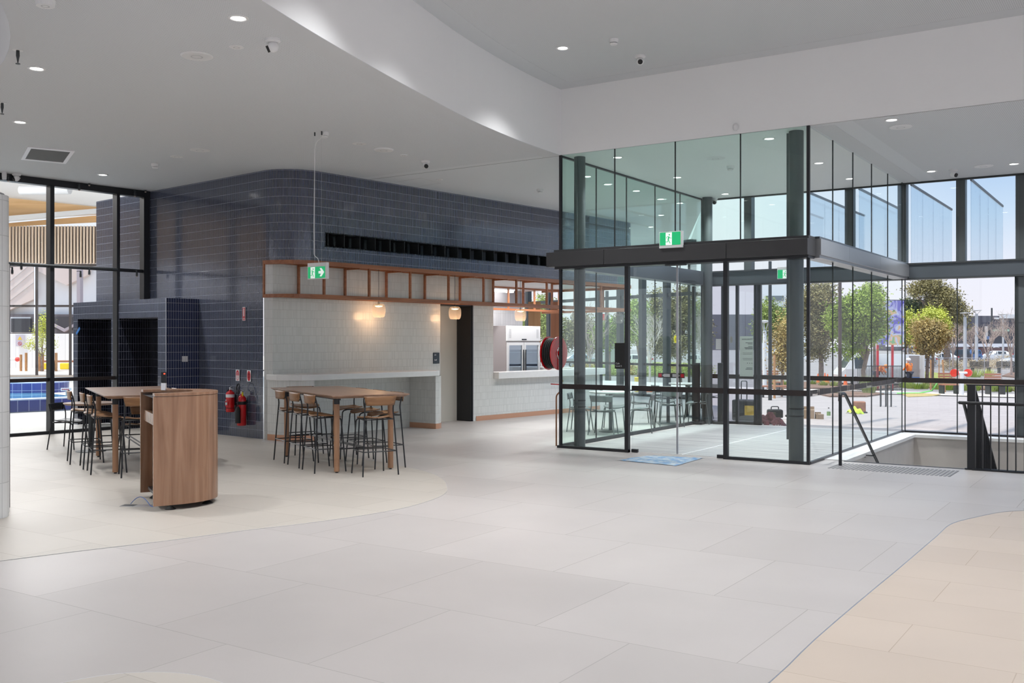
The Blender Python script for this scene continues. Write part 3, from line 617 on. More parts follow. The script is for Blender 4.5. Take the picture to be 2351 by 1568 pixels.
# outer sliding door with upright sensor posts, seen at the back of the box
bd = sroot('door_3', 'outer sliding doors of the entrance box', False)
for px, w_ in ((1593, .05), (1660, .05), (1668, .04), (1693, .05), (1735, .05), (1744, .07)):
    x = iA(px, 784, y=Y1)[0]; jb(bd, x - w_/2, x + w_/2, Y1 - .04, Y1 + .04, 0, 2.78, 'black', 'door_stile')
x0, x1_ = iA(1608, 784, y=Y1)[0], iA(1744, 784, y=Y1)[0]
jb(bd, x0, x1_ + .04, Y1 - .04, Y1 + .04, 0, .05, 'black', 'threshold'); gpane(bd, x0, x1_, Y1 - .005, Y1 + .005, .05, 2.77, 'glass_refl')
x2_, x3_ = iA(1744, 784, y=Y1)[0], iA(1800, 784, y=Y1)[0]
for px, lb in ((1600, 'black door sensor post with foot plate left of the round column'), (1655, 'black door sensor post right of the round column')):
    p = iA(px, 784, y=18.5 if px == 1600 else 18.8)
    t_ = thing('sensor_post', lb, 'post', (p.x, p.y, .004)); m = MB(); m.box(-.055, .055, -.04, .04, .05, 1.22); m.build('upright', M['black'], parent=t_, bevel=.006)
    m = MB(); m.box(-.14, .14, -.10, .10, 0, .05); m.build('foot_plate', M['black'], parent=t_, bevel=.01)
# pale panels added to stand in for reflections across the upper facade glass
fm = glassmat('reflection_glass', (0.80, 0.85, 0.90), 0.12, 0.6)
for k, x in enumerate((-5.8, -4.86, -3.93, -2.92, -1.95)):
    s_ = thing('reflection_panel', ('pale panel added for a reflection on the upper facade, ' + ['leftmost, behind the glass box', 'second from the left', 'third, right of the glass box', 'fourth, in the right hand bay', 'rightmost at the picture edge'][k]), 'screen', (x + .05, Y1 + .215, 3.05))
    for j in range(4):
        m = MB(); m.box(-.006, .006, j * 1.05 + .01, j * 1.05 + 1.04, 0.0, 1.49); m.build('panel', fm, parent=s_)
    m = MB(); m.box(-.015, .015, 0, 4.2, 1.47, 1.51); m.build('top_rail', M['steel'], parent=s_)
# angled far facade of the seating nook
A_, B_ = Vector((-7.9, 19.1, 0)), Vector((-11.27, 26.3, 0)); C_ = B_ + Vector((-4.63, 2.1, 0)) * 1.9
fa = sroot('window_6', 'far angled facade behind the low tables', False)
def seg(par, a, b, z0, z1, w, mat, name): m = MB(); m.bar((a.x, a.y, (z0+z1)/2), (b.x, b.y, (z0+z1)/2), w, z1 - z0); return m.build(name, M[mat], parent=par)
for (a, b) in ((A_, B_), (B_, C_)):
    seg(fa, a, b, .93, 1.0, .03, 'film', 'safety_band'); seg(fa, a, b, .0, .06, .08, 'black', 'sill')
    if a is B_: seg(fa, a, b, 2.96, 3.06, .08, 'steel', 'transom'); seg(fa, a, b, LOW - .15, LOW, .1, 'black', 'head')
    seg(fa, a, b, .06, LOW - .15, .012, 'glass_f', 'pane')
dv = (C_ - B_)
def onfac(px):
    t_ = (px - CXP) / FPX; dx = FW[0] + RT[0]*t_; dy = FW[1] + RT[1]*t_
    # intersection of the sight line with B-C
    det = dx * (-dv.y) + dv.x * dy
    d = (B_.x * (-dv.y) + dv.x * B_.y) / det
    return Vector((dx * d, dy * d, 0))
for px in (1589, 1531, 1475, 1424, 1375, 1330, 1262, 1213, 1170):
    p = onfac(px); m = MB(); m.cb((p.x, p.y, LOW/2), (.17, .17, LOW), math.atan2(dv.y, dv.x)); m.build('mullion', M['steel'], parent=fa)
# ================================================================ FURNITURE
def bent(pts, r=.04, n=4):
    pts = [Vector(p) for p in pts]; out = [pts[0]]
    for i in range(1, len(pts) - 1):
        a, b, c = pts[i-1], pts[i], pts[i+1]; d1 = (a - b); d2 = (c - b); k = min(r, d1.length * .45, d2.length * .45)
        p, q = b + d1.normalized() * k, b + d2.normalized() * k
        for j in range(n + 1):
            t = j / n; out.append(p * (1-t)**2 + b * 2*t*(1-t) + q * t*t)
    return out + [pts[-1]]
def make_seat(name, label, cat, sh, group, seatmat, backmat, legmat, bar=True):
    t = thing(name, label, cat, group=group)
    top = sh + .26; R_ = .0095
    for s in (-1, 1):
        m = MB(); m.tube(bent([(s*.235, -.215, 0), (s*.195, -.165, sh - .02), (s*.185, -.155, sh + .10), (s*.19, -.20, top)], .08), R_, 8); m.build('back_leg', legmat, parent=t, smooth=True)
        m = MB(); m.tube(bent([(s*.215, .205, 0), (s*.175, .155, sh - .045), (s*.165, .08, sh - .025), (s*.19, -.15, sh - .03)], .05), R_, 8); m.build('front_leg', legmat, parent=t, smooth=True)
    m = MB(); m.tube([(-.19, -.16, sh - .03), (.19, -.16, sh - .03)], .008, 6); m.tube([(-.16, .05, sh - .03), (.16, .05, sh - .03)], .008, 6); m.build('seat_frame', legmat, parent=t)
    if bar:
        m = MB(); z = .30; k = z / sh
        def L(s, f): return (s * (.235 + (.195-.235)*k), -.215 + .05*k, z) if not f else (s * (.215 - .04*k), .205 - .05*k, z)
        for a, b in ((L(-1,0), L(1,0)), (L(-1,1), L(1,1)), (L(-1,0), L(-1,1)), (L(1,0), L(1,1))): m.tube([a, b], .0075, 6)
        m.build('footrest', legmat, parent=t)
    m = MB(); n = 10; vs = []; nx, ny = 12, 8
    for j in range(ny + 1):
        for i in range(nx + 1):
            x = -1 + 2*i/nx; y = -1 + 2*j/ny
            rx = x * math.sqrt(max(0, 1 - .42*y*y)); ry = y * math.sqrt(max(0, 1 - .38*x*x))
            z = sh - .012 + .018 * (x*x) - .012 * max(0, y)**2 * 2 + .012 * max(0, -y)**2
            vs.append((rx*.205, ry*.195 + .005, z))
    fs = [(j*(nx+1)+i, j*(nx+1)+i+1, (j+1)*(nx+1)+i+1, (j+1)*(nx+1)+i) for j in range(ny) for i in range(nx)]
    m.add(vs, fs); o = m.build('seat', seatmat, parent=t, smooth=True); md = o.modifiers.new('solid', 'SOLIDIFY'); md.thickness = .012
    m = MB(); vs = []; nx = 12; zb, zt = sh + .145, sh + .26
    for j in range(5):
        zz = zb + (zt - zb) * j / 4; half = .215 - .03 * (1 - j/4)
        for i in range(nx + 1):
            x = -half + 2*half*i/nx; y = -.215 - .035*(1 - (x/.215)**2) - .012 * j / 4 + .02; vs.append((x, y, zz))
    m.add(vs, [(j*(nx+1)+i, j*(nx+1)+i+1, (j+1)*(nx+1)+i+1, (j+1)*(nx+1)+i) for j in range(4) for i in range(nx)])
    o = m.build('backrest', backmat, parent=t, smooth=True); md = o.modifiers.new('solid', 'SOLIDIFY'); md.thickness = .012
    m = MB()
    for s in (-1, 1):
        for zz in (sh + .17, sh + .22): m.sphere((s*.188, -.19, zz), .011, n=8, m=6)
    m.build('fixing', legmat, parent=t)
    return t
def high_table(name, label, c, ang):
    t = thing(name, label, 'table', (c[0], c[1], 0), ang)
    L_, Wd, H_ = 2.52, 1.04, .985
    m = MB(); q = .05
    top = [(-L_/2, -Wd/2), (L_/2, -Wd/2), (L_/2, Wd/2), (-L_/2, Wd/2)]; n = len(top)
    vs = [(x, y, H_) for x, y in top] + [(x, y, H_ - .012) for x, y in top] + [(x*(1 - q/L_*2), y*(1 - q/Wd*2), H_ - .04) for x, y in top]
    m.add(vs, [(0,1,2,3), (11,10,9,8)] + [(i + b, b + (i+1) % 4 , b + 4 + (i+1) % 4, b + 4 + i)[::-1] for b in (0, 4) for i in range(4)])
    m.build('tabletop', M['tabletop'], parent=t)
    for sx in (-1, 1):
        for sy in (-1, 1):
            m = MB(); m.cyl((sx*1.01, sy*.365), .036, .02, .865, 18); lg = m.build('leg', M['tleg'], parent=t, smooth=True)
            m = MB(); m.cyl((sx*1.01, sy*.365), .037, .865, H_ - .04, 18); m.build('black_collar', M['black'], parent=lg, smooth=True)
            m = MB(); m.cyl((sx*1.01, sy*.365), .018, 0, .02, 12); m.build('levelling_foot', M['black'], parent=lg)
    m = MB(); m.box(-1.0, 1.0, -.33, -.31, H_ - .075, H_ - .04); m.box(-1.0, 1.0, .31, .33, H_ - .075, H_ - .04); m.build('frame_bar', M['black'], parent=t)
    m = MB(); m.tube([(-1.01, .03, .30), (1.01, .03, .30)], .009, 6); m.tube([(-1.01, -.03, .30), (1.01, -.03, .30)], .009, 6)
    for sx in (-1, 1): m.tube([(sx*1.01, -.365, .30), (sx*1.01, .365, .30)], .009, 6)
    m.build('foot_rail', M['black'], parent=t)
    return t
AR, AL = math.radians(153.8), math.radians(151.5)
TR, TL = (-9.41, 9.95), (-11.65, 8.42)
high_table('high_table', 'brown timber high table on round legs in front of the white bar', TR, AR - PI)
high_table('high_table', 'brown timber high table on round legs behind the lectern', TL, AL - PI)
stool0 = make_seat('bar_stool', 'x', 'stool', .72, 'bar stools around the high tables', M['oak'], M['oak'], M['black'])
def at(c, ang, a, b):
    e1 = (math.cos(ang), math.sin(ang)); e2 = (-math.sin(ang), math.cos(ang))
    e2 = (-e2[0], -e2[1]) if e2[1] < 0 else e2
    return (c[0] + e1[0]*a + e2[0]*b, c[1] + e1[1]*a + e2[1]*b, 0)
first = True
R_lab, L_lab = 'high table by the white bar', 'high table behind the lectern'
spots = []
for c, ang, lb in ((TR, AR, R_lab), (TL, AL, L_lab)):
    in_rz = ang - PI                       # facing across the table, away from the camera
    near = [(-.72, -.42, 'nearest'), (-.12, -.42, 'middle'), (.50, -.42, 'farthest left')] if c is TR else [(-.79, -.435, 'closest to the camera'), (-.186, -.47, 'middle'), (.447, -.58, 'farthest left')]
    for a, b_, nm in near: spots.append((at(c, ang, a, b_), in_rz, '%s stool, camera side of the %s' % (nm, lb)))
    for a, nm in ((-.73, 'rightmost'), (-.12, 'middle'), (.52, 'leftmost')): spots.append((at(c, ang, a, .38), in_rz + PI, '%s stool on the far side of the %s' % (nm, lb)))
spots.append((at(TR, AR, -1.34, 0.0), AR - PI/2, 'stool with its broad back to the camera, right end of the table by the bar'))
spots.append((at(TR, AR, 1.30, 0.0), AR + PI/2, 'stool at the left end of the high table by the white bar'))
spots.append((at(TL, AL, -1.30, -.12), AL - PI/2, 'stool just left of the lectern at the right end of its high table'))
for k, (p, rz, lb) in enumerate(spots):
    if k == 0: stool0.location = p; stool0.rotation_euler.z = rz; stool0['label'] = lb
    else: dup(stool0, p, rz, lb)
# low cafe chairs and tables
blk = make_seat('cafe_chair', 'black low cafe chair by the glass wall at the far left', 'chair', .44, 'low cafe chairs', M['black'], M['black'], M['black'], False)
p = P(152, 1032); blk.location = (p.x - .12, p.y + .12, 0); blk.rotation_euler.z = math.radians(-62)
oakc = make_seat('cafe_chair', 'low timber cafe chair seen under the left high table', 'chair', .44, 'low cafe chairs', M['oak'], M['oak'], M['black'], False)
oakc.location = (-12.75, 9.25, 0); oakc.rotation_euler.z = math.radians(80)
def low_table(label, loc, r=.38, mat='tabletop'):
    t = thing('cafe_table', label, 'table', loc)
    m = MB(); m.lathe([(0, .705), (r - .03, .705), (r, .722), (r, .735), (0, .735)], n=36); m.build('tabletop', M[mat], parent=t)
    m = MB(); m.cyl((0, 0), .035, .03, .705, 16); m.build('column', M['steel'], parent=t, smooth=True)
    m = MB(); m.lathe([(0, .03), (.05, .03), (.21, .012), (.22, 0), (0, 0)], n=32); m.build('base', M['steel'], parent=t)
    return t
low_table('low round cafe table with timber top behind the left high table', (-13.45, 8.95, 0))
gm = pmat('grey_chair_plastic', (.16, .17, .17), .45); gl_ = pmat('grey_chair_leg', (.10, .11, .11), .4)
p1, p2 = P(1402, 991), P(1534, 973)
p3 = (-8.75, 20.3, 0)
low_table('round white topped cafe table nearest the hose reel, seen through the glass box', tuple(p1), .40, 'stone')
low_table('round white topped cafe table in the middle, seen through the glass box', tuple(p2), .40, 'stone')
low_table('round white topped cafe table farthest back, seen through the glass box', p3, .40, 'stone')
gc = make_seat('cafe_chair', 'x', 'chair', .44, 'grey chairs behind the glass box', gm, gm, gl_, False)
k = 0
for (c, nm, angs) in ((p1, 'nearest', (200, 285, 20, 110)), (p2, 'middle', (215, 300, 35, 120)), (p3, 'farthest', (230, 320, 60))):
    for a in angs:
        ar = math.radians(a); r_ = .56; loc = (c[0] + r_*math.cos(ar), c[1] + r_*math.sin(ar), 0); rz = ar + PI/2
        lb = 'grey low chair on the %s side of the %s round table behind the glass box' % ({0:'left', 1:'near', 2:'right', 3:'far'}[angs.index(a)], nm)
        if k == 0: gc.location = loc; gc.rotation_euler.z = rz; gc['label'] = lb
        else: dup(gc, loc, rz, lb)
        k += 1
# ---------------------------------------------------------------- lectern
lc = Vector((-8.60, 6.36, 0)); la = math.radians(150.5)      # local x: along the opening, local y: towards the curved nose
lt = thing('lectern', 'curved walnut reception lectern open at its back', 'lectern', tuple(lc), la - PI)
# local frame: x right-near .. left-far ; nose in +y
def dshape(w, L_, n=22, e=2.3, y0=0.0):
    out = []
    for i in range(n + 1):
        t_ = PI * i / n; c_, s_ = math.cos(t_), math.sin(t_)
        out.append((w * (1 if c_ >= 0 else -1) * abs(c_) ** (2/e), y0 + L_ * abs(s_) ** (2/e)))
    return out
wo_, Lo = .52, .68; ZB, ZT = .055, 1.145
outer = dshape(wo_, Lo); inner = dshape(wo_ - .04, Lo - .04)
m = MB()
n = len(outer)
for i in range(n - 1):
    m.prism([outer[i], outer[i+1], inner[i+1], inner[i]], ZB, ZT - .03)
m.prism([outer[0], (outer[0][0], -.012), (inner[0][0], -.012), inner[0]], ZB, ZT - .03); m.prism([inner[-1], (inner[-1][0], -.012), (outer[-1][0], -.012), outer[-1]], ZB, ZT - .03)
me_ = m.build('curved_shell', M['lect'], parent=lt)
bm = bmesh.new(); bm.from_mesh(me_.data); bmesh.ops.remove_doubles(bm, verts=bm.verts, dist=.0005)
seen = {}
for f in list(bm.faces):
    k_ = tuple(sorted(v.index for v in f.verts)); seen.setdefault(k_, []).append(f)
bmesh.ops.delete(bm, geom=[f for fs in seen.values() if len(fs) > 1 for f in fs], context='FACES'); bm.to_mesh(me_.data); bm.free()
me_.data.shade_smooth(); me_.data.set_sharp_from_angle(angle=.6)
ring = dshape(wo_ + .004, Lo + .004); cut = dshape(.36, .44, y0=0)
m = MB(); m.add([(p_[0], p_[1], z) for z in (ZT - .026, ZT) for p_ in ring] + [(p_[0], p_[1], z) for z in (ZT - .026, ZT) for p_ in cut],
    [(n + i, n + i + 1, 3*n + i + 1, 3*n + i) for i in range(n - 1)] + [(i + 1, i, 2*n + i, 2*n + i + 1) for i in range(n - 1)]
    + [(i, i + 1, n + i + 1, n + i) for i in range(n - 1)] + [(3*n + i, 3*n + i + 1, 2*n + i + 1, 2*n + i) for i in range(n - 1)] + [(0, n, 3*n, 2*n), (n - 1, 3*n - 1, 4*n - 1, 2*n - 1)])
m.build('top_rim', M['lect'], parent=lt)
m = MB(); m.add([(p_[0]*1.0, p_[1], ZT - .05) for p_ in dshape(wo_ - .03, Lo - .03)] , [list(range(n))]); m.build('shadow_gap', M['black'], parent=lt).hide_render = False
m = MB(); m.prism([(-.47, 0.02), (.47, .02)] + dshape(.47, .5)[1:-1], .90, .93); m.box(-.475, .475, .02, .05, .82, .90); m.build('shelf', M['lect'], parent=lt)
m = MB(); m.box(-.475, -.46, .10, .3, .2, .8); m.box(-.33, .33, .48, .495, .10, .9); m.build('inner_panel', M['tleg'], parent=lt)
for x, y in ((-.40, .12), (.42, .16), (-.25, .52), (.22, .55)):
    m = MB(); m.lathe([(0, .03), (.02, .03), (.05, .008), (.055, 0), (0, 0)], (x, y, 0.003)); m.cyl((x, y), .008, .02, .12, 8); m.build('levelling_foot', M['rubber'], parent=lt)
m = MB(); m.box(-.38, .38, .05, .42, .10, .13); m.build('bottom_panel', M['black'], parent=lt)
# card reader on the lectern rim
d_ = D(372, 894, 10.25)
dv_ = thing('ticket_scanner', 'small upright black and chrome device with a red light on the lectern top', 'scanner', (d_.x + .03, d_.y - .0, ZT), math.radians(30))
m = MB(); m.cb((0, 0, .04), (.05, .035, .08)); m.build('chrome_base', M['chrome'], parent=dv_, bevel=.004)
m = MB(); m.cb((0, 0, .135), (.052, .03, .11)); m.build('black_head', M['black'], parent=dv_, bevel=.006)
m = MB(); m.cb((.012, -.016, .172), (.016, .004, .010)); m.build('red_light', pmat('red_led', (.8, .02, .01), .4, emit=(1, .05, .02), estr=3), parent=dv_)
fp = P(318, 1161, 0.003)
fb = thing('floor_box', 'steel floor socket box beside the lectern', 'floor socket', tuple(fp), math.radians(29))
m = MB(); m.box(-.17, .17, -.06, .06, 0, .004); m.build('lid', M['alu'], parent=fb, bevel=.001)
m = MB(); m.box(-.165, -.03, -.05, .05, .004, .005); m.build('socket_recess', M['steel'], parent=fb)
m = MB(); s_ = P(300, 1157, .006); e_ = P(352, 1158, .07)
cb_ = []
for i in range(17):
    t_ = i/16; cb_.append((s_.x + (e_.x - s_.x)*t_, s_.y + (e_.y - s_.y)*t_, .008 + .10*math.sin(PI*min(1, t_*1.15)*.87)))
m.tube(cb_, .0035, 6); tag(m.build('data_cable', pmat('blue_cable', (.05, .16, .5), .4), smooth=True), 'thin blue cable looping from the floor socket to the lectern', 'cable')
# ---------------------------------------------------------------- pendants
def pendant(v, lb, on=True):
    p_ = KW(-13.6, v); t = thing('pendant_lamp', lb, 'pendant lamp', (p_.x, p_.y, 2.09), 0, 'smoked glass pendants over the kiosk bar')
    m = MB(); m.cyl((0, 0), .065, .875, .92, 20); m.build('ceiling_rose', M['black'], parent=t)
    m = MB(); m.tube([(0, 0, .26), (0, 0, .88)], .004, 6); m.build('cord', M['black'], parent=t)
    m = MB(); m.lathe([(.03, .255), (.08, .25), (.112, .22), (.125, .16), (.123, .09), (.108, .025), (.09, .003), (.06, 0)], n=32)
    o = m.build('glass_shade', M['smoke'], parent=t, smooth=2.0)
    m = MB(); m.cyl((0, 0), .02, .225, .268, 16); m.build('lamp_holder', M['steel'], parent=t)
    m = MB(); m.lathe([(0, .19), (.05, .195), (.075, .212), (.0, .214)], n=20); m.build('lamp', M['amber'] if on else M['grey'], parent=t)
    if on:
        l = bpy.data.lights.new('pendant_light', 'POINT'); l.energy = 4.5; l.color = (1, .60, .32); l.shadow_soft_size = .09
        lo = bpy.data.objects.new('pendant_light', l); COL.objects.link(lo); lo.parent = t; lo.location = (0, 0, .03)
    return t
for v, lb, on in ((12.25, 'lit smoked glass pendant over the bar top, leftmost', True), (14.27, 'lit smoked glass pendant in front of the passage opening', True), (16.3, 'lit smoked glass pendant in front of the kiosk fridge', True), (18.3, 'smoked glass pendant behind the left corner column of the glass box', False), (20.0, 'smoked glass pendant at the rounded end of the kiosk, seen through the glass box', False)):
    pendant(v, lb, on)
# ---------------------------------------------------------------- exit signs
def runman(par, w, h, y, cx_, mat):
    # flat pictogram pieces in front plane (x right, z up), y = front
    m = MB(); S = h
    def seg2(a, b, r): m.bar((cx_ + a[0]*S, y, a[1]*S), (cx_ + b[0]*S, y, b[1]*S), .001, r*S)
    m.tube([(cx_ + .03*S, y - .0006, .80*S), (cx_ + .03*S, y + .0006, .80*S)], .06*S, 12)
    for a, b, r in (((.0,.66),(-.07,.40),.11), ((.0,.66),(-.16,.66),.04), ((-.16,.66),(-.22,.52),.04), ((.0,.66),(.10,.54),.04), ((.10,.54),(.22,.53),.04), ((-.07,.40),(-.10,.25),.055), ((-.10,.25),(-.28,.25),.045), ((-.05,.42),(.10,.12),.055)):
        seg2(a, b, r)
    return m.build('running_figure', mat, parent=par)
def exit_sign(label, loc, rz, w, h, arrow, topbar=True):
    t = thing('exit_sign', label, 'exit sign', loc, rz)
    m = MB(); m.box(-w/2, w/2, -.02, .03, 0, h); m.build('housing', M['lgrey'], parent=t, bevel=.003)
    z0 = .012 if topbar else .04; z1 = h - (.055 if topbar else .012); g = MB(); g.box(-w/2 + .012, w/2 - .025, -.024, -.0205, z0, z1); g.build('green_panel', M['green'], parent=t)
    cx_ = -w/2 + .012 + (w - .037) * (.30 if arrow else .45); hh = z1 - z0
    pn = MB(); pn.box(cx_ - hh*.28, cx_ + hh*.24, -.0255, -.0242, z0, z1 - .004); o = pn.build('white_door', M['exitwhite'], parent=t)
    q = bpy.data.objects.new('pictogram', None); f = runman(t, w, hh, -.027, cx_, M['green']); f.location.z = z0
    bpy.data.objects.remove(q)
    if arrow:
        m = MB(); ax = w/2 - .025 - (w*.20); zc = (z0 + z1)/2; s = hh
        m.add([(ax + x*s, yy, zc + z*s) for yy in (-.0262, -.0245) for x, z in ((-.30,-.11),(.0,-.11),(-.16,-.36),(.05,-.36),(.36,0),(.05,.36),(-.16,.36),(.0,.11),(-.30,.11))],
              [(0,1,7,8), (1,2,3,4), (1,4,7), (4,5,6,7)] + [(i, (i+1) % 9, 9 + (i+1) % 9, 9 + i) for i in range(9)]); m.build('arrow', M['exitwhite'], parent=t)
    return t
pA = P(721, 303, LOW); pB = P(741, 303, LOW); ps = D(730, 641, 13.66)
es = exit_sign('green hanging exit sign with running figure and right arrow', (ps.x, ps.y, 2.51), 0, .36, .225, True)
for x in (-.06, .07):
    m = MB(); m.tube([(x, 0, .225), (x, 0, LOW - 2.51)], .0012, 4); m.build('suspension_wire', M['alu'], parent=es); 
    m = MB(); m.cyl((x, 0), .010, LOW - 2.51 - .05, LOW - 2.51, 8); m.build('ceiling_fixing', M['steel'], parent=es)
m = MB(); m.tube(bent([(.02, 0, .225), (.0, 0, .29), (-.07, 0, .32), (-.075, 0, .7), (-.06, 0, 1.8), (-.03, 0, 1.9), (.06, 0, 1.93), (.10, .02, 2.02)], .06), .005, 6); m.build('white_flex', M['lgrey'], parent=es, smooth=True)
q = iA(1541, 563, y=13.06); exit_sign('green exit sign standing on the charcoal header of the glass box', (q.x, 13.06, 2.985), 0, .355, .235, False, False)
q = iA(1812, 624, y=18.9); exit_sign('green exit sign hanging inside the glass box behind the right column', (q.x - .05, 18.9, 2.86), 0, .36, .23, False)
# ================================================================ LAMPS AND CEILING FITTINGS
dl_mesh = {}
def downlight(loc, label, power=None, seen=True):
    global dl0
    t = thing('downlight', label, 'downlight', tuple(loc), 0, 'round white ceiling downlights')
    if not dl_mesh:
        m = MB(); m.lathe([(.062, 0), (.092, 0), (.092, -.006), (.072, -.010), (.062, -.004)], n=28); a = m.build('trim_ring', M['lgrey'], parent=t)
        m = MB(); m.add([(.064*math.cos(2*PI*k/24), .064*math.sin(2*PI*k/24), -.003) for k in range(24)], [list(range(24))[::-1]]); b = m.build('diffuser', M['led'], parent=t)
        dl_mesh['a'], dl_mesh['b'] = a.data, b.data
    else:
        for nm, k in (('trim_ring', 'a'), ('diffuser', 'b')):
            o = bpy.data.objects.new(nm, dl_mesh[k]); COL.objects.link(o); o.parent = t
    if 'L' not in dl_mesh:
        l = bpy.data.lights.new('downlight_lamp', 'SPOT'); l.energy = LAMP_W; l.spot_size = math.radians(112); l.spot_blend = .9; l.shadow_soft_size = .09; l.color = (.975, .985, 1)
        dl_mesh['L'] = l
    lo = bpy.data.objects.new('downlight_lamp', dl_mesh['L']); COL.objects.link(lo); lo.parent = t; lo.location = (0, 0, -.02)
    return t
DL = [((547,41), LOW, 'lit downlight at the top of the picture, nearest in the left ceiling'), ((84,157), LOW, 'lit downlight at the left, beside the sprinkler near the round recess'), ((46,280), LOW, 'lit downlight above the square white framed vent'),
      ((236,401), LOW, 'lit downlight nearest the left glass wall'), ((1292,110), HIGH, 'lit downlight in the raised ceiling'), ((2047,275), LOW, 'lit downlight nearest in the right hand ceiling'),
      ((2138,393), LOW, 'lit downlight left of the small camera near the street facade'), ((2328,376), LOW, 'lit downlight at the right edge near the street facade'),
      ((1418,361), LOW, 'lit downlight inside the glass box near its left front corner'), ((1766,318), LOW, 'lit downlight inside the glass box near its right front corner'), ((1555,407), LOW, 'lit downlight in the middle of the glass box ceiling'),
      ((1665,445), LOW, 'lit downlight at the back of the glass box ceiling'), ((1348,405), LOW, 'lit downlight outside the left side of the glass box, nearest'), ((1395,423), LOW, 'lit downlight outside the left side of the glass box, second'),
      ((1461,438), LOW, 'lit downlight outside the left side of the glass box, third'), ((1517,457), LOW, 'lit downlight outside the left side of the glass box, fourth'), ((1561,466), LOW, 'lit downlight outside the left side of the glass box, farthest'),
      ((1880,374), LOW, 'lit downlight seen through the right side of the glass box, nearer'), ((1951,410), LOW, 'lit downlight seen through the right side of the glass box, farther')]
for (px, z, lb) in DL: downlight(P(px[0], px[1], z), lb)
for x, y in ((-11.5, 2.5), (-8.0, 1.0), (-14.5, 4.0), (-12.2, -1.5), (-8.2, -3)): downlight((x, y, 5.2), 'unseen downlight added in the left ceiling behind the camera position')  # unseen downlights, added for the light they give
for x, y in ((-6.0, 8.65), (-5.7, 7.0), (-3.9, 9.8), (-.8, 9.8), (-3.6, 7.2), (-.6, 7.0), (-3.3, 4.2), (-.3, 4.2), (-3, 1), (0, 1), (-2.7, -2.5), (.5, -2.5), (3, 7), (3, 3)): downlight((x, y, HIGH), 'unseen downlight added in the raised ceiling above the picture')  # unseen grid added for light; the first pair follows the bulkhead scallops
for x, y, w_ in ((-9.6, 20.8, 'nearest'), (-10.8, 22.8, 'middle'), (-12.8, 24, 'farthest')): downlight((x, y, LOW), w_ + ' downlight over the far seating nook behind the glass box')
for x, y, w_ in ((.6, 15.5, 'nearer'), (.6, 17.8, 'farther')): downlight((x, y, LOW), w_ + ' unseen downlight added over the stairwell outside the picture')  # unseen pair, also added for light
# ceiling fittings
def disc(px, py, z, label, r, th=.012, name='ceiling_speaker', cat='speaker', inner=.3):
    p = P(px, py, z); t = thing(name, label, cat, tuple(p))
    m = MB(); m.lathe([(0, -th), (r*.92, -th), (r, -th*.4), (r, 0), (0, 0)], n=28); m.build('cover', M['lgrey'], parent=t)
    m = MB(); m.lathe([(r*inner, -th - .001), (r*inner + .006, -th - .002), (r*inner + .012, -th - .001)], n=20); m.build('ring', M['grey'], parent=t)
    return t
def detector(px, py, z, label):
    p = P(px, py, z); t = thing('smoke_detector', label, 'smoke detector', tuple(p))
    m = MB(); m.lathe([(.0, 0), (.062, 0), (.062, -.02), (.055, -.045), (.0, -.045)], n=24); m.build('base', M['lgrey'], parent=t, smooth=.5)
    m = MB(); m.lathe([(.0, -.045), (.035, -.047), (.05, -.062), (.04, -.075), (.0, -.078)], n=24); m.build('sensor_head', M['lgrey'], parent=t, smooth=.5)
def camera_(px, py, z, label, yaw=0, lens=True):
    p = P(px, py, z); t = thing('security_camera', label, 'camera', tuple(p), yaw)
    m = MB(); m.lathe([(0, 0), (.072, 0), (.072, -.02), (.055, -.035), (.0, -.035)], n=24); m.build('mount', M['lgrey'], parent=t, smooth=.5)
    m = MB(); m.sphere((0, 0, -.075), .052, n=18, m=12); m.build('ball', M['lgrey'], parent=t, smooth=True)
    m = MB(); m.tube([(0, -.035, -.09), (0, -.058, -.10)], .033, 18); m.build('lens', M['rubber'], parent=t)
def sprinkler(px, py, z, label, drop=.12, dark=True):
    p = P(px, py, z); t = thing('sprinkler', label, 'sprinkler', tuple(p))
    m = MB(); m.lathe([(0, 0), (.05, 0), (.05, -.004), (0, -.004)], n=20); m.build('plate', M['lgrey'], parent=t)
    m = MB(); m.lathe([(.016, 0), (.018, -drop*.4), (.012, -drop*.6), (.008, -drop*.8), (.004, -drop*.9)], n=10); m.lathe([(0, -drop*.93), (.022, -drop*.95), (.022, -drop), (0, -drop)], n=12); m.build('head', M['steel'] if dark else M['alu'], parent=t)
disc(452, 128, LOW, 'large round ceiling speaker near the top, left of the curved bulkhead', .16)
disc(459, 345, LOW, 'flat round ceiling plate farther back in the left ceiling', .15, .004, 'ceiling_plate', 'plate')
disc(406, 360, LOW, 'small flat round plate left of the faint round plate', .10, .004, 'ceiling_plate', 'plate')
disc(881, 343, LOW, 'round ceiling speaker between the hanging sign and the curved bulkhead', .15, .02)
disc(825, 330, LOW, 'small round plate between the hanging sign flex and the round speaker', .10, .006, 'ceiling_plate', 'plate')
disc(543, 108, LOW, 'small sprinkler plate below the brightest left downlight', .07, .006, 'ceiling_plate', 'plate')
disc(927, 356, LOW, 'small sprinkler plate right of the round speaker', .06, .01, 'ceiling_plate', 'plate')
disc(1009, 412, LOW, 'small sprinkler plate close above the blue tiled wall', .06, .01, 'ceiling_plate', 'plate')
disc(2068, 291, LOW, 'round ceiling speaker just below the nearest right hand downlight', .15)
disc(2258, 381, LOW, 'round ceiling speaker between the two downlights near the facade', .15)
disc(1643, 363, LOW, 'round ceiling speaker inside the glass box', .15)
disc(104, 1, LOW, 'domed fitting cut by the top edge of the picture', .08, .05, 'ceiling_dome', 'dome')
detector(356, 376, LOW, 'small white smoke detector above the left glass wall corner'); detector(1240, 434, LOW, 'white smoke detector close above the blue wall beside the glass box')
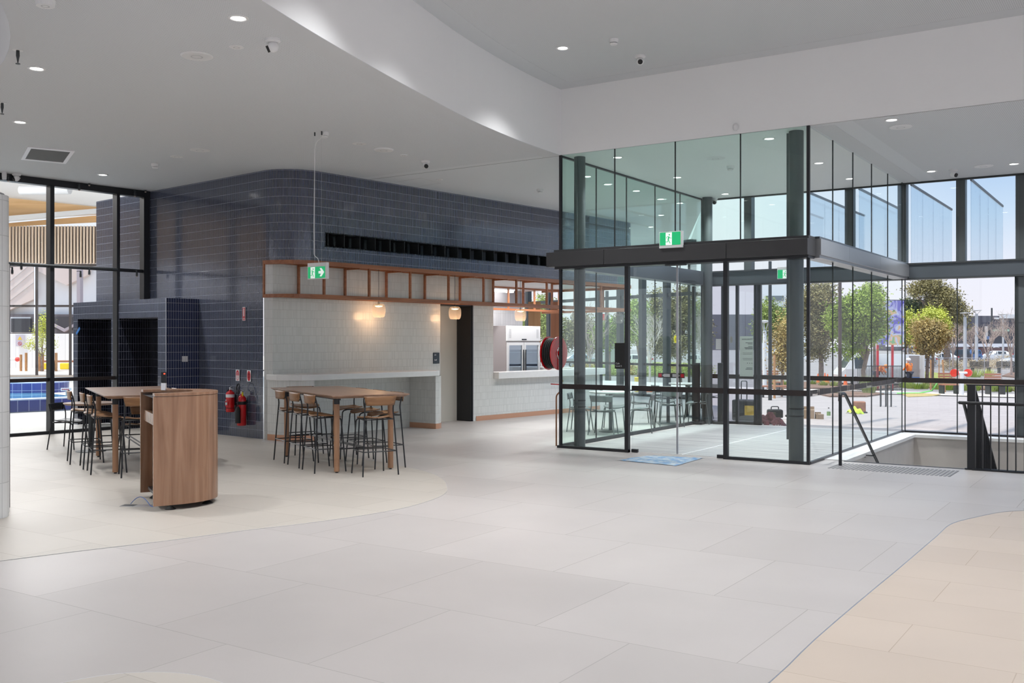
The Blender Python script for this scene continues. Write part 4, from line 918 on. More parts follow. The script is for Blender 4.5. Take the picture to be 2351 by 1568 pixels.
detector(1409, 90, HIGH, 'white smoke detector in the raised ceiling'); detector(1677, 381, LOW, 'white smoke detector inside the glass box'); detector(745, 304, LOW, 'white smoke detector beside the hanging sign wires')
camera_(627, 90, LOW, 'white dome camera beside the curved bulkhead', -.9); camera_(977, 369, LOW, 'white angled camera above the middle of the blue wall', .9); camera_(1470, 128, HIGH, 'white camera with black lens in the raised ceiling', .0 + .45)
camera_(2189, 390, LOW, 'white camera between the speaker and downlight near the street facade', 1.2); camera_(38, 399, LOW, 'white camera above the left glass wall', -.3); camera_(1640, 455, LOW, 'white camera above the back column of the glass box', .4)
sprinkler(41, 115, LOW, 'dark hanging sprinkler near the top left corner', .14); sprinkler(5, 236, LOW, 'dark hanging sprinkler at the left edge', .14)
p = P(10, 395, LOW); m = MB(); m.lathe([(0, -.13), (.035, -.125), (.04, -.06), (.04, 0)], (p.x, p.y, p.z), 16); tag(m.build('motion_sensor', M['lgrey'], smooth=True), 'small white cylinder sensor at the left end of the glass wall head', 'sensor')
p = iA(1690, 292, y=13.26); t = thing('motion_sensor', 'small white sensor on the straight bulkhead over the glass box', 'sensor', (p.x, 13.27, p.z)); m = MB(); m.sphere((0, -.03, 0), .04, 1, 1, 1.3, 14, 10); m.build('housing', M['lgrey'], parent=t, smooth=True)
a, b_, c_, d__ = P(64,336,LOW), P(172,346,LOW), P(151,375,LOW), P(48,365,LOW)
vn = thing('ceiling_vent', 'square grey ceiling vent with white frame', 'vent', tuple((a + c_)/2))
o_c = (a + c_)/2
qd = [(p_ - o_c) for p_ in (a, b_, c_, d__)]
m = MB(); i_ = [q_ * .84 for q_ in qd]
for j in range(4):
    m.prism([tuple(qd[j][:2]), tuple(qd[(j+1) % 4][:2]), tuple(i_[(j+1) % 4][:2]), tuple(i_[j][:2])], -.012, 0)
m.build('frame', M['signwhite'], parent=vn); m = MB(); m.prism([tuple(q_[:2]) for q_ in i_], -.004, 0); m.build('grille', perfmat('vent_mesh', (.16, .16, .16)), parent=vn)
m = MB(); s1, s2 = P(850, 412, LOW), P(1284, 358, LOW); m.bar((s1.x, s1.y, LOW - .001), (s2.x, s2.y, LOW - .001), .006, .002); struct(m.build('trim_17', M['steel']), 'thin expansion joint in the lower ceiling')
hq = [P(x_, y_, LOW) for x_, y_ in ((913, 417), (968, 409), (1013, 420), (956, 429))]
m = MB()
for j in range(4): m.bar(tuple(hq[j][:2]) + (LOW - .001,), tuple(hq[(j+1) % 4][:2]) + (LOW - .001,), .006, .002)
tag(m.build('access_hatch', M['grey']), 'flush ceiling access hatch outline above the blue wall', 'hatch')
# small dark spot clips on the glass wall head and rail
for k, (px, py, u_) in enumerate(((19, 415, 0), (45, 408, 0), (205, 425, 0), (182, 436, 0), (334, 440, 0), (310, 450, 0), (28, 628, 0), (49, 618, 0), (185, 636, 0), (205, 630, 0), (314, 634, 0))):
    pk = iKu(px, py, u=-17.6); pw = KW(pk[0], pk[1], pk[2] + .06)
    nm = ['leftmost', 'second', 'fourth', 'third', 'rightmost', 'fifth'][k] + ' small dark clip light along the glass wall head' if k < 6 else ['leftmost', 'second', 'third', 'fourth', 'rightmost'][k-6] + ' small dark clip light below the middle transom of the glass wall'
    t = thing('clip_light', nm, 'clip light', tuple(pw), -KA, 'small clip lights on the glass wall')
    m = MB(); m.box(-.012, .012, -.012, .012, 0, .05); m.bar((0, 0, .05), (-.14, 0, .05), .01, .01); m.build('bracket', M['steel'], parent=t)
    m = MB(); m.cyl((0, 0), .02, -.06, 0, 12); m.build('lamp_head', M['steel'], parent=t)
    m = MB(); m.cyl((0, 0), .016, -.075, -.06, 12); m.build('lens', pmat('clip_lens_%d' % k, (.5, .4, .35), .3), parent=t)
# ================================================================ THINGS ON WALLS AND AT THE STAIRS
def wallK(px, py, v=10.05): q_ = iKu(px, py, v=v); return q_
def wthing(name, label, cat, px, py, off=.012):
    q_ = wallK(px, py); w = KW(q_[0], 10.05 - off, q_[2]); return thing(name, label, cat, tuple(w), -KA)
t = wthing('fire_sign', 'tall red and white extinguisher location sign high on the blue wall', 'sign', 561.5, 720.5)
m = MB(); m.cb((0, 0, 0), (.085, .004, .235)); m.build('board', M['signwhite'], parent=t); m = MB(); m.cb((0, -.0026, .012), (.072, .001, .19)); m.cb((0, -.0026, -.102), (.072, .001, .016)); m.build('red_field', M['signred'], parent=t)
m = MB(); m.cb((0, -.0036, .02), (.026, .001, .13)); m.lathe([(0, .0), (.013, 0)], (0, -.004, .1)); m.cb((0, -.0036, .092), (.014, .001, .02)); m.build('extinguisher_symbol', M['signwhite'], parent=t)
m = MB(); m.cb((0, -.0036, -.068), (.010, .001, .012)); m.build('flame_symbol', M['signwhite'], parent=t)
for px, lb, blk_ in ((547, 'white sign with a red and white oval above the left fire extinguisher', False), (573, 'white sign with a solid red oval above the right fire extinguisher', True)):
    t = wthing('fire_sign', lb, 'sign', px, 861.5 if not blk_ else 863)
    m = MB(); m.cb((0, 0, 0), (.112, .004, .195)); m.build('board', M['signwhite'], parent=t)
    def oval(y, a0, a1, sc=1.0, n=24):
        pts = [(.049*sc*math.cos(math.radians(a0 + (a1-a0)*i/n)), .088*sc*math.sin(math.radians(a0 + (a1-a0)*i/n))) for i in range(n + 1)]
        mm = MB(); mm.add([(x, y, z) for x, z in pts], [list(range(len(pts)))]); return mm
    oval(-.0026, 0, 359).build('red_oval', M['signred'], parent=t)
    if not blk_:
        oval(-.0032, 180, 360, .86).build('white_half', M['signwhite'], parent=t)
        text('ABE', .022, M['signwhite'], t, (0, -.0036, .038), (PI/2, 0, 0), align='CENTER'); text('POWDER', .018, M['signwhite'], t, (0, -.0036, .014), (PI/2, 0, 0), align='CENTER')
        for k in range(4): pass
        m = MB(); [m.cb((0, -.0036, -.012 - .014*k), (.06 - .008*k, .0008, .004)) for k in range(4)]; m.build('small_print', M['signred'], parent=t)
    else:
        text('CO2', .026, M['rubber'], t, (0, -.0036, .022), (PI/2, 0, 0), align='CENTER')
        m = MB(); [m.cb((0, -.0036, .008 - .014*k), (.06 - .007*k, .0008, .004)) for k in range(4)]; m.build('small_print', M['rubber'], parent=t)
def extinguisher(label, px, pyb, h, r, co2):
    q_ = wallK(px, pyb); w = KW(q_[0], 10.05 - r - .02, q_[2]); t = thing('fire_extinguisher', label, 'fire extinguisher', tuple(w), -KA)
    m = MB(); m.lathe([(0, 0), (r*.9, 0), (r, .012), (r, h*.80), (r*.93, h*.87), (r*.6, h*.93), (.022, h*.96), (.02, h)], n=28); m.build('cylinder', M['red'], parent=t, smooth=True)
    m = MB(); m.cyl((0, 0), .02, h, h + .035, 12); m.tube([(0, 0, h + .02), (.02, -.01, h + .05), (.075, -.02, h + .065)], .006, 6); m.tube([(0, 0, h + .03), (-.02, 0, h + .035)], .012, 8); m.bar((0, 0, h + .02), (.09, 0, h + .01), .012, .008); m.build('valve', M['alu'], parent=t)
    m = MB(); m.box(-.02, .02, r - .005, r + .02, h*.3, h*.8); m.build('wall_bracket', M['steel'], parent=t)
    if not co2:
        m = MB(); m.lathe([(r + .001, h*.66), (r + .001, h*.80)], n=28); m.build('white_band', M['signwhite'], parent=t, smooth=True)
        m = MB(); m.lathe([(r + .0015, h*.17), (r + .0015, h*.19)], n=28); m.build('strap', M['rubber'], parent=t)
        m = MB(); m.tube(bent([(-.02, 0, h + .03), (-r - .012, 0, h*.95), (-r - .014, 0, h*.2)], .05), .008, 8); m.build('hose', M['rubber'], parent=t, smooth=True)
        lz = h*.38
    else:
        m = MB(); m.lathe([(r + .001, h*.66), (r + .001, h*.76)], n=28); m.build('black_band', M['rubber'], parent=t, smooth=True)
        m = MB(); m.tube(bent([(-.03, -.01, h + .03), (-.13, -.02, h + .05), (-.10, -.02, h + .16), (.0, -.04, h + .17), (.03, -r - .02, h*.9), (.035, -r - .02, h*.45)], .06, 6), .010, 8); m.build('hose', M['rubber'], parent=t, smooth=True)
        m = MB(); m.lathe([(.0, .30), (.022, .30), (.042, .24), (.046, .02), (.0, .02)], (.045, -r - .03, .03), 18); m.build('horn', M['rubber'], parent=t, smooth=.6)
        m = MB(); m.cb((.04, -.01, h - .01), (.03, .012, .08), .2); m.build('yellow_tag', pmat('yellow_tag', (.6, .5, .01), .5), parent=t)
        lz = h*.30
    m = MB(); m.cb((0, -r - .002, lz), (r*1.1, .002, .09)); m.build('label', M['signred'], parent=t)
    m = MB(); m.cb((-.004, -r - .004, lz), (.052, .001, .05)); m.build('label_picture', pmat('label_green_%d' % co2, (.45, .6, .55), .5, var=.8, vscale=60), parent=t)
    m = MB(); m.cb((-.012, -r - .004, lz + .065), (.045, .001, .007)); m.cb((-.012, -r - .004, lz + .052), (.034, .001, .005)); m.build('label_lettering', M['signwhite'], parent=t)
    return t
extinguisher('shorter red fire extinguisher with white band on the blue wall', 539.5, 945, .385, .075, 0)
extinguisher('taller red fire extinguisher with black band and black horn on the blue wall', 566, 976, .545, .078, 1)
q_ = iKu(424, 824, u=-15.995); w = KW(*q_); t = thing('wall_switch', 'white square switch plate on the navy side of the portal box', 'switch', tuple(w), -KA); m = MB(); m.cb((.006, 0, 0), (.01, .11, .10)); m.build('plate', M['signwhite'], parent=t, bevel=.003)
m = MB(); m.cb((.013, 0, 0), (.006, .03, .04)); m.build('rocker', M['lgrey'], parent=t)
q_ = iKu(1001, 822, u=UW); w = KW(*q_); t = thing('room_sign', 'small dark room sign left of the passage opening', 'sign', tuple(w), -KA); m = MB(); m.cb((.008, 0, 0), (.012, .17, .215)); m.build('board', pmat('sign_slate', (.03, .045, .06), .5), parent=t, bevel=.002)
text('L/S', .04, M['signwhite'], t, (.0145, -.06, .05), (PI/2, 0, PI/2)); text('Staff', .04, M['signwhite'], t, (.0145, -.06, -.05), (PI/2, 0, PI/2))
# hose reel beside the glass box
hx, hy = -8.06, 13.47
t = thing('fire_hose_reel', 'red fire hose reel with black hose beside the glass box', 'fire hose reel', (hx, hy, 0))
def discx(x0, x1, r, zc, n=40): m = MB(); m.tube([(x0, 0, zc), (x1, 0, zc)], r, n); return m
zc = 1.465
for x in (-.10, .085):
    m = MB(); m.tube([(x - .006, 0, zc), (x + .006, 0, zc)], .265, 44); m.build('side_plate', M['red'], parent=t, bevel=.003)
m = MB(); rr_ = random.Random(5)
for j in range(4):
    for i in range(5): 
        R2 = .225 - j*.026; x = -.075 + i*.035 + (.01 if j % 2 else 0)
        m.tube([(x, R2*math.cos(2*PI*k/32), zc + R2*math.sin(2*PI*k/32)) for k in range(33)], .0165, 8, False)
m.build('rubber_hose', M['rubber'], parent=t, smooth=True)
m = MB(); m.tube([(-.12, 0, zc), (.13, 0, zc)], .035, 16); m.build('axle', M['red'], parent=t)
m = MB(); m.tube([(.092, .06*math.cos(2*PI*k/24), zc + .085*math.sin(2*PI*k/24)) for k in range(25)], .006, 6, False); m.tube([(.12, 0, zc), (.12, 0, .98)], .014, 10); m.build('chrome_guide', M['chrome'], parent=t)
m = MB(); m.cyl((.12, 0), .02, .93, 1.06, 12); m.tube([(.12, 0, 1.03), (.16, 0, 1.03)], .018, 8); m.build('valve', pmat('brass', (.5, .36, .2), .35, .8), parent=t)
m = MB(); m.tube([(.11, 0, .97), (-.06, 0, .975)], .008, 8); m.tube([(.115, 0, 1.09), (.13, -.02, 1.09)], .012, 8); m.build('valve_handle', M['red'], parent=t)
m = MB(); m.tube(bent([(.12, 0, .95), (.115, 0, .86), (.04, 0, .80), (.04, 0, 0)], .04), .0125, 12); m.build('copper_pipe', pmat('old_copper', (.34, .16, .09), .4, .5), parent=t, smooth=True)
# sign boards on the glass
q_ = iA(1423, 817, y=Y0 - .02); t = thing('cafe_sign', 'black cafe direction board fixed to the glass left of the sliding doors', 'sign', tuple(q_)); m = MB(); m.cb((0, 0, 0), (.165, .006, .385)); m.build('board', M['rubber'], parent=t)
text('Cafe', .035, M['grey'], t, (-.066, -.004, -.125), (PI/2, 0, 0)); text('Level 2', .035, M['grey'], t, (-.066, -.004, -.163), (PI/2, 0, 0))
q_ = iA(1714, 818, y=Y1 - .02); t = thing('notice_board', 'pale green welcome notice on the outer door, seen from behind', 'notice', tuple(q_))
pg = pmat('notice_back', (.40, .45, .42), .6); m = MB(); m.cb((0, 0, 0), (.28, .004, .80)); m.build('sheet', pg, parent=t); dk = pmat('notice_ink', (.10, .11, .11), .6)
text('Welcome', .055, dk, t, (.125, -.0035, .325), (PI/2, 0, 0), mirror=True)
m = MB(); [m.cb((.125 - w_/2, -.003, z), (w_, .001, .013)) for w_, z in ((.145, .27), (.10, .245), (.09, .195), (.165, .17), (.15, .148))]; m.build('bold_print', dk, parent=t)
m = MB(); [m.cb((.02, -.003, .07 - .028*k), (.20 - .02*(k % 2), .001, .006)) for k in (0, 1, 4, 5)]; [m.cb((.11 - .045*k, -.003, -.135), (.016, .001, .016)) for k in range(3)]; m.cb((.06, -.003, -.23), (.12, .001, .012)); m.cb((.05, -.003, -.255), (.14, .001, .012)); m.build('small_print', dk, parent=t)
q_ = iA(1651, 790, y=Y1 - .03); t = thing('paper_notice', 'white paper sheet taped to the outer glass door', 'notice', tuple(q_)); m = MB(); m.cb((0, 0, 0), (.14, .003, .21)); m.build('sheet', M['grey'], parent=t)
q_ = iA(1541, 862, y=Y0 + .08); t = thing('door_sticker', 'red and grey arrow strip across the sliding doors', 'sticker', tuple(q_))
m = MB(); m.cb((0, 0, 0), (.42, .003, .072)); m.build('strip', M['steel'], parent=t); m = MB(); m.cb((-.175, -.003, 0), (.05, .002, .05)); m.cb((.175, -.003, 0), (.05, .002, .05)); m.build('red_end', M['signred'], parent=t)
m = MB()
for s in (-1, 1): m.add([(s*.02, -.003, -.022), (s*.11, -.003, -.022), (s*.14, -.003, 0), (s*.11, -.003, .022), (s*.02, -.003, .022)], [(0, 1, 2, 3, 4)])
m.build('arrow', M['grey'], parent=t)
q_ = iA(1551, 779, x=X0 + .012); t = thing('door_warning_disc', 'yellow round warning disc stuck on the left glass side of the entrance box', 'sticker', tuple(q_), PI/2)
m = MB(); m.tube([(0, -.001, 0), (0, .001, 0)], .072, 28); m.build('disc', pmat('warning_yellow', (.85, .80, .02), .5, emit=(.8, .75, .0), estr=.0), parent=t); m = MB(); m.bar((-.01, -.002, -.03), (.012, -.002, .03), .002, .014); m.build('symbol', M['rubber'], parent=t)
q_ = iA(1561, 604, y=13.17); t = thing('door_sensor', 'small black motion sensor under the header above the sliding doors', 'sensor', (q_.x - .05, 13.14, 2.735)); m = MB(); m.box(-.16, .16, -.03, .03, 0, .03); m.build('housing', M['steel'], parent=t, bevel=.008)
# blue plastic sheet
a, b_, c_, d__ = P(1418, 1057), P(1490, 1046.5), P(1615, 1052), P(1552, 1070)
bmx, t2, b2, o2 = nodes('blue_plastic'); tc = t2.nodes.new('ShaderNodeTexCoord'); n = t2.nodes.new('ShaderNodeTexNoise'); n.inputs['Scale'].default_value = 9; n.inputs['Detail'].default_value = 8
r = t2.nodes.new('ShaderNodeValToRGB'); r.color_ramp.elements[0].position = .42; r.color_ramp.elements[1].position = .6; r.color_ramp.elements[0].color = (.20, .38, .66, 1); r.color_ramp.elements[1].color = (.58, .66, .74, 1)
t2.links.new(tc.outputs['Object'], n.inputs['Vector']); t2.links.new(n.outputs[0], r.inputs[0]); t2.links.new(r.outputs[0], b2.inputs['Base Color']); b2.inputs['Roughness'].default_value = .25
m = MB(); nx, ny = 20, 10; rr_ = random.Random(2)
vs = []
for j in range(ny + 1):
    for i in range(nx + 1):
        s_, u_ = i/nx, j/ny; p_ = (a*(1-s_) + d__*s_)*(1-u_) + (b_*(1-s_) + c_*s_)*u_; vs.append((p_.x, p_.y, .003 + .006*rr_.random()))
m.add(vs, [(j*(nx+1)+i, j*(nx+1)+i+1, (j+1)*(nx+1)+i+1, (j+1)*(nx+1)+i) for j in range(ny) for i in range(nx)]); o = m.build('plastic_sheet', bmx, smooth=3.0); tag(o, 'thin crinkled blue plastic sheet on the floor at the sliding doors', 'sheet')
# tactile strip: counted studs are one pattern of the strip
tp = [P(1907, 1075), P(1932, 1064), P(2201, 1082), P(2179, 1095)]
st = thing('tactile_strip', 'strip of grey tactile studs in front of the stairs', 'tactile strip', (0, 0, 0))
m = MB(); yb0, yb1, xa, xb_ = 13.05, 13.66, -3.64, -2.16; i = 0
x = xa
while x < xb_:
    y = yb0
    while y < yb1:
        m.lathe([(.0175, 0), (.0175, .004), (.012, .006), (0, .006)], (x, y, 0), 8); y += .05
    x += .05
m.build('studs', pmat('stud_grey', (.25, .25, .25), .4), parent=st)['kind'] = 'stuff'
# rails at the stairs
hr = thing('stair_handrail', 'black tubular handrail with post beside the glass box', 'handrail', (0, 0, 0))
m = MB(); m.tube(bent([(-3.59, 13.40, 0), (-3.59, 13.40, .95), (-3.59, 13.62, .95), (-3.50, 17.2, -1.42)], .05, 6), .021, 14); m.build('rail', M['black'], parent=hr, smooth=True)
pb = iA(1988, 1045, x=-3.66); m = MB(); m.tube([(-3.68, pb.y, pb.z), (-3.665, pb.y, pb.z)], .035, 16); m.tube(bent([(-3.67, pb.y, pb.z), (-3.56, pb.y, pb.z), (-3.54, pb.y, .93 - .662*(pb.y - 13.62))], .03), .009, 8); m.build('wall_bracket', M['black'], parent=hr)
bl = thing('balustrade', 'black bar balustrade with handrail along the stairwell edge', 'balustrade', (0, 0, 0)); yb = 13.89
m = MB(); m.box(-2.12, 2.2, yb - .03, yb + .03, 1.085, 1.10); m.build('top_rail', M['black'], parent=bl)
m = MB(); m.box(-2.14, 2.2, yb - .03, yb + .03, .003, .02); m.build('bottom_rail', M['black'], parent=bl)
m = MB(); m.box(-2.11, -2.015, yb - .035, yb + .02, .02, 1.085); m.build('end_post', M['black'], parent=bl)
x = -1.975 + .04; k = 0
while x < 2.1:
    m = MB(); m.box(x - .006, x + .006, yb - .02, yb + .02, .02, 1.085); m.build('baluster', M['black'], parent=bl); x += .096
m = MB(); m.tube([(-2.20, yb - .09, .865), (2.2, yb - .09, .855)], .021, 14); m.tube(bent([(-2.19, yb - .09, .865), (-2.17, yb + .1, .85), (-2.17, yb + .8, .35), (-2.17, 16.5, -1.1)], .04), .021, 12); m.build('handrail', M['black'], parent=bl, smooth=True)
sb = thing('stair_balustrade', 'black sloping balustrade going down along the stairs', 'balustrade', (0, 0, 0))
def zs(y): return 1.09 - max(0, y - 14.0) * .655
m = MB(); m.bar((-2.06, 13.95, zs(13.95)), (-2.06, 18.2, zs(18.2)), .06, .02); m.bar((-2.06, 13.95, -.02), (-2.06, 18.2, -.02 - 4.2*.655), .06, .02); m.build('rail', M['black'], parent=sb)
y = 14.02
while y < 18.1:
    m = MB(); z0_ = -.01 - max(0, y - 14.0)*.655; m.box(-2.085, -2.035, y - .006, y + .006, z0_, zs(y)); m.build('baluster', M['black'], parent=sb); y += .1
# kiosk fridge
fu, v0, v1, ft = -15.5, 18.08, 19.36, 2.03
f_ = thing('display_fridge', 'white upright display fridge with two glass doors inside the kiosk', 'fridge', (0, 0, 0), -KA)
m = MB(); m.box(fu - .72, fu - .04, v0, v1, .0, ft); m.build('cabinet', pmat('fridge_side', (.40, .36, .36), .4), parent=f_)
m = MB(); m.box(fu - .06, fu + .0, v0, v1, 1.66, ft); m.build('canopy', M['white'], parent=f_, bevel=.01)
m = MB(); [m.box(fu, fu + .002, v0 + .07 + dv2, v0 + .15 + dv2, 1.74 + k*.028, 1.752 + k*.028) for k in range(8) for dv2 in (0, 1.05)]; m.build('louvre', M['grey'], parent=f_)
m = MB(); m.box(fu, fu + .004, (v0+v1)/2 - .09, (v0+v1)/2 + .09, 1.685, 1.715); m.build('display', M['steel'], parent=f_)
for j, (a, b) in enumerate(((v0 + .02, (v0+v1)/2 - .01), ((v0+v1)/2 + .01, v1 - .02))):
    m = MB(); [m.box(*q) for q in ((fu - .04, fu, a, a + .06, .1, 1.63), (fu - .04, fu, b - .06, b, .1, 1.63), (fu - .04, fu, a + .06, b - .06, 1.56, 1.63), (fu - .04, fu, a + .06, b - .06, .1, .18))]; dd = m.build('door', M['white'], parent=f_)
    m = MB(); m.box(fu - .025, fu - .015, a + .06, b - .06, .18, 1.56); m.build('door_glass', glassmat('fridge_glass_%d' % j, (.75, .85, .95), .25), parent=dd)
    hy_ = b - .03 if j == 0 else a + .03
    m = MB(); m.box(fu + .012, fu + .03, hy_ - .012, hy_ + .012, .6, 1.45); m.build('handle', M['steel'], parent=dd)
m = MB(); m.box(fu - .045, fu - .041, v0 + .05, v1 - .05, .15, 1.6); m.build('lit_interior', pmat('fridge_inside', (.55, .68, .85), .5, emit=(.6, .75, 1.0), estr=.35), parent=f_)
for z in (.5, .8, 1.1, 1.38):
    m = MB(); m.box(fu - .04, fu - .027, v0 + .09, v1 - .09, z, z + .012); m.build('shelf', M['alu'], parent=f_)
q_ = iKu(1139, 658, u=-17.05); w = KW(*q_); m = MB(); m.cb((w.x, w.y, w.z), (.18, .18, .22), -KA); o = m.build('emergency_light', M['signwhite'], bevel=.02); tag(o, 'small white fitting on the grey bulkhead above the kiosk fridge', 'fitting')
# timber doors seen through the kiosk
for px, hw, ztop, lb in ((1227, 14, 690, 'tall timber door panel seen through the kiosk, beside the fridge'), (1277, 13, 690, 'tall red brown timber door panel seen through the kiosk above the hose reel')):
    c_ = D(px, 784, 27.5); w_ = 2*hw/FPX*27.5; t = thing('timber_door', lb, 'door', (c_.x, c_.y, 0), CA); m = MB(); m.box(-w_/2, w_/2, -.04, .04, 0, 2.75); m.build('leaf', woodmat('door_ply_%d' % px, (.26, .13, .05) if px == 1227 else (.20, .075, .035), (.36, .19, .08) if px == 1227 else (.28, .11, .05), .4, 'Z', 6), parent=t)
    m = MB(); m.box(w_/2 - .12, w_/2 - .08, -.07, -.04, .9, 1.2); m.build('handle', M['steel'], parent=t)
# ================================================================ OUTSIDE, STREET SIDE
def ground(name, y0, y1, mat, label, dz=0.0, x0=-150, x1=220, step=1.5):
    m = MB(); ysn = [y0]; 
    while ysn[-1] < y1: ysn.append(min(y1, ysn[-1] + (step if ysn[-1] < 66 else 60)))
    vs = [(x, y, gz(y) + dz) for y in ysn for x in (x0, x1)]
    m.add(vs, [(2*i, 2*i+1, 2*i+3, 2*i+2) for i in range(len(ysn) - 1)]); return struct(m.build(name, mat), label)
pav = tilemat('plaza_paver', (0.38, 0.335, 0.32), (0.42, 0.375, 0.36), (0.28, 0.25, 0.24), 1.2, 0.4, 0.006, 0.7, offset=.33, uv=False, bump=0.1, noise=0.12)
m = MB(); vs = []; ysn = [19.1 + 1.5*i for i in range(18)] 
vs = [(x, y, gz(y)) for y in ysn for x in (-7.82 - (y - 19.1)*.48, 220)]
m.add(vs, [(2*i, 2*i+1, 2*i+3, 2*i+2) for i in range(len(ysn) - 1)]); struct(m.build('floor', pav), 'pale paved plaza outside the street facade')
ground('floor', 26, 400, pmat('asphalt', (.27, .25, .24), .85, var=.12, vscale=.6), 'grey asphalt car park and road', -0.03)
ground('floor', 46.5, 52, pmat('path_concrete', (.55, .50, .46), .8, var=.06, vscale=.5), 'pale footpath beyond the garden bed', 0.0)
mulch = pmat('mulch', (.19, .11, .075), .95, var=.35, vscale=9)
grassm = pmat('grass', (.27, .30, .07), .95, var=.35, vscale=3)
beds = [G(*q) for q in [(2010, 897), (2060, 889), (2200, 893), (2420, 900), (2500, 880), (2250, 872), (2100, 870), (1900, 878), (1745, 880), (1745, 893), (1900, 893)]]
def bed(pts, mat, label, name='garden_bed', h=.06):
    m = MB(); n = len(pts); m.add([(p.x, p.y, p.z + h) for p in pts] + [(p.x, p.y, p.z - .1) for p in pts], [list(range(n))] + [(i, n + i, n + (i+1) % n, (i+1) % n) for i in range(n)]); return tag(m.build(name, mat), label, 'garden bed')
bed(beds, mulch, 'long mulched garden bed across the plaza')
bed([G(*q) for q in [(1870, 905), (1905, 912), (1990, 912), (2030, 906), (1990, 900), (1900, 899)]], mulch, 'small oval garden bed seen through the right side of the glass box')
bed([G(*q) for q in [(2070, 905), (2085, 912), (2140, 910), (2160, 906), (2110, 903)]], pmat('dry_grass', (.42, .33, .13), .95, var=.2), 'dry yellow grass patch on the plaza', 'grass_patch', .02)
bed([G(*q) for q in [(2085, 868), (2180, 872), (2190, 862), (2120, 855), (2085, 858)]], grassm, 'yellow green grass verge under the round ochre tree', 'grass_patch', .1)
bed([G(*q) for q in [(1340, 858), (1600, 862), (1600, 836), (1480, 832), (1340, 838)]], grassm, 'sunny lawn beyond the far seating nook', 'lawn', .1)
bed([G(*q) for q in [(2300, 864), (2345, 868), (2420, 862), (2420, 850), (2330, 852)]], mulch, 'mulched bed at the right edge behind the wire fence')
def leafmat(name, col, var=.4): col = tuple(min(.9, c*1.25) for c in col); return pmat(name, col, .75, var=var, vscale=1.2)
LM = {'olive': leafmat('leaf_olive', (.23, .20, .085)), 'ochre': leafmat('leaf_ochre', (.36, .27, .10)), 'lime': leafmat('leaf_lime', (.42, .45, .08)), 'green': leafmat('leaf_green', (.20, .27, .035)), 'dark': leafmat('leaf_dark', (.08, .11, .045)), 'mid': leafmat('leaf_mid', (.27, .33, .08)), 'straw': leafmat('leaf_straw', (.42, .34, .22))}
bark = pmat('bark', (.26, .19, .15), .9, var=.3, vscale=6); palebark = pmat('pale_bark', (.46, .36, .31), .9, var=.2, vscale=6)
def leaves(blobs, n, s, r_):
    n = int(n*2.6); s = s*.58; m = MB(); tot = sum(b[3]*b[4]*b[3] for b in blobs)
    for (bx, by, bz, rx, rz_) in blobs:
        k = int(n * rx*rx*rz_ / tot)
        # leaves sit in tufts on the shell and inside
        nt = max(4, k // 14)
        for _ in range(nt):
            u, v = r_.uniform(-1, 1), r_.uniform(0, 2*PI); q = math.sqrt(1 - u*u); rad = r_.uniform(.55, 1.0)
            cx_, cy_, cz_ = bx + rx*rad*q*math.cos(v), by + rx*rad*q*math.sin(v), bz + rz_*rad*u
            for _ in range(14):
                c = Vector((cx_ + r_.gauss(0, s*2.6), cy_ + r_.gauss(0, s*2.6), cz_ + r_.gauss(0, s*2.0)))
                a = Vector((r_.gauss(0,1), r_.gauss(0,1), r_.gauss(0,.7))).normalized(); b = a.cross(Vector((r_.gauss(0,1), r_.gauss(0,1), r_.gauss(0,1)))).normalized()
                w_ = s * r_.uniform(.5, 1.0)
                m.add([c - a*w_, c + b*w_*.5, c + a*w_, c - b*w_*.5], [(0, 1, 2, 3)])
    return m
def tree(name, label, base, H_, blobs, mat, n=2600, s=.16, tr=.12, seed=1, barkm=None, cat='tree', group=None):
    r_ = random.Random(seed); t = thing(name, label, cat, tuple(base), 0, group); m = MB()
    zt = min(b[2] for b in blobs)
    m.tube([(0, 0, -.2), (r_.uniform(-.1, .1), 0, zt*.5), (r_.uniform(-.2, .2), 0, zt)], [tr, tr*.85, tr*.7], 8)
    for b in blobs: m.tube([(0, 0, zt*.75), (b[0]*.5, b[1]*.5, zt*.5 + b[2]*.5), (b[0], b[1], b[2])], [tr*.6, tr*.4, tr*.12], 6)
    m.build('trunk', barkm or bark, parent=t, smooth=True)
    leaves(blobs, n, s, r_).build('crown', mat, parent=t)
    return t
def pxtree(name, label, d, base_px, boxes, mat, **k):
    """boxes: crown lobes as (centre px, centre py, half width px, half height px) seen at distance d"""
    b = GD(base_px, d); bl = []
    for (x, y, hw, hh) in boxes:
        p = D(x, y, d); r_ = hw*d/FPX
        bl.append((p.x - b.x, p.y - b.y + random.Random(int(x*7 + y)).uniform(-.5, .5)*r_, p.z - b.z, r_, hh*d/FPX))
    return tree(name, label, b, 5, bl, mat, **k)
pxtree('gum_tree', 'tall olive brown gum tree rising above the dark shed', 110, 2175, [(2115, 662, 26, 16), (2140, 652, 24, 14), (2165, 690, 36, 30), (2190, 720, 30, 34), (2140, 720, 26, 24), (2200, 755, 18, 28), (2100, 672, 12, 14)], LM['olive'], n=7000, s=.28, tr=.4, seed=3)
pxtree('gum_tree', 'small dark olive tree in front of the dark shed, left of the lime tree', 112, 2090, [(2092, 705, 18, 16), (2100, 722, 20, 16), (2082, 735, 14, 14)], LM['dark'], n=1600, s=.3, tr=.2, seed=4)
pxtree('street_tree', 'round two tone tree with lime top and ochre skirt on the verge', 62, 2128, [(2138, 770, 34, 28), (2128, 800, 24, 16), (2120, 755, 22, 20)], LM['ochre'], n=4200, s=.17, tr=.12, seed=5)
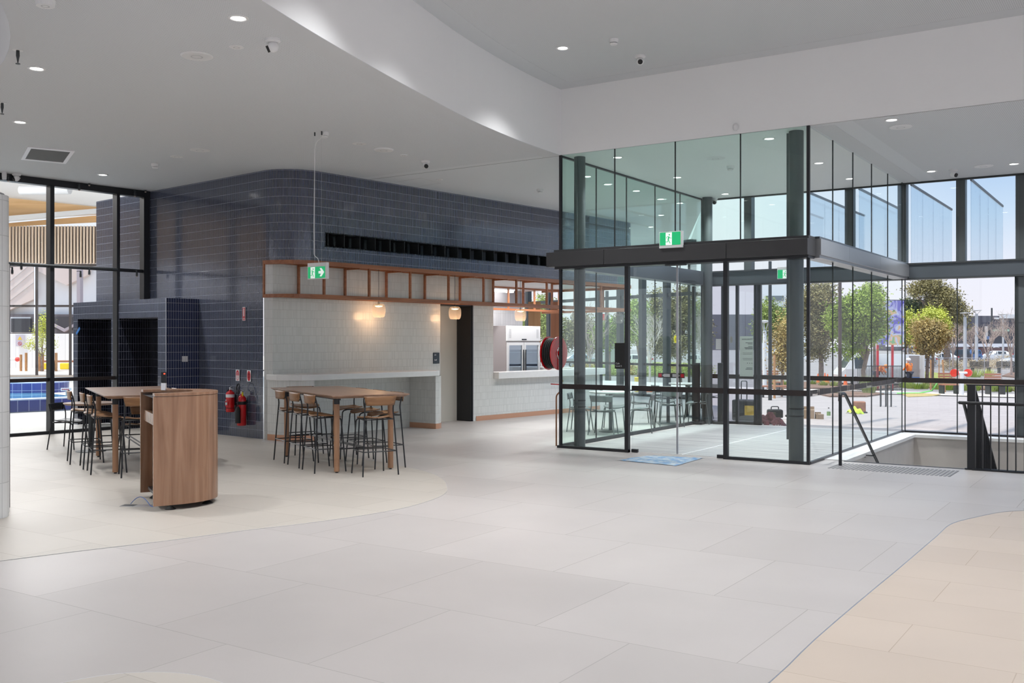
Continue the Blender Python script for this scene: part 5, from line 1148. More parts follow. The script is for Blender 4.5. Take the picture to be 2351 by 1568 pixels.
pxtree('street_tree', 'bright lime green crown behind the round ochre tree', 66, 2140, [(2142, 735, 24, 22), (2155, 748, 18, 18), (2122, 742, 16, 12), (2146, 718, 12, 9)], LM['lime'], n=2800, s=.17, tr=.1, seed=6)
pxtree('street_tree', 'sparse yellow green tree beside the mural board', 70, 2082, [(2082, 740, 16, 24), (2094, 748, 14, 18), (2088, 775, 14, 14)], LM['lime'], n=1300, s=.18, tr=.09, seed=7)
pxtree('street_tree', 'large bright green tree seen through the right side of the glass box', 46, 1985, [(1965, 720, 46, 38), (1990, 700, 34, 34), (1945, 755, 34, 28), (2005, 745, 28, 30), (1975, 770, 34, 22), (1925, 730, 26, 26), (1950, 800, 26, 14)], LM['green'], n=9000, s=.15, tr=.12, seed=8)
pxtree('street_tree', 'slim pale green tree between the large green tree and the mural board', 60, 2008, [(2005, 690, 18, 36), (2014, 740, 14, 40), (1998, 670, 10, 16)], LM['mid'], n=2600, s=.17, tr=.1, seed=9)
pxtree('gum_tree', 'tall olive tree right of the right front column of the glass box', 70, 1885, [(1878, 690, 34, 38), (1890, 750, 32, 40), (1862, 730, 22, 50), (1900, 665, 20, 14), (1870, 800, 26, 24)], LM['olive'], n=7000, s=.2, tr=.2, seed=10)
pxtree('street_tree', 'bright green tree in front of the white office block', 75, 1770, [(1762, 720, 18, 32), (1782, 740, 18, 34), (1750, 760, 14, 24)], LM['mid'], n=3200, s=.18, tr=.12, seed=11)
pxtree('street_tree', 'olive tree left of the right front column of the glass box', 78, 1812, [(1815, 740, 16, 40), (1806, 770, 14, 28), (1822, 700, 12, 24)], LM['olive'], n=2600, s=.18, tr=.12, seed=14)
pxtree('young_tree', 'young ochre weeping tree tied between stakes left of the right column', 38, 1795, [(1795, 770, 18, 26), (1790, 805, 20, 26), (1805, 740, 12, 18), (1800, 835, 16, 18)], LM['ochre'], n=1500, s=.11, tr=.05, seed=12)
pxtree('gum_tree', 'big olive green tree behind the far nook facade, left of the back column', 62, 1560, [(1520, 735, 30, 50), (1560, 725, 34, 40), (1510, 690, 18, 24), (1590, 700, 26, 44), (1540, 790, 40, 28), (1572, 680, 22, 18), (1600, 760, 24, 40)], LM['olive'], n=9000, s=.19, tr=.2, seed=13)
pxtree('street_tree', 'fresh green tree seen through the kiosk frame end', 58, 1465, [(1462, 720, 20, 34), (1470, 760, 22, 28), (1446, 745, 14, 24)], LM['mid'], n=3000, s=.16, tr=.1, seed=15)
pxtree('street_tree', 'fresh green tree behind the black cafe board', 60, 1400, [(1405, 758, 24, 26), (1385, 775, 16, 30), (1428, 772, 16, 24)], LM['green'], n=2800, s=.16, tr=.1, seed=16)
pxtree('gum_tree', 'olive tree behind the left front column of the glass box', 66, 1330, [(1330, 760, 26, 40), (1352, 780, 20, 30), (1300, 770, 20, 34)], LM['olive'], n=3200, s=.18, tr=.15, seed=17)
pxtree('gum_tree', 'olive tree seen through the kiosk beside the timber doors', 60, 1250, [(1250, 740, 26, 34), (1215, 745, 20, 36), (1245, 700, 16, 20)], LM['mid'], n=2800, s=.18, tr=.15, seed=18)
def bare(name, label, d, px, top, spread, seed, mat=palebark, r0=.09):
    r_ = random.Random(seed); b = GD(px, d); ztop = D(px, top, d).z - b.z; t = thing(name, label, 'tree', tuple(b)); m = MB(); hw = spread*d/FPX
    def br(p, dr, L_, r, dep):
        q = p + dr*L_; mid = p + dr*L_*.5 + Vector((r_.gauss(0,1), r_.gauss(0,1), r_.gauss(0,.4)))*L_*.05
        m.tube([p, mid, q], [r, r*.85, r*.65], 5, False)
        if dep == 0: return
        for _ in range(r_.choice((2, 3, 3)) if dep > 1 else 3):
            nd = (dr + Vector((r_.gauss(0,.42), r_.gauss(0,.42), r_.uniform(.0,.25)))).normalized(); br(q if r_.random() < .6 else mid, nd, L_*r_.uniform(.62, .82), r*.6, dep - 1)
    h0 = ztop*.30; m.tube([(0, 0, -.2), (0, 0, h0)], [r0, r0*.85], 7)
    for k in range(6):
        a = 2*PI*k/6 + r_.random(); dr = Vector((math.cos(a)*hw*.8, math.sin(a)*hw*.8, ztop*.62)).normalized(); br(Vector((0, 0, h0*r_.uniform(.75, 1.0))), dr, ztop*.24, r0*.5, 4)
    m.build('branches', mat, parent=t); return t
bare('bare_tree', 'pale leafless tree by the hedge, beside the left disc lamp', 95, 2188, 722, 26, 21)
bare('bare_tree', 'pale leafless tree between the two tall disc lamps and the shed', 92, 2268, 722, 34, 22)
bare('bare_tree', 'pale leafless tree at the right edge behind the wire fence', 80, 2322, 705, 30, 23)
bare('bare_tree', 'slim leafless tree behind the middle disc lamp', 105, 2232, 735, 20, 24)
bare('bare_tree', 'white leafless tree in front of the big olive tree of the nook', 46, 1492, 690, 36, 25, pmat('white_bark', (.62, .55, .48), .9), .06)
bare('bare_tree', 'thin leafless tree behind the left glass of the entrance box', 50, 1354, 680, 26, 26, palebark, .05)
# tufts and hedges
def tuft(label, px, py, r, h, mat, seed, hedge=False, d=None):
    b = G(px, py) if d is None else GD(px, d); r_ = random.Random(seed); t = thing('hedge' if hedge else 'shrub', label, 'shrub', tuple(b)); m = MB()
    if hedge:
        leaves([(0, 0, h*.5, r, h*.5), (-r*.5, 0, h*.45, r*.6, h*.45), (r*.5, 0, h*.45, r*.6, h*.45)], 1400, .13, r_).build('foliage', mat, parent=t)
    else:
        for _ in range(170):
            a = r_.uniform(0, 2*PI); q = r_.random()**.6; p = Vector((math.cos(a)*q*r*.5, math.sin(a)*q*r*.5, 0)); e_ = Vector((math.cos(a)*q*r, math.sin(a)*q*r, h*r_.uniform(.6, 1.0))); w_ = Vector((-math.sin(a), math.cos(a), 0))*.022
            m.add([p - w_, p + w_, e_], [(0, 1, 2)])
        m.build('leaves', mat, parent=t)
places = [(1752, 884), (1775, 885), (1800, 887), (1865, 886), (1890, 888), (1915, 889), (1985, 893), (2075, 890), (2090, 892), (2106, 893), (2122, 893), (2150, 894), (2176, 896), (2188, 896), (2218, 897), (2240, 897), (2276, 899), (2290, 899), (2312, 900), (2340, 901)]
pn = ['leftmost, beside the bench end', 'left, below the long bench', 'below the middle of the long bench', 'just right of the right front column', 'second right of the right front column', 'third right of the right front column', 'under the large green tree', 'left of the standing worker', 'below the standing worker', 'right of the standing worker', 'near the white hydrant cap', 'between the tree stakes', 'left of the red slatted bench', 'under the red slatted bench', 'left of the red hydrant post', 'right of the red hydrant post', 'left end of the second red bench', 'under the second red bench', 'between the balusters at the right', 'rightmost in the long bed']
for k, (q_, w_) in enumerate(zip(places, pn)): tuft('low green plant in the long garden bed, ' + w_, q_[0], q_[1], .42, .42, LM['mid'] if k % 3 else LM['green'], 30 + k)
tuft('grass tufts growing in the oval garden bed', 1995, 905, .5, .9, LM['mid'], 61); tuft('small plant at the left of the oval garden bed', 1920, 905, .4, .3, LM['mid'], 62)
tuft('clipped straw coloured hedge in front of the dark four wheel drive', 2208, 836, 1.9, 1.0, LM['straw'], 63, True, 96)
tuft('clipped straw coloured hedge in front of the white hatchback', 2274, 828, 1.9, 1.0, LM['straw'], 64, True, 102)
tuft('straw coloured hedge at the right edge by the leafless tree', 2328, 818, 2.2, 1.1, LM['straw'], 65, True, 125)
tuft('wide clump of long yellow green grass left of the grey bench', 2236, 864, 1.1, .75, LM['mid'], 66, False, 78); tuft('bright yellow green grass clump beside the grey benches', 2268, 862, .9, .7, LM['lime'], 67, False, 80)
for k, (px, d, lb) in enumerate(((1352, 84, 'behind the left front column'), (1400, 82, 'left of the cafe board'), (1446, 84, 'right of the cafe board'), (1500, 80, 'under the white leafless tree'), (1552, 82, 'before the sunny lawn, left'), (1596, 80, 'before the sunny lawn, right'))): tuft('low green hedge seen through the glass box, ' + lb, px, 850, 1.5, .9, LM['mid'] if k % 2 else LM['ochre'], 80 + k, True, d)
for px, d, cl, lb in ((1466, 42, (.85, .62, .04), 'yellow bin standing outside the far nook facade'), (1488, 42, (.85, .25, .10), 'orange crate outside the far nook facade')):
    p_ = GD(px, d); m = MB(); m.box(-.16, .16, -.16, .16, 0, .62 if px == 1466 else .36); tag(m.build('bin' if px == 1466 else 'crate', pmat('box_%d' % px, cl, .6), loc=tuple(p_), rz=CA, bevel=.02), lb, 'bin' if px == 1466 else 'crate')
# lamp posts
def post(px, d, top, label, name='street_lamp', mat=None, r=.07, disc_=True):
    b = GD(px, d); zt = D(px, top, d).z - b.z; t = thing(name, label, 'lamp post' if disc_ else 'pole', tuple(b)); m = MB(); m.tube([(0, 0, -.2), (0, 0, zt - (.35 if disc_ else 0))], [r*1.2, r], 12); m.build('pole', mat or M['alu'], parent=t)
    if disc_:
        k = d/100; m = MB(); m.lathe([(0, zt - .06), (.48*k, zt), (.5*k, zt + .05), (0, zt + .08)], n=28); m.build('disc_head', M['lgrey'], parent=t)
        m = MB(); 
        for a in (0, 2.09, 4.19): m.tube([(.04*math.cos(a), .04*math.sin(a), zt - .38), (.36*k*math.cos(a), .36*k*math.sin(a), zt - .04)], .02, 6)
        m.build('strut', M['alu'], parent=t)
    return t
post(2215.5, 92, 719, 'disc topped street lamp left of the leafless trees', mat=M['grey'], r=.14); post(2242, 100, 713, 'disc topped street lamp in the middle of the car park view', mat=M['grey'], r=.14); post(2303, 112, 722, 'disc topped street lamp before the shed entrance', mat=M['grey'], r=.10)
post(1755.5, 40, 739, 'pale disc topped lamp on the plaza left of the right column', mat=M['lgrey'], r=.075)
post(1768, 34, 600, 'tall dark pole on the plaza beside the pale disc lamp', 'pole', M['steel'], .055, False); post(1928.5, 34, 600, 'tall dark pole outside the right side of the glass box', 'pole', pmat('brown_pole', (.06, .035, .03), .5), .055, False)
post(2081, 78, 765, 'thin white pole beside the standing worker', 'pole', M['lgrey'], .05, False); post(2277, 180, 707, 'dark flood light pole behind the shed', 'pole', M['steel'], .15, False)
bp_ = post(1393.5, 52, 668, 'dark pole with orange and red banner outside the nook', 'banner_pole', M['steel'], .09, False); k_ = 52/FPX
m = MB(); z_ = D(1385, 717, 52).z - bp_.location.z; m.cb((-.19*RT[0]-.05, -.19*RT[1], z_ + .1), (.26, .02, .2), CA); m.build('orange_panel', pmat('banner_orange', (.75, .28, .08), .5), parent=bp_)
m = MB(); m.cb((-.19*RT[0]-.05, -.19*RT[1], z_ - .25), (.26, .02, .34), CA); m.build('red_panel', pmat('banner_red', (.7, .08, .06), .5), parent=bp_)
# cars
carglass = pmat('car_glass', (.03, .04, .05), .08); tyre = pmat('tyre', (.015, .015, .015), .7)
def car(label, px, d, paint, yaw, L_=4.4, kind='hatch', H_=1.5):
    b = GD(px, d); t = thing('car' if kind != 'van' else 'van', label, 'car' if kind != 'van' else 'van', tuple(b), yaw); W2 = .88; h = H_
    if kind == 'suv': S = [(-.50,.55,.75,.75),(-.47,.22,.98,.98),(-.42,.20,1.02,1.55),(-.30,.20,1.02,1.68),(.05,.20,1.0,1.70),(.16,.20,1.0,1.05),(.40,.22,.92,.93),(.49,.3,.75,.76)]
    elif kind == 'van': S = [(-.5,.3,1.1,1.9),(-.49,.22,1.1,1.98),(-.2,.2,1.1,2.0),(.2,.2,1.1,2.0),(.34,.2,1.1,1.9),(.44,.22,1.08,1.15),(.49,.25,.85,.9),(.5,.4,.7,.72)]
    else: S = [(-.50,.45,.80,.82),(-.47,.22,.92,.96),(-.40,.20,.95,1.15),(-.28,.18,.95,1.42),(.0,.18,.93,1.46),(.12,.18,.92,1.30),(.26,.18,.9,.95),(.44,.2,.78,.80),(.5,.3,.6,.62)]
    m = MB(); vs = []; n = len(S)
    for (x, zb, zl, zt) in S:
        wt = W2 - (.0 if zt - zl < .15 else .16); e_ = .9 if abs(x) > .465 else 1.0
        for y, z in ((-W2*e_, zb), (-W2*e_, zl), (-wt*e_, zt), (wt*e_, zt), (W2*e_, zl), (W2*e_, zb)): vs.append((x*L_, y, z))
    fs = [(i*6 + k, (i+1)*6 + k, (i+1)*6 + (k+1) % 6, i*6 + (k+1) % 6) for i in range(n - 1) for k in range(6)] + [tuple(range(6))[::-1], tuple((n-1)*6 + k for k in range(6))]
    m.add(vs, fs); m.build('body', paint, parent=t, bevel=.05)
    g = MB()
    for i in range(n - 1):
        a, c = S[i], S[i+1]
        if a[3] - a[2] > .3 and c[3] - c[2] > .25 and not (kind == 'van' and a[0] < .15):
            for s in (-1, 1):
                q = [(a[0]*L_ + .06, s*(W2 + .006), a[2] + .03), (c[0]*L_ - .06, s*(W2 + .006), c[2] + .03), (c[0]*L_ - .06, s*(W2 - .12), c[3] - .10), (a[0]*L_ + .06, s*(W2 - .12), a[3] - .10)]; g.add(q, [(0, 1, 2, 3)])
        if abs((a[3] - a[2]) - (c[3] - c[2])) > .25:
            z = .02; g.add([(a[0]*L_, -.66, a[3] + z), (a[0]*L_, .66, a[3] + z), (c[0]*L_, .70, c[3] + z), (c[0]*L_, -.70, c[3] + z)], [(0, 1, 2, 3)])
    g.build('window', carglass, parent=t)
    for x in (-.31, .32):
        for s in (-1, 1):
            w_ = MB(); w_.tube([(x*L_, s*(W2 - .2), .32), (x*L_, s*(W2 + .01), .32)], .32, 20); wo2 = w_.build('wheel', tyre, parent=t)
            w_ = MB(); w_.tube([(x*L_, s*(W2 + .005), .32), (x*L_, s*(W2 + .02), .32)], .2, 14); w_.build('hubcap', M['alu'], parent=wo2)
    l = MB(); [l.cb((-.49*L_, s*.7, .95), (.08, .28, .16)) for s in (-1, 1)]; l.build('tail_light', M['signred'], parent=t)
    l = MB(); [l.cb((.475*L_, s*.65, .68), (.1, .3, .13)) for s in (-1, 1)]; l.build('head_light', M['lgrey'], parent=t)
    return t
cw = pmat('car_white', (.78, .78, .78), .2, coat=.5); cb2 = pmat('car_blue', (.10, .2, .42), .2, .3); cbk = pmat('car_black', (.05, .05, .06), .2, coat=.5); csv = pmat('car_silver', (.45, .47, .5), .25, .5); cgr = pmat('car_grey', (.3, .3, .32), .3, .4)
lat = CA
car('black four wheel drive behind the straw hedge', 2188, 138, cbk, lat + PI, 4.6, 'suv'); car('blue car between the black four wheel drive and the white hatchback', 2222, 142, cb2, lat + PI + .5, 4.4, 'suv')
car('white hatchback behind the hedge right of the middle disc lamp', 2284, 145, cw, lat + PI, 4.6); car('white sedan parked left of the leafless tree, partly behind stakes', 2152, 118, cw, lat + PI + .15, 4.6)
car('silver car with dark windows behind the standing worker', 2095, 105, csv, lat + PI, 4.6); car('white car half hidden at the right edge behind the wire fence', 2345, 110, cw, lat + PI, 4.4)
car('small white car parked below the green sign of the shed', 2286, 255, cw, lat + .3, 4.2); car('grey car at the far right below the shed', 2328, 255, csv, lat + PI, 4.2); car('white car far away left of the leafless tree by the hedge', 2182, 250, cw, lat + .2, 4.4); car('grey car far away behind the lime tree', 2098, 240, cgr, lat + .2, 5)
car('white hatchback seen through the glass box behind the cafe board', 1452, 105, cw, lat + PI - .2, 4.3); car('silver car seen through the left glass behind the hose reel', 1340, 108, csv, lat, 4.3)
van = car('white work van with open rear beside the standing worker', 2012, 62, cw, lat + PI, 5.0, 'van')
vy = van.rotation_euler.z
def vpart(nm, px, d, box, mat, bev=0.0):
    g_ = GD(px, d) - van.location; c_, s_ = math.cos(-vy), math.sin(-vy); m_ = MB(); m_.box(*box)
    return m_.build(nm, mat, parent=van, loc=(g_.x*c_ - g_.y*s_, g_.x*s_ + g_.y*c_, 0), rz=lat - vy, bevel=bev)
vpart('rear_opening', 2107, 60.7, (-.52, .12, .0, .06, .35, 1.92), pmat('van_lining', (.36, .32, .30), .6))
vpart('rear_door', 2109, 60.7, (.10, .16, -.55, .05, .35, 1.95), cw, .02)
p_ = GD(2101, 60.2); m = MB(); m.box(-.22, .22, -.15, .15, 0, .62); tag(m.build('crate', cb2, loc=tuple(p_), rz=lat), 'blue crate beside the standing worker at the open van', 'crate')
p_ = GD(2108, 59.6); m = MB(); m.cb((0, 0, .22), (.5, .35, .44)); tag(m.build('sack', M['lgrey'], loc=tuple(p_), rz=lat, bevel=.12), 'white sack on the ground right of the standing worker', 'sack')
# sheds and offices far away
def block(name, label, px0, px1, top, bot, d, dep, mat, parts=()):
    a, c = D(px0, 784, d), D(px1, 784, d); w_ = (c - a).length; zt = D(px0, top, d).z; zb = gz(a.y) if bot is None else D(px0, bot, d).z; mid = (a + c)/2
    t = thing(name, label, 'building', (mid.x, mid.y, zb), CA); m = MB(); m.box(-w_/2, w_/2, 0, dep, 0, zt - zb); m.build('wall', mat, parent=t)
    for (nm, x0, y0, x1, y1, off, mt) in parts:
        xx0, xx1 = (x0 - px0)/(px1 - px0)*w_ - w_/2, (x1 - px0)/(px1 - px0)*w_ - w_/2; m = MB(); m.box(xx0, xx1, -off, 0.02, EYE - (y1 - HYP)*d/FPX - zb, EYE - (y0 - HYP)*d/FPX - zb); m.build(nm, mt, parent=t)
    return t
def ribmat(name, c1, c2, w_=1.2):
    m_, t_, b_, o_ = nodes(name); tc_ = t_.nodes.new('ShaderNodeTexCoord'); s_ = t_.nodes.new('ShaderNodeSeparateXYZ'); t_.links.new(tc_.outputs['Object'], s_.inputs[0])
    f_ = math_n(t_, 'FRACT', math_n(t_, 'MULTIPLY', s_.outputs['X'], 1/w_)); g_ = math_n(t_, 'GREATER_THAN', f_, .5); mx = t_.nodes.new('ShaderNodeMix'); mx.data_type = 'RGBA'; t_.links.new(g_, mx.inputs[0]); mx.inputs[6].default_value = (*c1, 1); mx.inputs[7].default_value = (*c2, 1); t_.links.new(mx.outputs[2], b_.inputs['Base Color']); b_.inputs['Roughness'].default_value = .6; return m_
shm = ribmat('shed_cladding', (.085, .08, .10), (.115, .11, .13), 1.6); dkb = pmat('shed_dark', (.045, .045, .06), .5); crm = pmat('cream_panel', (.62, .56, .52), .7)
block('shed', 'large charcoal metal shed behind the olive gum tree', 2040, 2205, 688, None, 300, 8, shm, [('opening', 2073, 755, 2200, 792, .5, dkb), ('white_end', 2196, 692, 2207, 730, .8, M['lgrey'])])
block('shed', 'long low charcoal shop building behind the leafless trees', 2212, 2420, 725, None, 280, 8, shm, [('dark_canopy', 2216, 749, 2352, 790, 1.0, dkb), ('cream_pillar', 2256, 749, 2262, 780, 1.6, crm), ('cream_pillar', 2337, 749, 2346, 780, 1.6, crm), ('green_sign', 2272, 756, 2310, 761, 1.8, pmat('pale_green_sign', (.40, .56, .42), .5)), ('blue_sign', 2260, 772, 2265, 779, 2.0, cb2), ('roof_vent', 2282, 729, 2291, 733, .6, M['lgrey']), ('roof_dome', 2294, 722, 2351, 731, .6, M['lgrey'])])
block('canopy', 'long white car park canopy across the view', 2050, 2420, 789, 796, 150, 3, M['signwhite'])
for k, px in enumerate((2175, 2222, 2330)): block('canopy_post', 'white support post of the car park canopy, ' + ['left', 'middle', 'right'][k], px, px + 1.5, 796, None, 150.5, .3, M['signwhite'])
block('retaining_wall', 'low dark red wall under the white canopy', 2190, 2420, 798, None, 165, .5, pmat('dark_red_wall', (.13, .07, .07), .8))  # low wall in one even dark red
wng = pmat('office_window', (.20, .23, .24), .2)
block('office', 'white office block with window bands above the green tree', 1746, 1860, 630, None, 160, 3, pmat('office_white', (.85, .85, .84), .6), [('window', 1758, 679, 1799, 690, .2, wng), ('window', 1808, 679, 1835, 690, .2, wng), ('window', 1783, 705, 1799, 718, .2, wng)])
block('house', 'small pale pavilion between the green trees of the nook', 1392, 1412, 760, None, 95, 4, pmat('pavilion', (.5, .5, .5), .7), [('roof', 1391, 758, 1409, 763, .5, M['lgrey']), ('window', 1395, 770, 1402, 790, .2, wng)])
block('hill', 'distant dark wooded hillside seen through the outer door', 1630, 1742, 722, None, 330, 6, pmat('hill_dark', (.16, .15, .17), .9, var=.3, vscale=.1))
# mural board
t = thing('mural_board', 'colourful painted mural board on red posts near the plaza', 'mural', tuple(GD(2044, 50)), CA); w_ = 62/FPX*50; zb_, zt_ = D(2044, 792, 50).z - t.location.z, D(2044, 690, 50).z - t.location.z
mm_, t_, b_, o_ = nodes('mural_paint'); tc_ = t_.nodes.new('ShaderNodeTexCoord'); n_ = t_.nodes.new('ShaderNodeTexNoise'); n_.inputs['Scale'].default_value = 1.5; n_.inputs['Distortion'].default_value = 1.2; r_ = t_.nodes.new('ShaderNodeValToRGB'); r_.color_ramp.interpolation = 'CONSTANT'
el = r_.color_ramp.elements; el[0].color = (.12, .1, .45, 1); el[1].position = .62; el[1].color = (.2, .42, .2, 1)
for ps, c in ((.38, (.35, .33, .62)), (.48, (.50, .52, .66)), (.55, (.66, .40, .22)), (.68, (.20, .45, .38))): q = el.new(ps); q.color = (*c, 1)
t_.links.new(tc_.outputs['Object'], n_.inputs['Vector']); t_.links.new(n_.outputs[0], r_.inputs[0]); t_.links.new(r_.outputs[0], b_.inputs['Base Color']); b_.inputs['Roughness'].default_value = .5
m = MB(); m.box(-w_/2, w_/2, -.03, .03, zb_, zt_); m.build('board', mm_, parent=t)
for x in (-.45, .1): 
    m = MB(); m.box(x*w_ - .05, x*w_ + .05, .03, .12, 0, zb_ + .3); m.build('post', M['signred'], parent=t)
# workers
def person(label, px, d, pose, yaw):
    b = GD(px, d); t = thing('person', label, 'person', tuple(b), yaw)
    J = {'pelvis': (0, 0, .95), 'chest': (0, .04, 1.30), 'neck': (0, .05, 1.47), 'head': (0, .07, 1.62)}
    if pose == 'bend': J = {'pelvis': (0, 0, .92), 'chest': (0, .30, 1.13), 'neck': (0, .44, 1.18), 'head': (0, .57, 1.20)}
    sh = J['chest']; V = [J['pelvis'], J['chest'], J['neck']]; E = [(0, 1), (1, 2)]; Rr = [.15, .17, .07]
    def chain(root, pts, rs):
        pr_ = root
        for p_, r_ in zip(pts, rs): V.append(p_); Rr.append(r_); E.append((pr_, len(V) - 1)); pr_ = len(V) - 1
    def mk(nm, mat, root_i=0):
        me = bpy.data.meshes.new(nm); me.from_pydata(V, E, []); o = bpy.data.objects.new(nm, me); COL.objects.link(o); me.materials.append(mat); o.parent = t
        o.modifiers.new('skin', 'SKIN'); sv = me.skin_vertices[0].data
        for i, r_ in enumerate(Rr): sv[i].radius = (r_, r_*.8)
        sv[root_i].use_root = True; sd_ = o.modifiers.new('sub', 'SUBSURF'); sd_.levels = sd_.render_levels = 1; return o
    for s in (-1, 1):
        hand = (s*.26, sh[1] + .28, sh[2] - .28) if pose != 'bend' else (s*.20, sh[1] + .22, sh[2] - .42)
        chain(1, [(s*.20, sh[1], sh[2] + .10), (s*.27, sh[1] + .06, sh[2] - .16), hand], [.075, .055, .04])
    chain(2, [J['head']], [.09])
    for s in (-1, 1): chain(0, [(s*.10, .0, .88), (s*.12, .02, .50), (s*.13, 0, .08), (s*.13, .12, .04)], [.10, .075, .05, .045])
    mk('body', pmat('worker_skin_%d' % px, (.45, .27, .2), .6))
    hv = pmat('hivis_%d' % px, (1.0, .24, .03), .6)
    V[:] = [(0, 0, J['pelvis'][2] - .05), J['chest'], (J['neck'][0], J['neck'][1], J['neck'][2] - .03)]; E[:] = [(0, 1), (1, 2)]; Rr[:] = [.18, .20, .10]
    for s in (-1, 1): chain(1, [(s*.21, sh[1], sh[2] + .10), (s*.275, sh[1] + .06, sh[2] - .16), (s*.25, sh[1] + .22, sh[2] - .26)], [.09, .07, .055])
    mk('orange_shirt', hv)
    V[:] = [(0, 0, J['pelvis'][2])]; E[:] = []; Rr[:] = [.175]
    for s in (-1, 1): chain(0, [(s*.10, .0, .86), (s*.12, .02, .50), (s*.13, 0, .10)], [.115, .09, .07])
    mk('dark_trousers', pmat('navy_trousers_%d' % px, (.03, .035, .06), .7))
    m = MB(); h_ = J['head']; m.sphere((h_[0], h_[1], h_[2] + .03), .135, 1, 1.1, .9, 14, 8); m.build('white_helmet' if pose != 'bend' else 'orange_helmet', M['signwhite'] if pose != 'bend' else hv, parent=t, smooth=True)
    return t
person('person in orange hi-vis shirt and white helmet standing at the van, back turned', 2088, 59, 'stand', CA + .5); person('person in orange hi-vis bending forward at the side of the van', 2012, 58.5, 'bend', CA - PI/2)
# street furniture
wd = woodmat('bench_timber', (.36, .15, .09), (.46, .21, .13), .6, 'X', 10); stk = pmat('stake_timber', (.50, .27, .13), .8, var=.2)
def bench(label, px, d, wpx, back=True, mat=None, h=.45):
    b = GD(px, d); w_ = wpx*d/FPX; t = thing('bench', label, 'bench', tuple(b), CA)
    for k in range(4): m = MB(); m.box(-w_/2, w_/2, -.22 + k*.12, -.13 + k*.12, h - .05, h); m.build('slat', mat or wd, parent=t)
    if back:
        for k in range(4): m = MB(); m.box(-w_/2, w_/2, .27, .31, h + .06 + k*.12, h + .15 + k*.12); m.build('slat', mat or wd, parent=t)
    for s in (-.42, .42): m = MB(); m.box(s*w_ - .03, s*w_ + .03, -.2, .3, 0, h - .05); m.build('leg', M['steel'], parent=t)
bench('long low timber bench left of the right front column', 1790, 37, 96, False); bench('timber bench with back behind the long low bench', 1768, 46, 46, True)
bench('red slatted bench behind the garden bed, left of the hydrant post', 2180, 46, 40, True); bench('red slatted bench behind the garden bed, right of the hydrant post', 2286, 46, 38, True)
bench('grey bench by the grass clumps, left one', 2252, 88, 44, True, M['steel'], .5); bench('grey bench by the grass clumps, right one', 2312, 88, 42, True, M['steel'], .5)
for k, (px, d, y, lb) in enumerate(((2137, 52, 826, 'left timber tree stake under the round ochre tree'), (2156, 53, 826, 'thin middle timber tree stake under the round ochre tree'), (2170, 50, 826, 'right leaning timber tree stake under the round ochre tree'), (1778, 36, 815, 'left timber stake of the young weeping tree'), (1812, 36, 815, 'right timber stake of the young weeping tree'), (1797, 40, 820, 'middle timber stake of the young weeping tree'))):
    b = GD(px, d); z_ = D(px, y, d).z - b.z; m = MB(); m.tube([(0, 0, -.1), ((-.12 if k == 2 else .0), 0, z_)], .045 if k != 1 else .025, 8); tag(m.build('tree_stake', stk, loc=tuple(b)), lb, 'stake')
t = thing('fire_booster', 'grey post with two red caps standing beyond the plaza', 'hydrant', tuple(GD(2207, 44)), CA); m = MB(); m.cyl((0, 0), .11, 0, .95, 14); m.build('post', M['lgrey'], parent=t); zc_ = D(2207, 856, 44).z - t.location.z
m = MB(); m.tube([(-.32, 0, zc_), (.26, 0, zc_)], .06, 12); m.build('white_pipe', M['lgrey'], parent=t)
for x, s in ((-.30, -1), (.30, 1)): m = MB(); m.tube([(x - .05, -.05, zc_), (x + .05, .05, zc_)], .17, 20); m.build('red_cap', pmat('cap_red_%d' % s, (.75, .05, .03), .4), parent=t)
wf = thing('wire_fence', 'temporary wire mesh fence across the car park view', 'fence', (0, 0, 0)); pts = [GD(px, 66) for px in range(2100, 2380, 40)]
for i, p_ in enumerate(pts): m = MB(); m.tube([(p_.x, p_.y, p_.z), (p_.x, p_.y, p_.z + 1.75)], .022, 6); m.build('fence_post', M['alu'], parent=wf)
m = MB()
for a, c in zip(pts[:-1], pts[1:]):
    for h_ in (.15, 1.70): m.tube([(a.x, a.y, a.z + h_), (c.x, c.y, c.z + h_)], .016, 4)
    for k in range(1, 14): q = a.lerp(c, k/14); m.tube([(q.x, q.y, q.z + .15), (q.x, q.y, q.z + 1.7)], .004, 3)
m.build('wire_mesh', M['alu'], parent=wf)
pf = thing('picket_railing', 'dark vertical bar railing before the mural board', 'railing', tuple(GD(2010, 50)), CA)
for x in range(30): m = MB(); m.box(x*.075 - .9, x*.075 - .88, 0, .02, 0, 1.25); m.build('bar', M['steel'], parent=pf)
m = MB(); m.box(-.9, 1.35, 0, .03, 1.22, 1.26); m.box(-.9, 1.35, 0, .03, .05, .09); m.build('rail', M['steel'], parent=pf)
for k, px in enumerate((2022, 2034, 2046)):
    b = GD(px, 30); m = MB(); m.tube(bent([(-.3, 0, 0), (-.3, 0, .85), (.3, 0, .85), (.3, 0, 0)], .12, 5), .022, 8); tag(m.build('bike_rack', M['steel'], loc=tuple(b), rz=CA + 1.2, smooth=True), 'black bike hoop behind the back right column, ' + ['left one', 'middle one', 'right one'][k], 'bike rack')
for k, (px, d) in enumerate(((1878, 64), (1894, 66), (1900, 63), (1941, 60))):
    t = thing('traffic_cone', 'orange traffic cone left of the van, ' + ['leftmost', 'second', 'third', 'nearest to the van'][k], 'cone', tuple(GD(px, d))); m = MB(); m.lathe([(.0, .72), (.03, .72), (.14, .03), (.14, 0)], n=14); m.build('cone', pmat('cone_%d' % k, (.9, .18, .05), .5), parent=t); m = MB(); m.cb((0, 0, .015), (.36, .36, .03)); m.build('base', M['rubber'], parent=t); m = MB(); m.lathe([(.088, .35), (.068, .47)], n=14); m.build('white_band', M['signwhite'], parent=t)
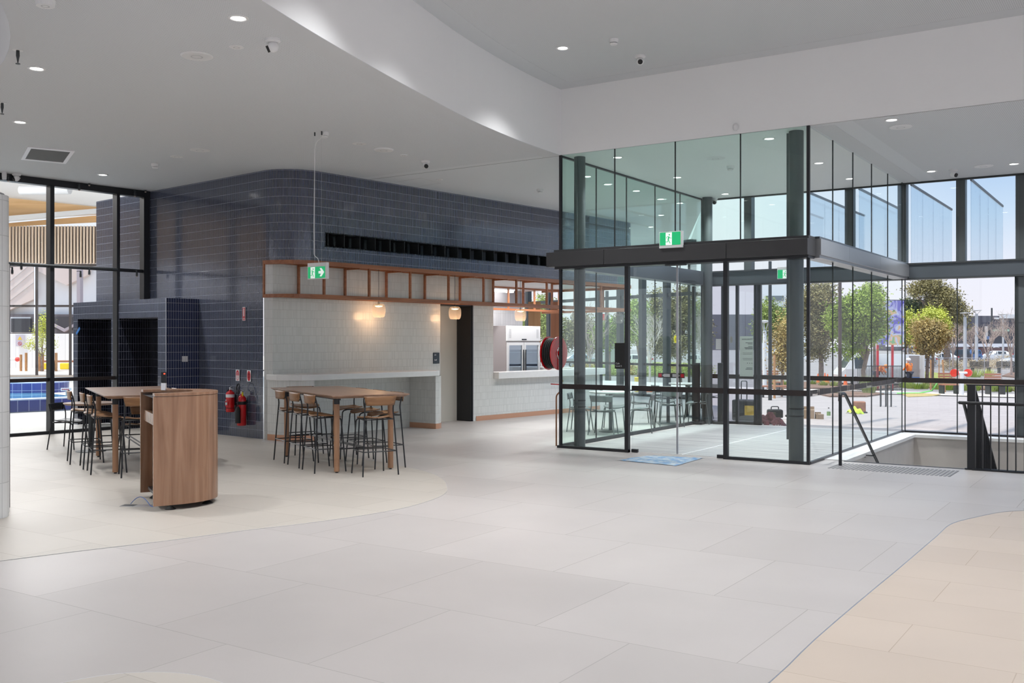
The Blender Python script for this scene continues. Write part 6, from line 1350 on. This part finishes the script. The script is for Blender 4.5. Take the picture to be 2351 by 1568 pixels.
sg = thing('parking_sign', 'red and white parking sign tilted beside the round tree', 'sign', tuple(GD(2105, 72)), CA); z_ = D(2104, 795, 72).z - sg.location.z; m = MB(); m.tube([(.25, 0, 0), (0, 0, z_ + .9)], .03, 8); m.build('pole', M['alu'], parent=sg); m = MB(); m.cb((-.02, -.04, z_ + .85), (.42, .02, .42)); m.cb((.03, -.04, z_ + .2), (.42, .02, .75)); m.build('plate', pmat('park_red', (.8, .05, .06), .5), parent=sg)
m = MB(); m.tube([tuple(G(2060, 904) + Vector((0,0,.03))), tuple(G(2110, 904) + Vector((0,0,.03))), tuple(G(2140, 899) + Vector((0,0,.05))), tuple(GD(2152, 47) + Vector((0,0,.5)))], .03, 8); tag(m.build('garden_hose', pmat('green_hose', (.2, .8, .15), .5), smooth=True), 'bright green hose lying along the garden bed', 'hose')
# things left on the paving by the outer door
t = thing('tool_bag', 'black tool bag standing on the paving outside the door', 'bag', tuple(G(1779, 961)), .5); m = MB(); m.box(-.17, .17, -.10, .10, 0, .21); m.build('body', M['rubber'], parent=t, bevel=.04); m = MB(); m.tube(bent([(-.08, 0, .20), (-.08, 0, .27), (.08, 0, .27), (.08, 0, .20)], .03), .012, 6); m.build('handle', M['black'], parent=t); m = MB(); m.box(-.12, .0, -.125, -.10, .03, .15); m.build('pocket', pmat('olive_canvas', (.05, .045, .03), .8), parent=t, bevel=.01)
def heap(name, label, c, rx, ry, h, mat, cat, seed):
    r_ = random.Random(seed); m = MB(); nx = 18; vs = []
    for j in range(nx + 1):
        for i in range(nx + 1):
            x, y = -1 + 2*i/nx, -1 + 2*j/nx; q = max(0, 1 - x*x - y*y); vs.append((x*rx, y*ry, h*(q**.6)*(.75 + .45*math.sin(5*x + seed) * math.cos(6*y) + .12*r_.random())))
    m.add(vs, [(j*(nx+1)+i, j*(nx+1)+i+1, (j+1)*(nx+1)+i+1, (j+1)*(nx+1)+i) for j in range(nx) for i in range(nx) if (i-9)**2 + (j-9)**2 < 84]); return tag(m.build(name, mat, loc=tuple(c), smooth=2.0), label, cat)
heap('jacket', 'dark red and black jacket in a heap at the outer threshold', G(1765, 976), .34, .2, .22, pmat('jacket_cloth', (.10, .035, .04), .8, var=.7, vscale=14), 'jacket', 1)
heap('hivis_vest', 'yellow green hi-vis vest lying beside the red bag', G(1963, 950), .22, .14, .16, pmat('vest_lime', (.55, .75, .05), .6), 'vest', 2)
t = thing('carry_bag', 'brown red open bag on the paving beside the hi-vis vest', 'bag', tuple(G(1972, 948)), .4); m = MB(); m.box(-.16, .16, -.09, .09, 0, .30); m.build('body', pmat('bag_brown', (.34, .15, .09), .7, var=.3), parent=t, bevel=.03); m = MB(); m.box(-.2, .2, -.12, .12, 0, .04); m.build('base', M['steel'], parent=t, bevel=.02)
cd = pmat('cardboard', (.34, .25, .17), .8); 
for nm, lb, px, py, sx, sz, rz in (('cardboard_box', 'brown cardboard box just right of the right front column', 1857, 961, .24, .27, .3), ('cardboard_box', 'torn cardboard box at the left of the right front column', 1817, 962, .12, .27, .5), ('paper_box', 'small open grey carton beside the water bottle', 1881, 962, .14, .15, .6)):
    t = thing(nm, lb, 'box', tuple(G(px, py)), rz); m = MB(); m.box(-sx/2, sx/2, -.1, .1, 0, sz*.75); m.build('body', cd, parent=t); m = MB(); m.bar((-sx/2, -.1, sz*.75), (-sx/2 - .03, -.13, sz), .2*0 + .02, .005); m.box(-sx/2, sx/2, .095, .1, sz*.75, sz); m.build('flap', cd, parent=t)
t = thing('water_bottle', 'clear bottle with dark cap and green label on the paving', 'bottle', tuple(G(1902.5, 959))); m = MB(); m.lathe([(0, 0), (.04, 0), (.042, .01), (.042, .17), (.018, .20), (.016, .215)], n=16); m.build('bottle', M['glass'], parent=t); m = MB(); m.cyl((0, 0), .018, .215, .235, 12); m.build('cap', M['rubber'], parent=t); m = MB(); m.lathe([(.043, .05), (.043, .14)], n=16); m.build('label', pmat('label_leaf', (.2, .35, .12), .5), parent=t)
m = MB(); m.cb((0, 0, .025), (.10, .08, .05)); tag(m.build('tape_roll', M['rubber'], loc=tuple(G(1808, 957)), bevel=.02), 'small black roll on the paving beside the torn carton', 'roll')
m = MB(); m.cb((0, 0, .012), (.28, .12, .02), .5); tag(m.build('rag', M['signwhite'], loc=tuple(G(1800, 962)), bevel=.008), 'white rag lying on the paving near the black roll', 'rag')
t = thing('tool_trolley', 'large black trolley bag with yellow tray behind the outer glass door', 'trolley', tuple(G(1712, 967)), .1); m = MB(); m.box(-.26, .26, -.15, .15, .02, .46); m.build('body', pmat('trolley_black', (.02, .02, .025), .6), parent=t, bevel=.03); m = MB(); m.box(.02, .24, -.17, -.15, .14, .34); m.build('yellow_tray', pmat('tray_yellow', (.5, .36, .05), .6, var=.3), parent=t); m = MB(); m.tube(bent([(-.12, .1, .45), (-.12, .1, .85), (.0, .1, .85), (.0, .1, .45)], .03), .012, 6); m.build('handle', M['black'], parent=t)
# ================================================================ OUTSIDE, POOL SIDE
def pfloor(y, z=-.01): pass
m = MB(); q_ = [KW(-17.82, -3), KW(-17.82, 10.1), KW(-18.5, 34), (-60, 48, 0), (-90, 40, 0), (-90, -25, 0)]; m.add([(p_[0], p_[1], -.012) for p_ in q_], [(0, 1, 2, 3, 4, 5)]); struct(m.build('floor', pmat('pool_deck', (.52, .51, .48), .6, var=.05, vscale=.6)), 'grey pool hall deck beyond the glass wall')
YF = 47.0
def F(px, py, y=YF): return Vector(((px - CXP)/FPX*y, y, EYE - (py - HYP)*y/FPX))      # picture-parallel planes of the pool side, turned by CA below
def RL(v): v = Vector(v); return Vector((RT[0]*v.x + FW[0]*v.y, RT[1]*v.x + FW[1]*v.y, v.z))
pt = tilemat('pool_tile', (.035, .05, .20), (.05, .07, .28), (.25, .3, .45), .25, .28, .008, .15, uv=True, bump=.1)
a, b_ = P(-40, 950), P(240, 937); dr = (b_ - a).normalized(); nrm = Vector((-dr.y, dr.x, 0)) if (-dr.y*a.x + dr.x*a.y) > 0 else Vector((dr.y, -dr.x, 0))
nrm = nrm if (a + nrm).length > a.length else -nrm
t = thing('pool', 'raised blue tiled pool edge with water beyond the glass wall', 'pool', (0, 0, 0))
m = MB(); m.ribbon([tuple(a[:2]), tuple(b_[:2])], 0, .27); m.build('tiled_edge', pt, parent=t)
m = MB(); c1, c2 = a + nrm*.4, b_ + nrm*.4; m.prism([tuple(a[:2]), tuple(b_[:2]), tuple(c2[:2]), tuple(c1[:2])], .27, .30); m.build('coping', pmat('coping_blue', (.45, .55, .72), .4), parent=t)
wm, wt_, wb_, wo2 = nodes('pool_water'); wb_.inputs['Base Color'].default_value = (.10, .30, .42, 1); wb_.inputs['Roughness'].default_value = .05; nn = wt_.nodes.new('ShaderNodeTexNoise'); nn.inputs['Scale'].default_value = 2.5; tcx = wt_.nodes.new('ShaderNodeTexCoord'); wt_.links.new(tcx.outputs['Object'], nn.inputs['Vector']); bu = wt_.nodes.new('ShaderNodeBump'); bu.inputs['Strength'].default_value = .15; wt_.links.new(nn.outputs[0], bu.inputs['Height']); wt_.links.new(bu.outputs[0], wb_.inputs['Normal'])
e1_, e2_ = c1 + nrm*9, c2 + nrm*9; m = MB(); m.add([(p_.x, p_.y, .22) for p_ in (c1, c2, e2_, e1_)], [(0, 1, 2, 3)]); m.build('water', wm, parent=t)
m = MB(); m.prism([tuple(e1_[:2]), tuple(e2_[:2]), tuple((e2_ + nrm*.5)[:2]), tuple((e1_ + nrm*.5)[:2])], 0, .33); m.build('coping', pmat('coping_blue2', (.45, .55, .72), .4), parent=t)
sc_ = D(72, 784, 28.5); t = thing('spa_ring', 'round blue tiled spa edge rising from the pool', 'spa', (sc_.x, sc_.y, 0)); cr = arc(0, 0, 1.0, 0, 360, 40); m = MB(); m.ribbon(cr, .2, .48); m.build('tiled_edge', pt, parent=t); m = MB()
for p_, q in zip(cr[:-1], cr[1:]): m.prism([p_, q, (q[0]*.8, q[1]*.8), (p_[0]*.8, p_[1]*.8)], .48, .51)
m.build('coping', pmat('coping_blue3', (.42, .5, .72), .4), parent=t)
t = thing('depth_marker', 'small white plate with red lettering on the pool edge', 'sign', tuple(D(152, 894, 26)), CA + .6); m = MB(); m.cb((0, 0, 0), (.26, .03, .08)); m.build('plate', M['signwhite'], parent=t); m = MB(); m.cb((0, 0, -.1), (.03, .02, .14)); m.build('foot', M['grey'], parent=t); m = MB(); [m.cb((-.10 + .026*k, -.017, .0), (.015, .003, .038 - .008*(k % 2))) for k in range(7)]; m.build('red_lettering', M['signred'], parent=t)
# far wall of the pool hall
fw = sroot('window_7', 'far glazing of the pool hall', False); fw.rotation_euler.z = CA; dkf = pmat('bronze_frame', (.075, .06, .055), .5)
def fb(par, nm, px0, py0, px1, py1, mat, y=YF, dy=.15):
    a, b_ = F(px0, py0, y), F(px1, py1, y); x0, x1 = sorted((a.x, b_.x)); z0, z1 = sorted((a.z, b_.z)); m = MB(); m.box(x0, x1, y - dy, y + dy, z0, z1); return m.build(nm, mat, parent=par)
for p0, p1 in ((-60, -52), (81, 88), (158, 165), (240, 247)): fb(fw, 'mullion', p0 + 1, 612, p1 - 1, 862, dkf, dy=.04)
fb(fw, 'transom', -120, 700, 330, 705, dkf, dy=.04); fb(fw, 'head_frame', -120, 606, 330, 612, dkf, dy=.04); 
a0, a1 = F(-120, 862), F(330, 862); m = MB(); m.box(a0.x, a1.x, YF - .4, YF + .3, -.01, max(.05, F(100, 862).z)); struct(m.build('trim_18', pmat('sill_sand', (.55, .45, .36), .6), rz=CA), 'sand coloured sill below the pool hall glazing')
tl = thing('timber_slat_screen', 'row of pale timber slats high on the pool hall wall', 'screen', (0, 0, 0), CA); sl_ = woodmat('pale_slat', (.68, .54, .40), (.80, .66, .52), .5, 'Z', 8)
bk = fb(tl, 'dark_backing', -120, 520, 330, 604, pmat('slat_backing', (.05, .045, .05), .7), YF + .2, .02)
px = -30
while px < 240: fb(tl, 'slat', px, 519, px + 3.2, 606, sl_, YF - .05, .05); px += 7.4
g_ = thing('timber_beam', 'deep pale glulam beam under the pool hall ceiling', 'beam', (0, 0, 0), CA); glm = woodmat('glulam', (.62, .38, .17), (.72, .47, .24), .5, 'X', 5)
m = MB(); q = [F(-60, 448), F(262, 479), F(262, 495), F(-60, 516)]; 
m.add([(p_.x, YF - 1.0, p_.z) for p_ in q] + [(p_.x, YF - .6, p_.z) for p_ in q], [(0, 1, 2, 3), (7, 6, 5, 4), (0, 4, 5, 1), (1, 5, 6, 2), (2, 6, 7, 3), (3, 7, 4, 0)]); m.build('timber', glm, parent=g_)
m = MB(); q = [F(-60, 513), F(262, 486), F(262, 496), F(-60, 524)]; m.add([(p_.x, YF - 1.3, p_.z) for p_ in q] + [(p_.x, YF - 1.0, p_.z) for p_ in q], [(0, 1, 2, 3), (7, 6, 5, 4), (0, 4, 5, 1), (3, 7, 4, 0), (2, 3, 7, 6)]); m.build('white_edge', M['white'], parent=g_)
m = MB(); q = [F(-60, 523), F(262, 495), F(262, 512), F(-60, 528)]; m.add([(p_.x, YF - .5, p_.z) for p_ in q], [(0, 1, 2, 3)]); m.build('soffit_board', glm, parent=g_)
pl_, pr2 = F(-60, 446, YF - 1.05), F(262, 479, YF - 1.05); nr_ = Vector((-6.2, 19.2, 7.0))
m = MB(); m.add([(pl_.x - 8, YF - 1.05, pl_.z + .6), (pl_.x, YF - 1.05, pl_.z), (pr2.x, YF - 1.05, pr2.z), (-12, YF - 1.05, pr2.z), (nr_.x, nr_.y, 7.0), (-16, 6, 8.6), (-52, 6, 8.6)], [(0, 1, 5, 6), (1, 2, 5), (2, 3, 4), (2, 4, 5)])
struct(m.build('ceiling', pmat('pool_ceiling', (.86, .86, .86), .6), rz=CA), 'bright white ceiling of the pool hall')
m = MB(); p_ = D(110, 437, 34); m.tube([(p_.x - .8, p_.y - .5, p_.z), (p_.x + .8, p_.y + .3, p_.z)], .16, 16); m.tube([(p_.x - .5, p_.y - .3, p_.z), (p_.x - .5, p_.y - .3, p_.z + .55)], .01, 6); m.tube([(p_.x + .5, p_.y + .2, p_.z), (p_.x + .5, p_.y + .2, p_.z + .55)], .01, 6); tag(m.build('air_duct', M['grey'], smooth=True), 'short grey air duct under the pool hall ceiling', 'duct')
for k, (x, y) in enumerate(((-27, 9), (-30, 16), (-36, 12), (-36, 20), (-24, 14))):
    l = bpy.data.lights.new('pool_hall_fill', 'AREA'); l.energy = 520; l.size = 5.0; lo = bpy.data.objects.new('pool_hall_fill', l); COL.objects.link(lo); lo.location = (x, y, 7.2)  # unseen area fills added to brighten the pool hall, without fittings
# courtyard behind
cy = 60.0
def cbx(nm, label, cat, px0, py0, px1, py1, mat, y=cy, dy=.1, bottom=None):
    a, b_ = F(px0, py0, y), F(px1, py1, y); x0, x1 = sorted((a.x, b_.x)); z0, z1 = sorted((a.z, b_.z)); z0 = bottom if bottom is not None else z0
    m = MB(); m.box(x0, x1, y - dy, y + dy, z0, z1); return tag(m.build(nm, mat, rz=CA), label, cat)
m = MB(); m.add([(-90, YF + .3, .05), (-14, YF + .3, .05), (-14, 110, .05), (-90, 110, .05)], [(0, 1, 2, 3)]); struct(m.build('floor', pmat('court_ground', (.62, .56, .50), .8), rz=CA), 'pale ground of the courtyard behind the pool hall')
cbx('block_wall', 'white block wall across the courtyard behind the pool hall', 'wall', -200, 766, 400, 850, tilemat('court_block', (.82, .80, .78), (.86, .84, .82), (.7, .68, .66), 1.0, .5, .02, .7, uv=False, bump=0), cy, .1, 0.0)
gb = thing('gabled_building', 'long building with white gabled roof behind the courtyard wall', 'building', (0, 0, 0), CA); gy = 72.0
def gq(nm, pts, mat, y=gy):
    q = [F(x, yy, y) for x, yy in pts]; n = len(q); m = MB(); m.add([(p_.x, y, p_.z) for p_ in q] + [(p_.x, y + .5, p_.z) for p_ in q], [list(range(n))[::-1], [n + i for i in range(n)]] + [(i, (i+1) % n, n + (i+1) % n, n + i) for i in range(n)]); return m.build(nm, mat, parent=gb)
wr_ = pmat('roof_white', (.88, .87, .86), .6); pr_ = pmat('roof_rose', (.72, .60, .54), .7); dk_ = pmat('gable_dark', (.13, .11, .115), .7)
gq('dark_wall', [(-200, 720), (400, 723), (400, 800), (-200, 800)], dk_, gy + .6)
gq('white_roof', [(-200, 560), (400, 560), (400, 723), (-200, 720)], wr_, gy + 1.2)
gq('rose_panel', [(-60, 560), (77, 560), (77, 687), (20, 712), (-60, 740)], pr_, gy + .55); gq('rose_panel', [(84, 560), (220, 560), (200, 632), (152, 655), (86, 622)], pr_, gy + .55)
for y0, y1 in ((690, 648), (668, 622), (646, 600)): gq('seam', [(22, y0), (77, y1), (77, y1 + .8), (22, y0 + .8)], M['grey'], gy + .5)
gq('window', [(24, 728), (70, 728), (70, 764), (24, 764)], M['lgrey'], gy + .5); gq('window_pane', [(25, 731), (69, 731), (69, 763), (25, 763)], pmat('dark_pane', (.05, .05, .055), .1), gy + .3)
gq('window_pane', [(125, 728), (170, 728), (170, 758), (125, 755)], pmat('dark_pane2', (.06, .055, .06), .1), gy + .5)
gq('brace', [(121, 742), (147, 755), (170, 743), (170, 749), (147, 762), (121, 748)], pmat('brace_mauve', (.42, .36, .38), .7), gy + .3)
gq('post', [(176, 560), (184, 560), (184, 760), (176, 760)], pmat('post_mauve', (.42, .36, .38), .7), gy - .4); gq('post', [(78, 560), (81, 560), (81, 760), (78, 760)], wr_, gy + .2)
t = thing('warning_sign', 'white sign with yellow triangle and red circle on the courtyard wall', 'sign', tuple(RL(F(46, 782, cy - .2))), CA); m = MB(); m.cb((0, 0, 0), (.52, .02, .68)); m.build('board', pmat('lilac_board', (.55, .50, .56), .5), parent=t)
m = MB(); m.add([(-.14, -.02, .05), (.14, -.02, .05), (0, -.02, .27)], [(0, 1, 2)]); m.build('yellow_triangle', pmat('tri_yellow', (.75, .5, .03), .5), parent=t); m = MB(); m.tube([(.10*math.cos(2*PI*k/20), -.03, -.18 + .10*math.sin(2*PI*k/20)) for k in range(21)], .012, 5, False); m.bar((-.08, -.03, -.10), (.08, -.03, -.26), .01, .02); m.build('red_ring', M['signred'], parent=t)
p_ = F(96, 858, 53); b = RL((p_.x, p_.y, .05)); k_ = 53/FPX
def bl(px, py, hw, hh): p2_ = RL(F(px, py, 53)); return (p2_.x - b.x, p2_.y - b.y, p2_.z - b.z, hw*k_, hh*k_)
tree('young_tree', 'young yellow green tree in the courtyard behind the pool hall', b, 3, [bl(95, 760, 16, 22), bl(102, 735, 12, 16), bl(80, 790, 14, 12), bl(112, 790, 12, 14), bl(68, 785, 8, 8), bl(100, 812, 8, 8)], LM['lime'], n=900, s=.10, tr=.05, seed=41)
for k, px in enumerate((48, 60, 91, 98, 122, 129)):
    p2_ = RL(F(px, 810 if k else 814, 53.5)); m = MB(); m.tube([(0, 0, 0), (0, 0, p2_.z - .05)], .07, 8); tag(m.build('tree_stake', stk, loc=(p2_.x, p2_.y, .05)), 'round timber stake in the courtyard, ' + ['leftmost', 'second from the left', 'third from the left', 'fourth from the left', 'fifth from the left', 'rightmost'][k], 'stake')
p2_ = RL(F(40, 825, 55)); t = thing('fire_booster', 'red capped hydrant pipe in the courtyard', 'hydrant', (p2_.x, p2_.y, .05), CA); m = MB(); m.tube(bent([(-.9, 0, 0), (-.9, 0, p2_.z - .05), (0, 0, p2_.z - .05)], .1), .07, 10); m.build('pipe', M['lgrey'], parent=t); m = MB(); m.sphere((0, 0, p2_.z - .05), .13, n=16, m=10); m.build('red_cap', pmat('court_red', (.75, .08, .06), .4), parent=t, smooth=True)
p2_ = RL(F(155, 850, 55)); t = thing('bench', 'dark red picnic bench in the courtyard near the yellow blocks', 'bench', (p2_.x, p2_.y, .05), CA); m = MB(); m.box(-1.2, 1.5, -.3, .3, .45, .55); m.build('seat', wd, parent=t); m = MB(); [m.box(x, x + .1, -.25, .25, 0, .45) for x in (-.9, 1.1)]; m.build('leg', M['steel'], parent=t)
for k, px in enumerate((150, 110)):
    p2_ = RL(F(px, 850, 57)); m = MB(); m.box(-.24, .24, -.2, .2, 0, .36); tag(m.build('yellow_block', pmat('block_yellow_%d' % k, (.9, .68, .03), .6), loc=(p2_.x, p2_.y, .05), rz=CA, bevel=.05), 'bright yellow block in the courtyard, ' + ['behind the picnic bench', 'behind the stakes'][k], 'block')

# unseen pool hall end wall, added for its banded reflection in the blue tiles
U2 = -46
m = MB(); m.box(U2 - .2, U2, -42, 8, 0, 3.75); m.box(U2 - .2, U2, -42, 8, 8.2, 11); struct(m.build('wall_pool_reflect_dark', pmat('pool_end_dark', (.05, .055, .07), .6), rz=-KA), 'unseen dark end wall of the pool hall added for tile reflections')
m = MB(); m.box(U2 - .25, U2 + .05, -42, 8, 5.6, 8.2); struct(m.build('wall_pool_reflect_timber', glm, rz=-KA), 'unseen timber band of the pool hall end wall added for tile reflections')
# back of the foyer behind the camera
m = MB(); m.box(-17, -6.5, -8.2, -8, 0, 5.6); m.box(-1.0, 8, -8.2, -8, 0, 5.6); m.box(-6.5, -1.0, -8.2, -8, 4.3, 5.6); m.box(-6.5, -1.0, -8.2, -8, 0, .15); struct(m.build('wall_back', M['white']), 'white wall with a large window behind the camera')
bw = sroot('window_8', 'window behind the camera', False)
for x in (-6.5, -5.1, -3.75, -2.4, -1.0): jb(bw, x - .04, x + .04, -8.15, -8.0, .15, 4.3, 'black', 'mullion')
jb(bw, -6.5, -1.0, -8.13, -8.05, 2.4, 2.46, 'black', 'transom')
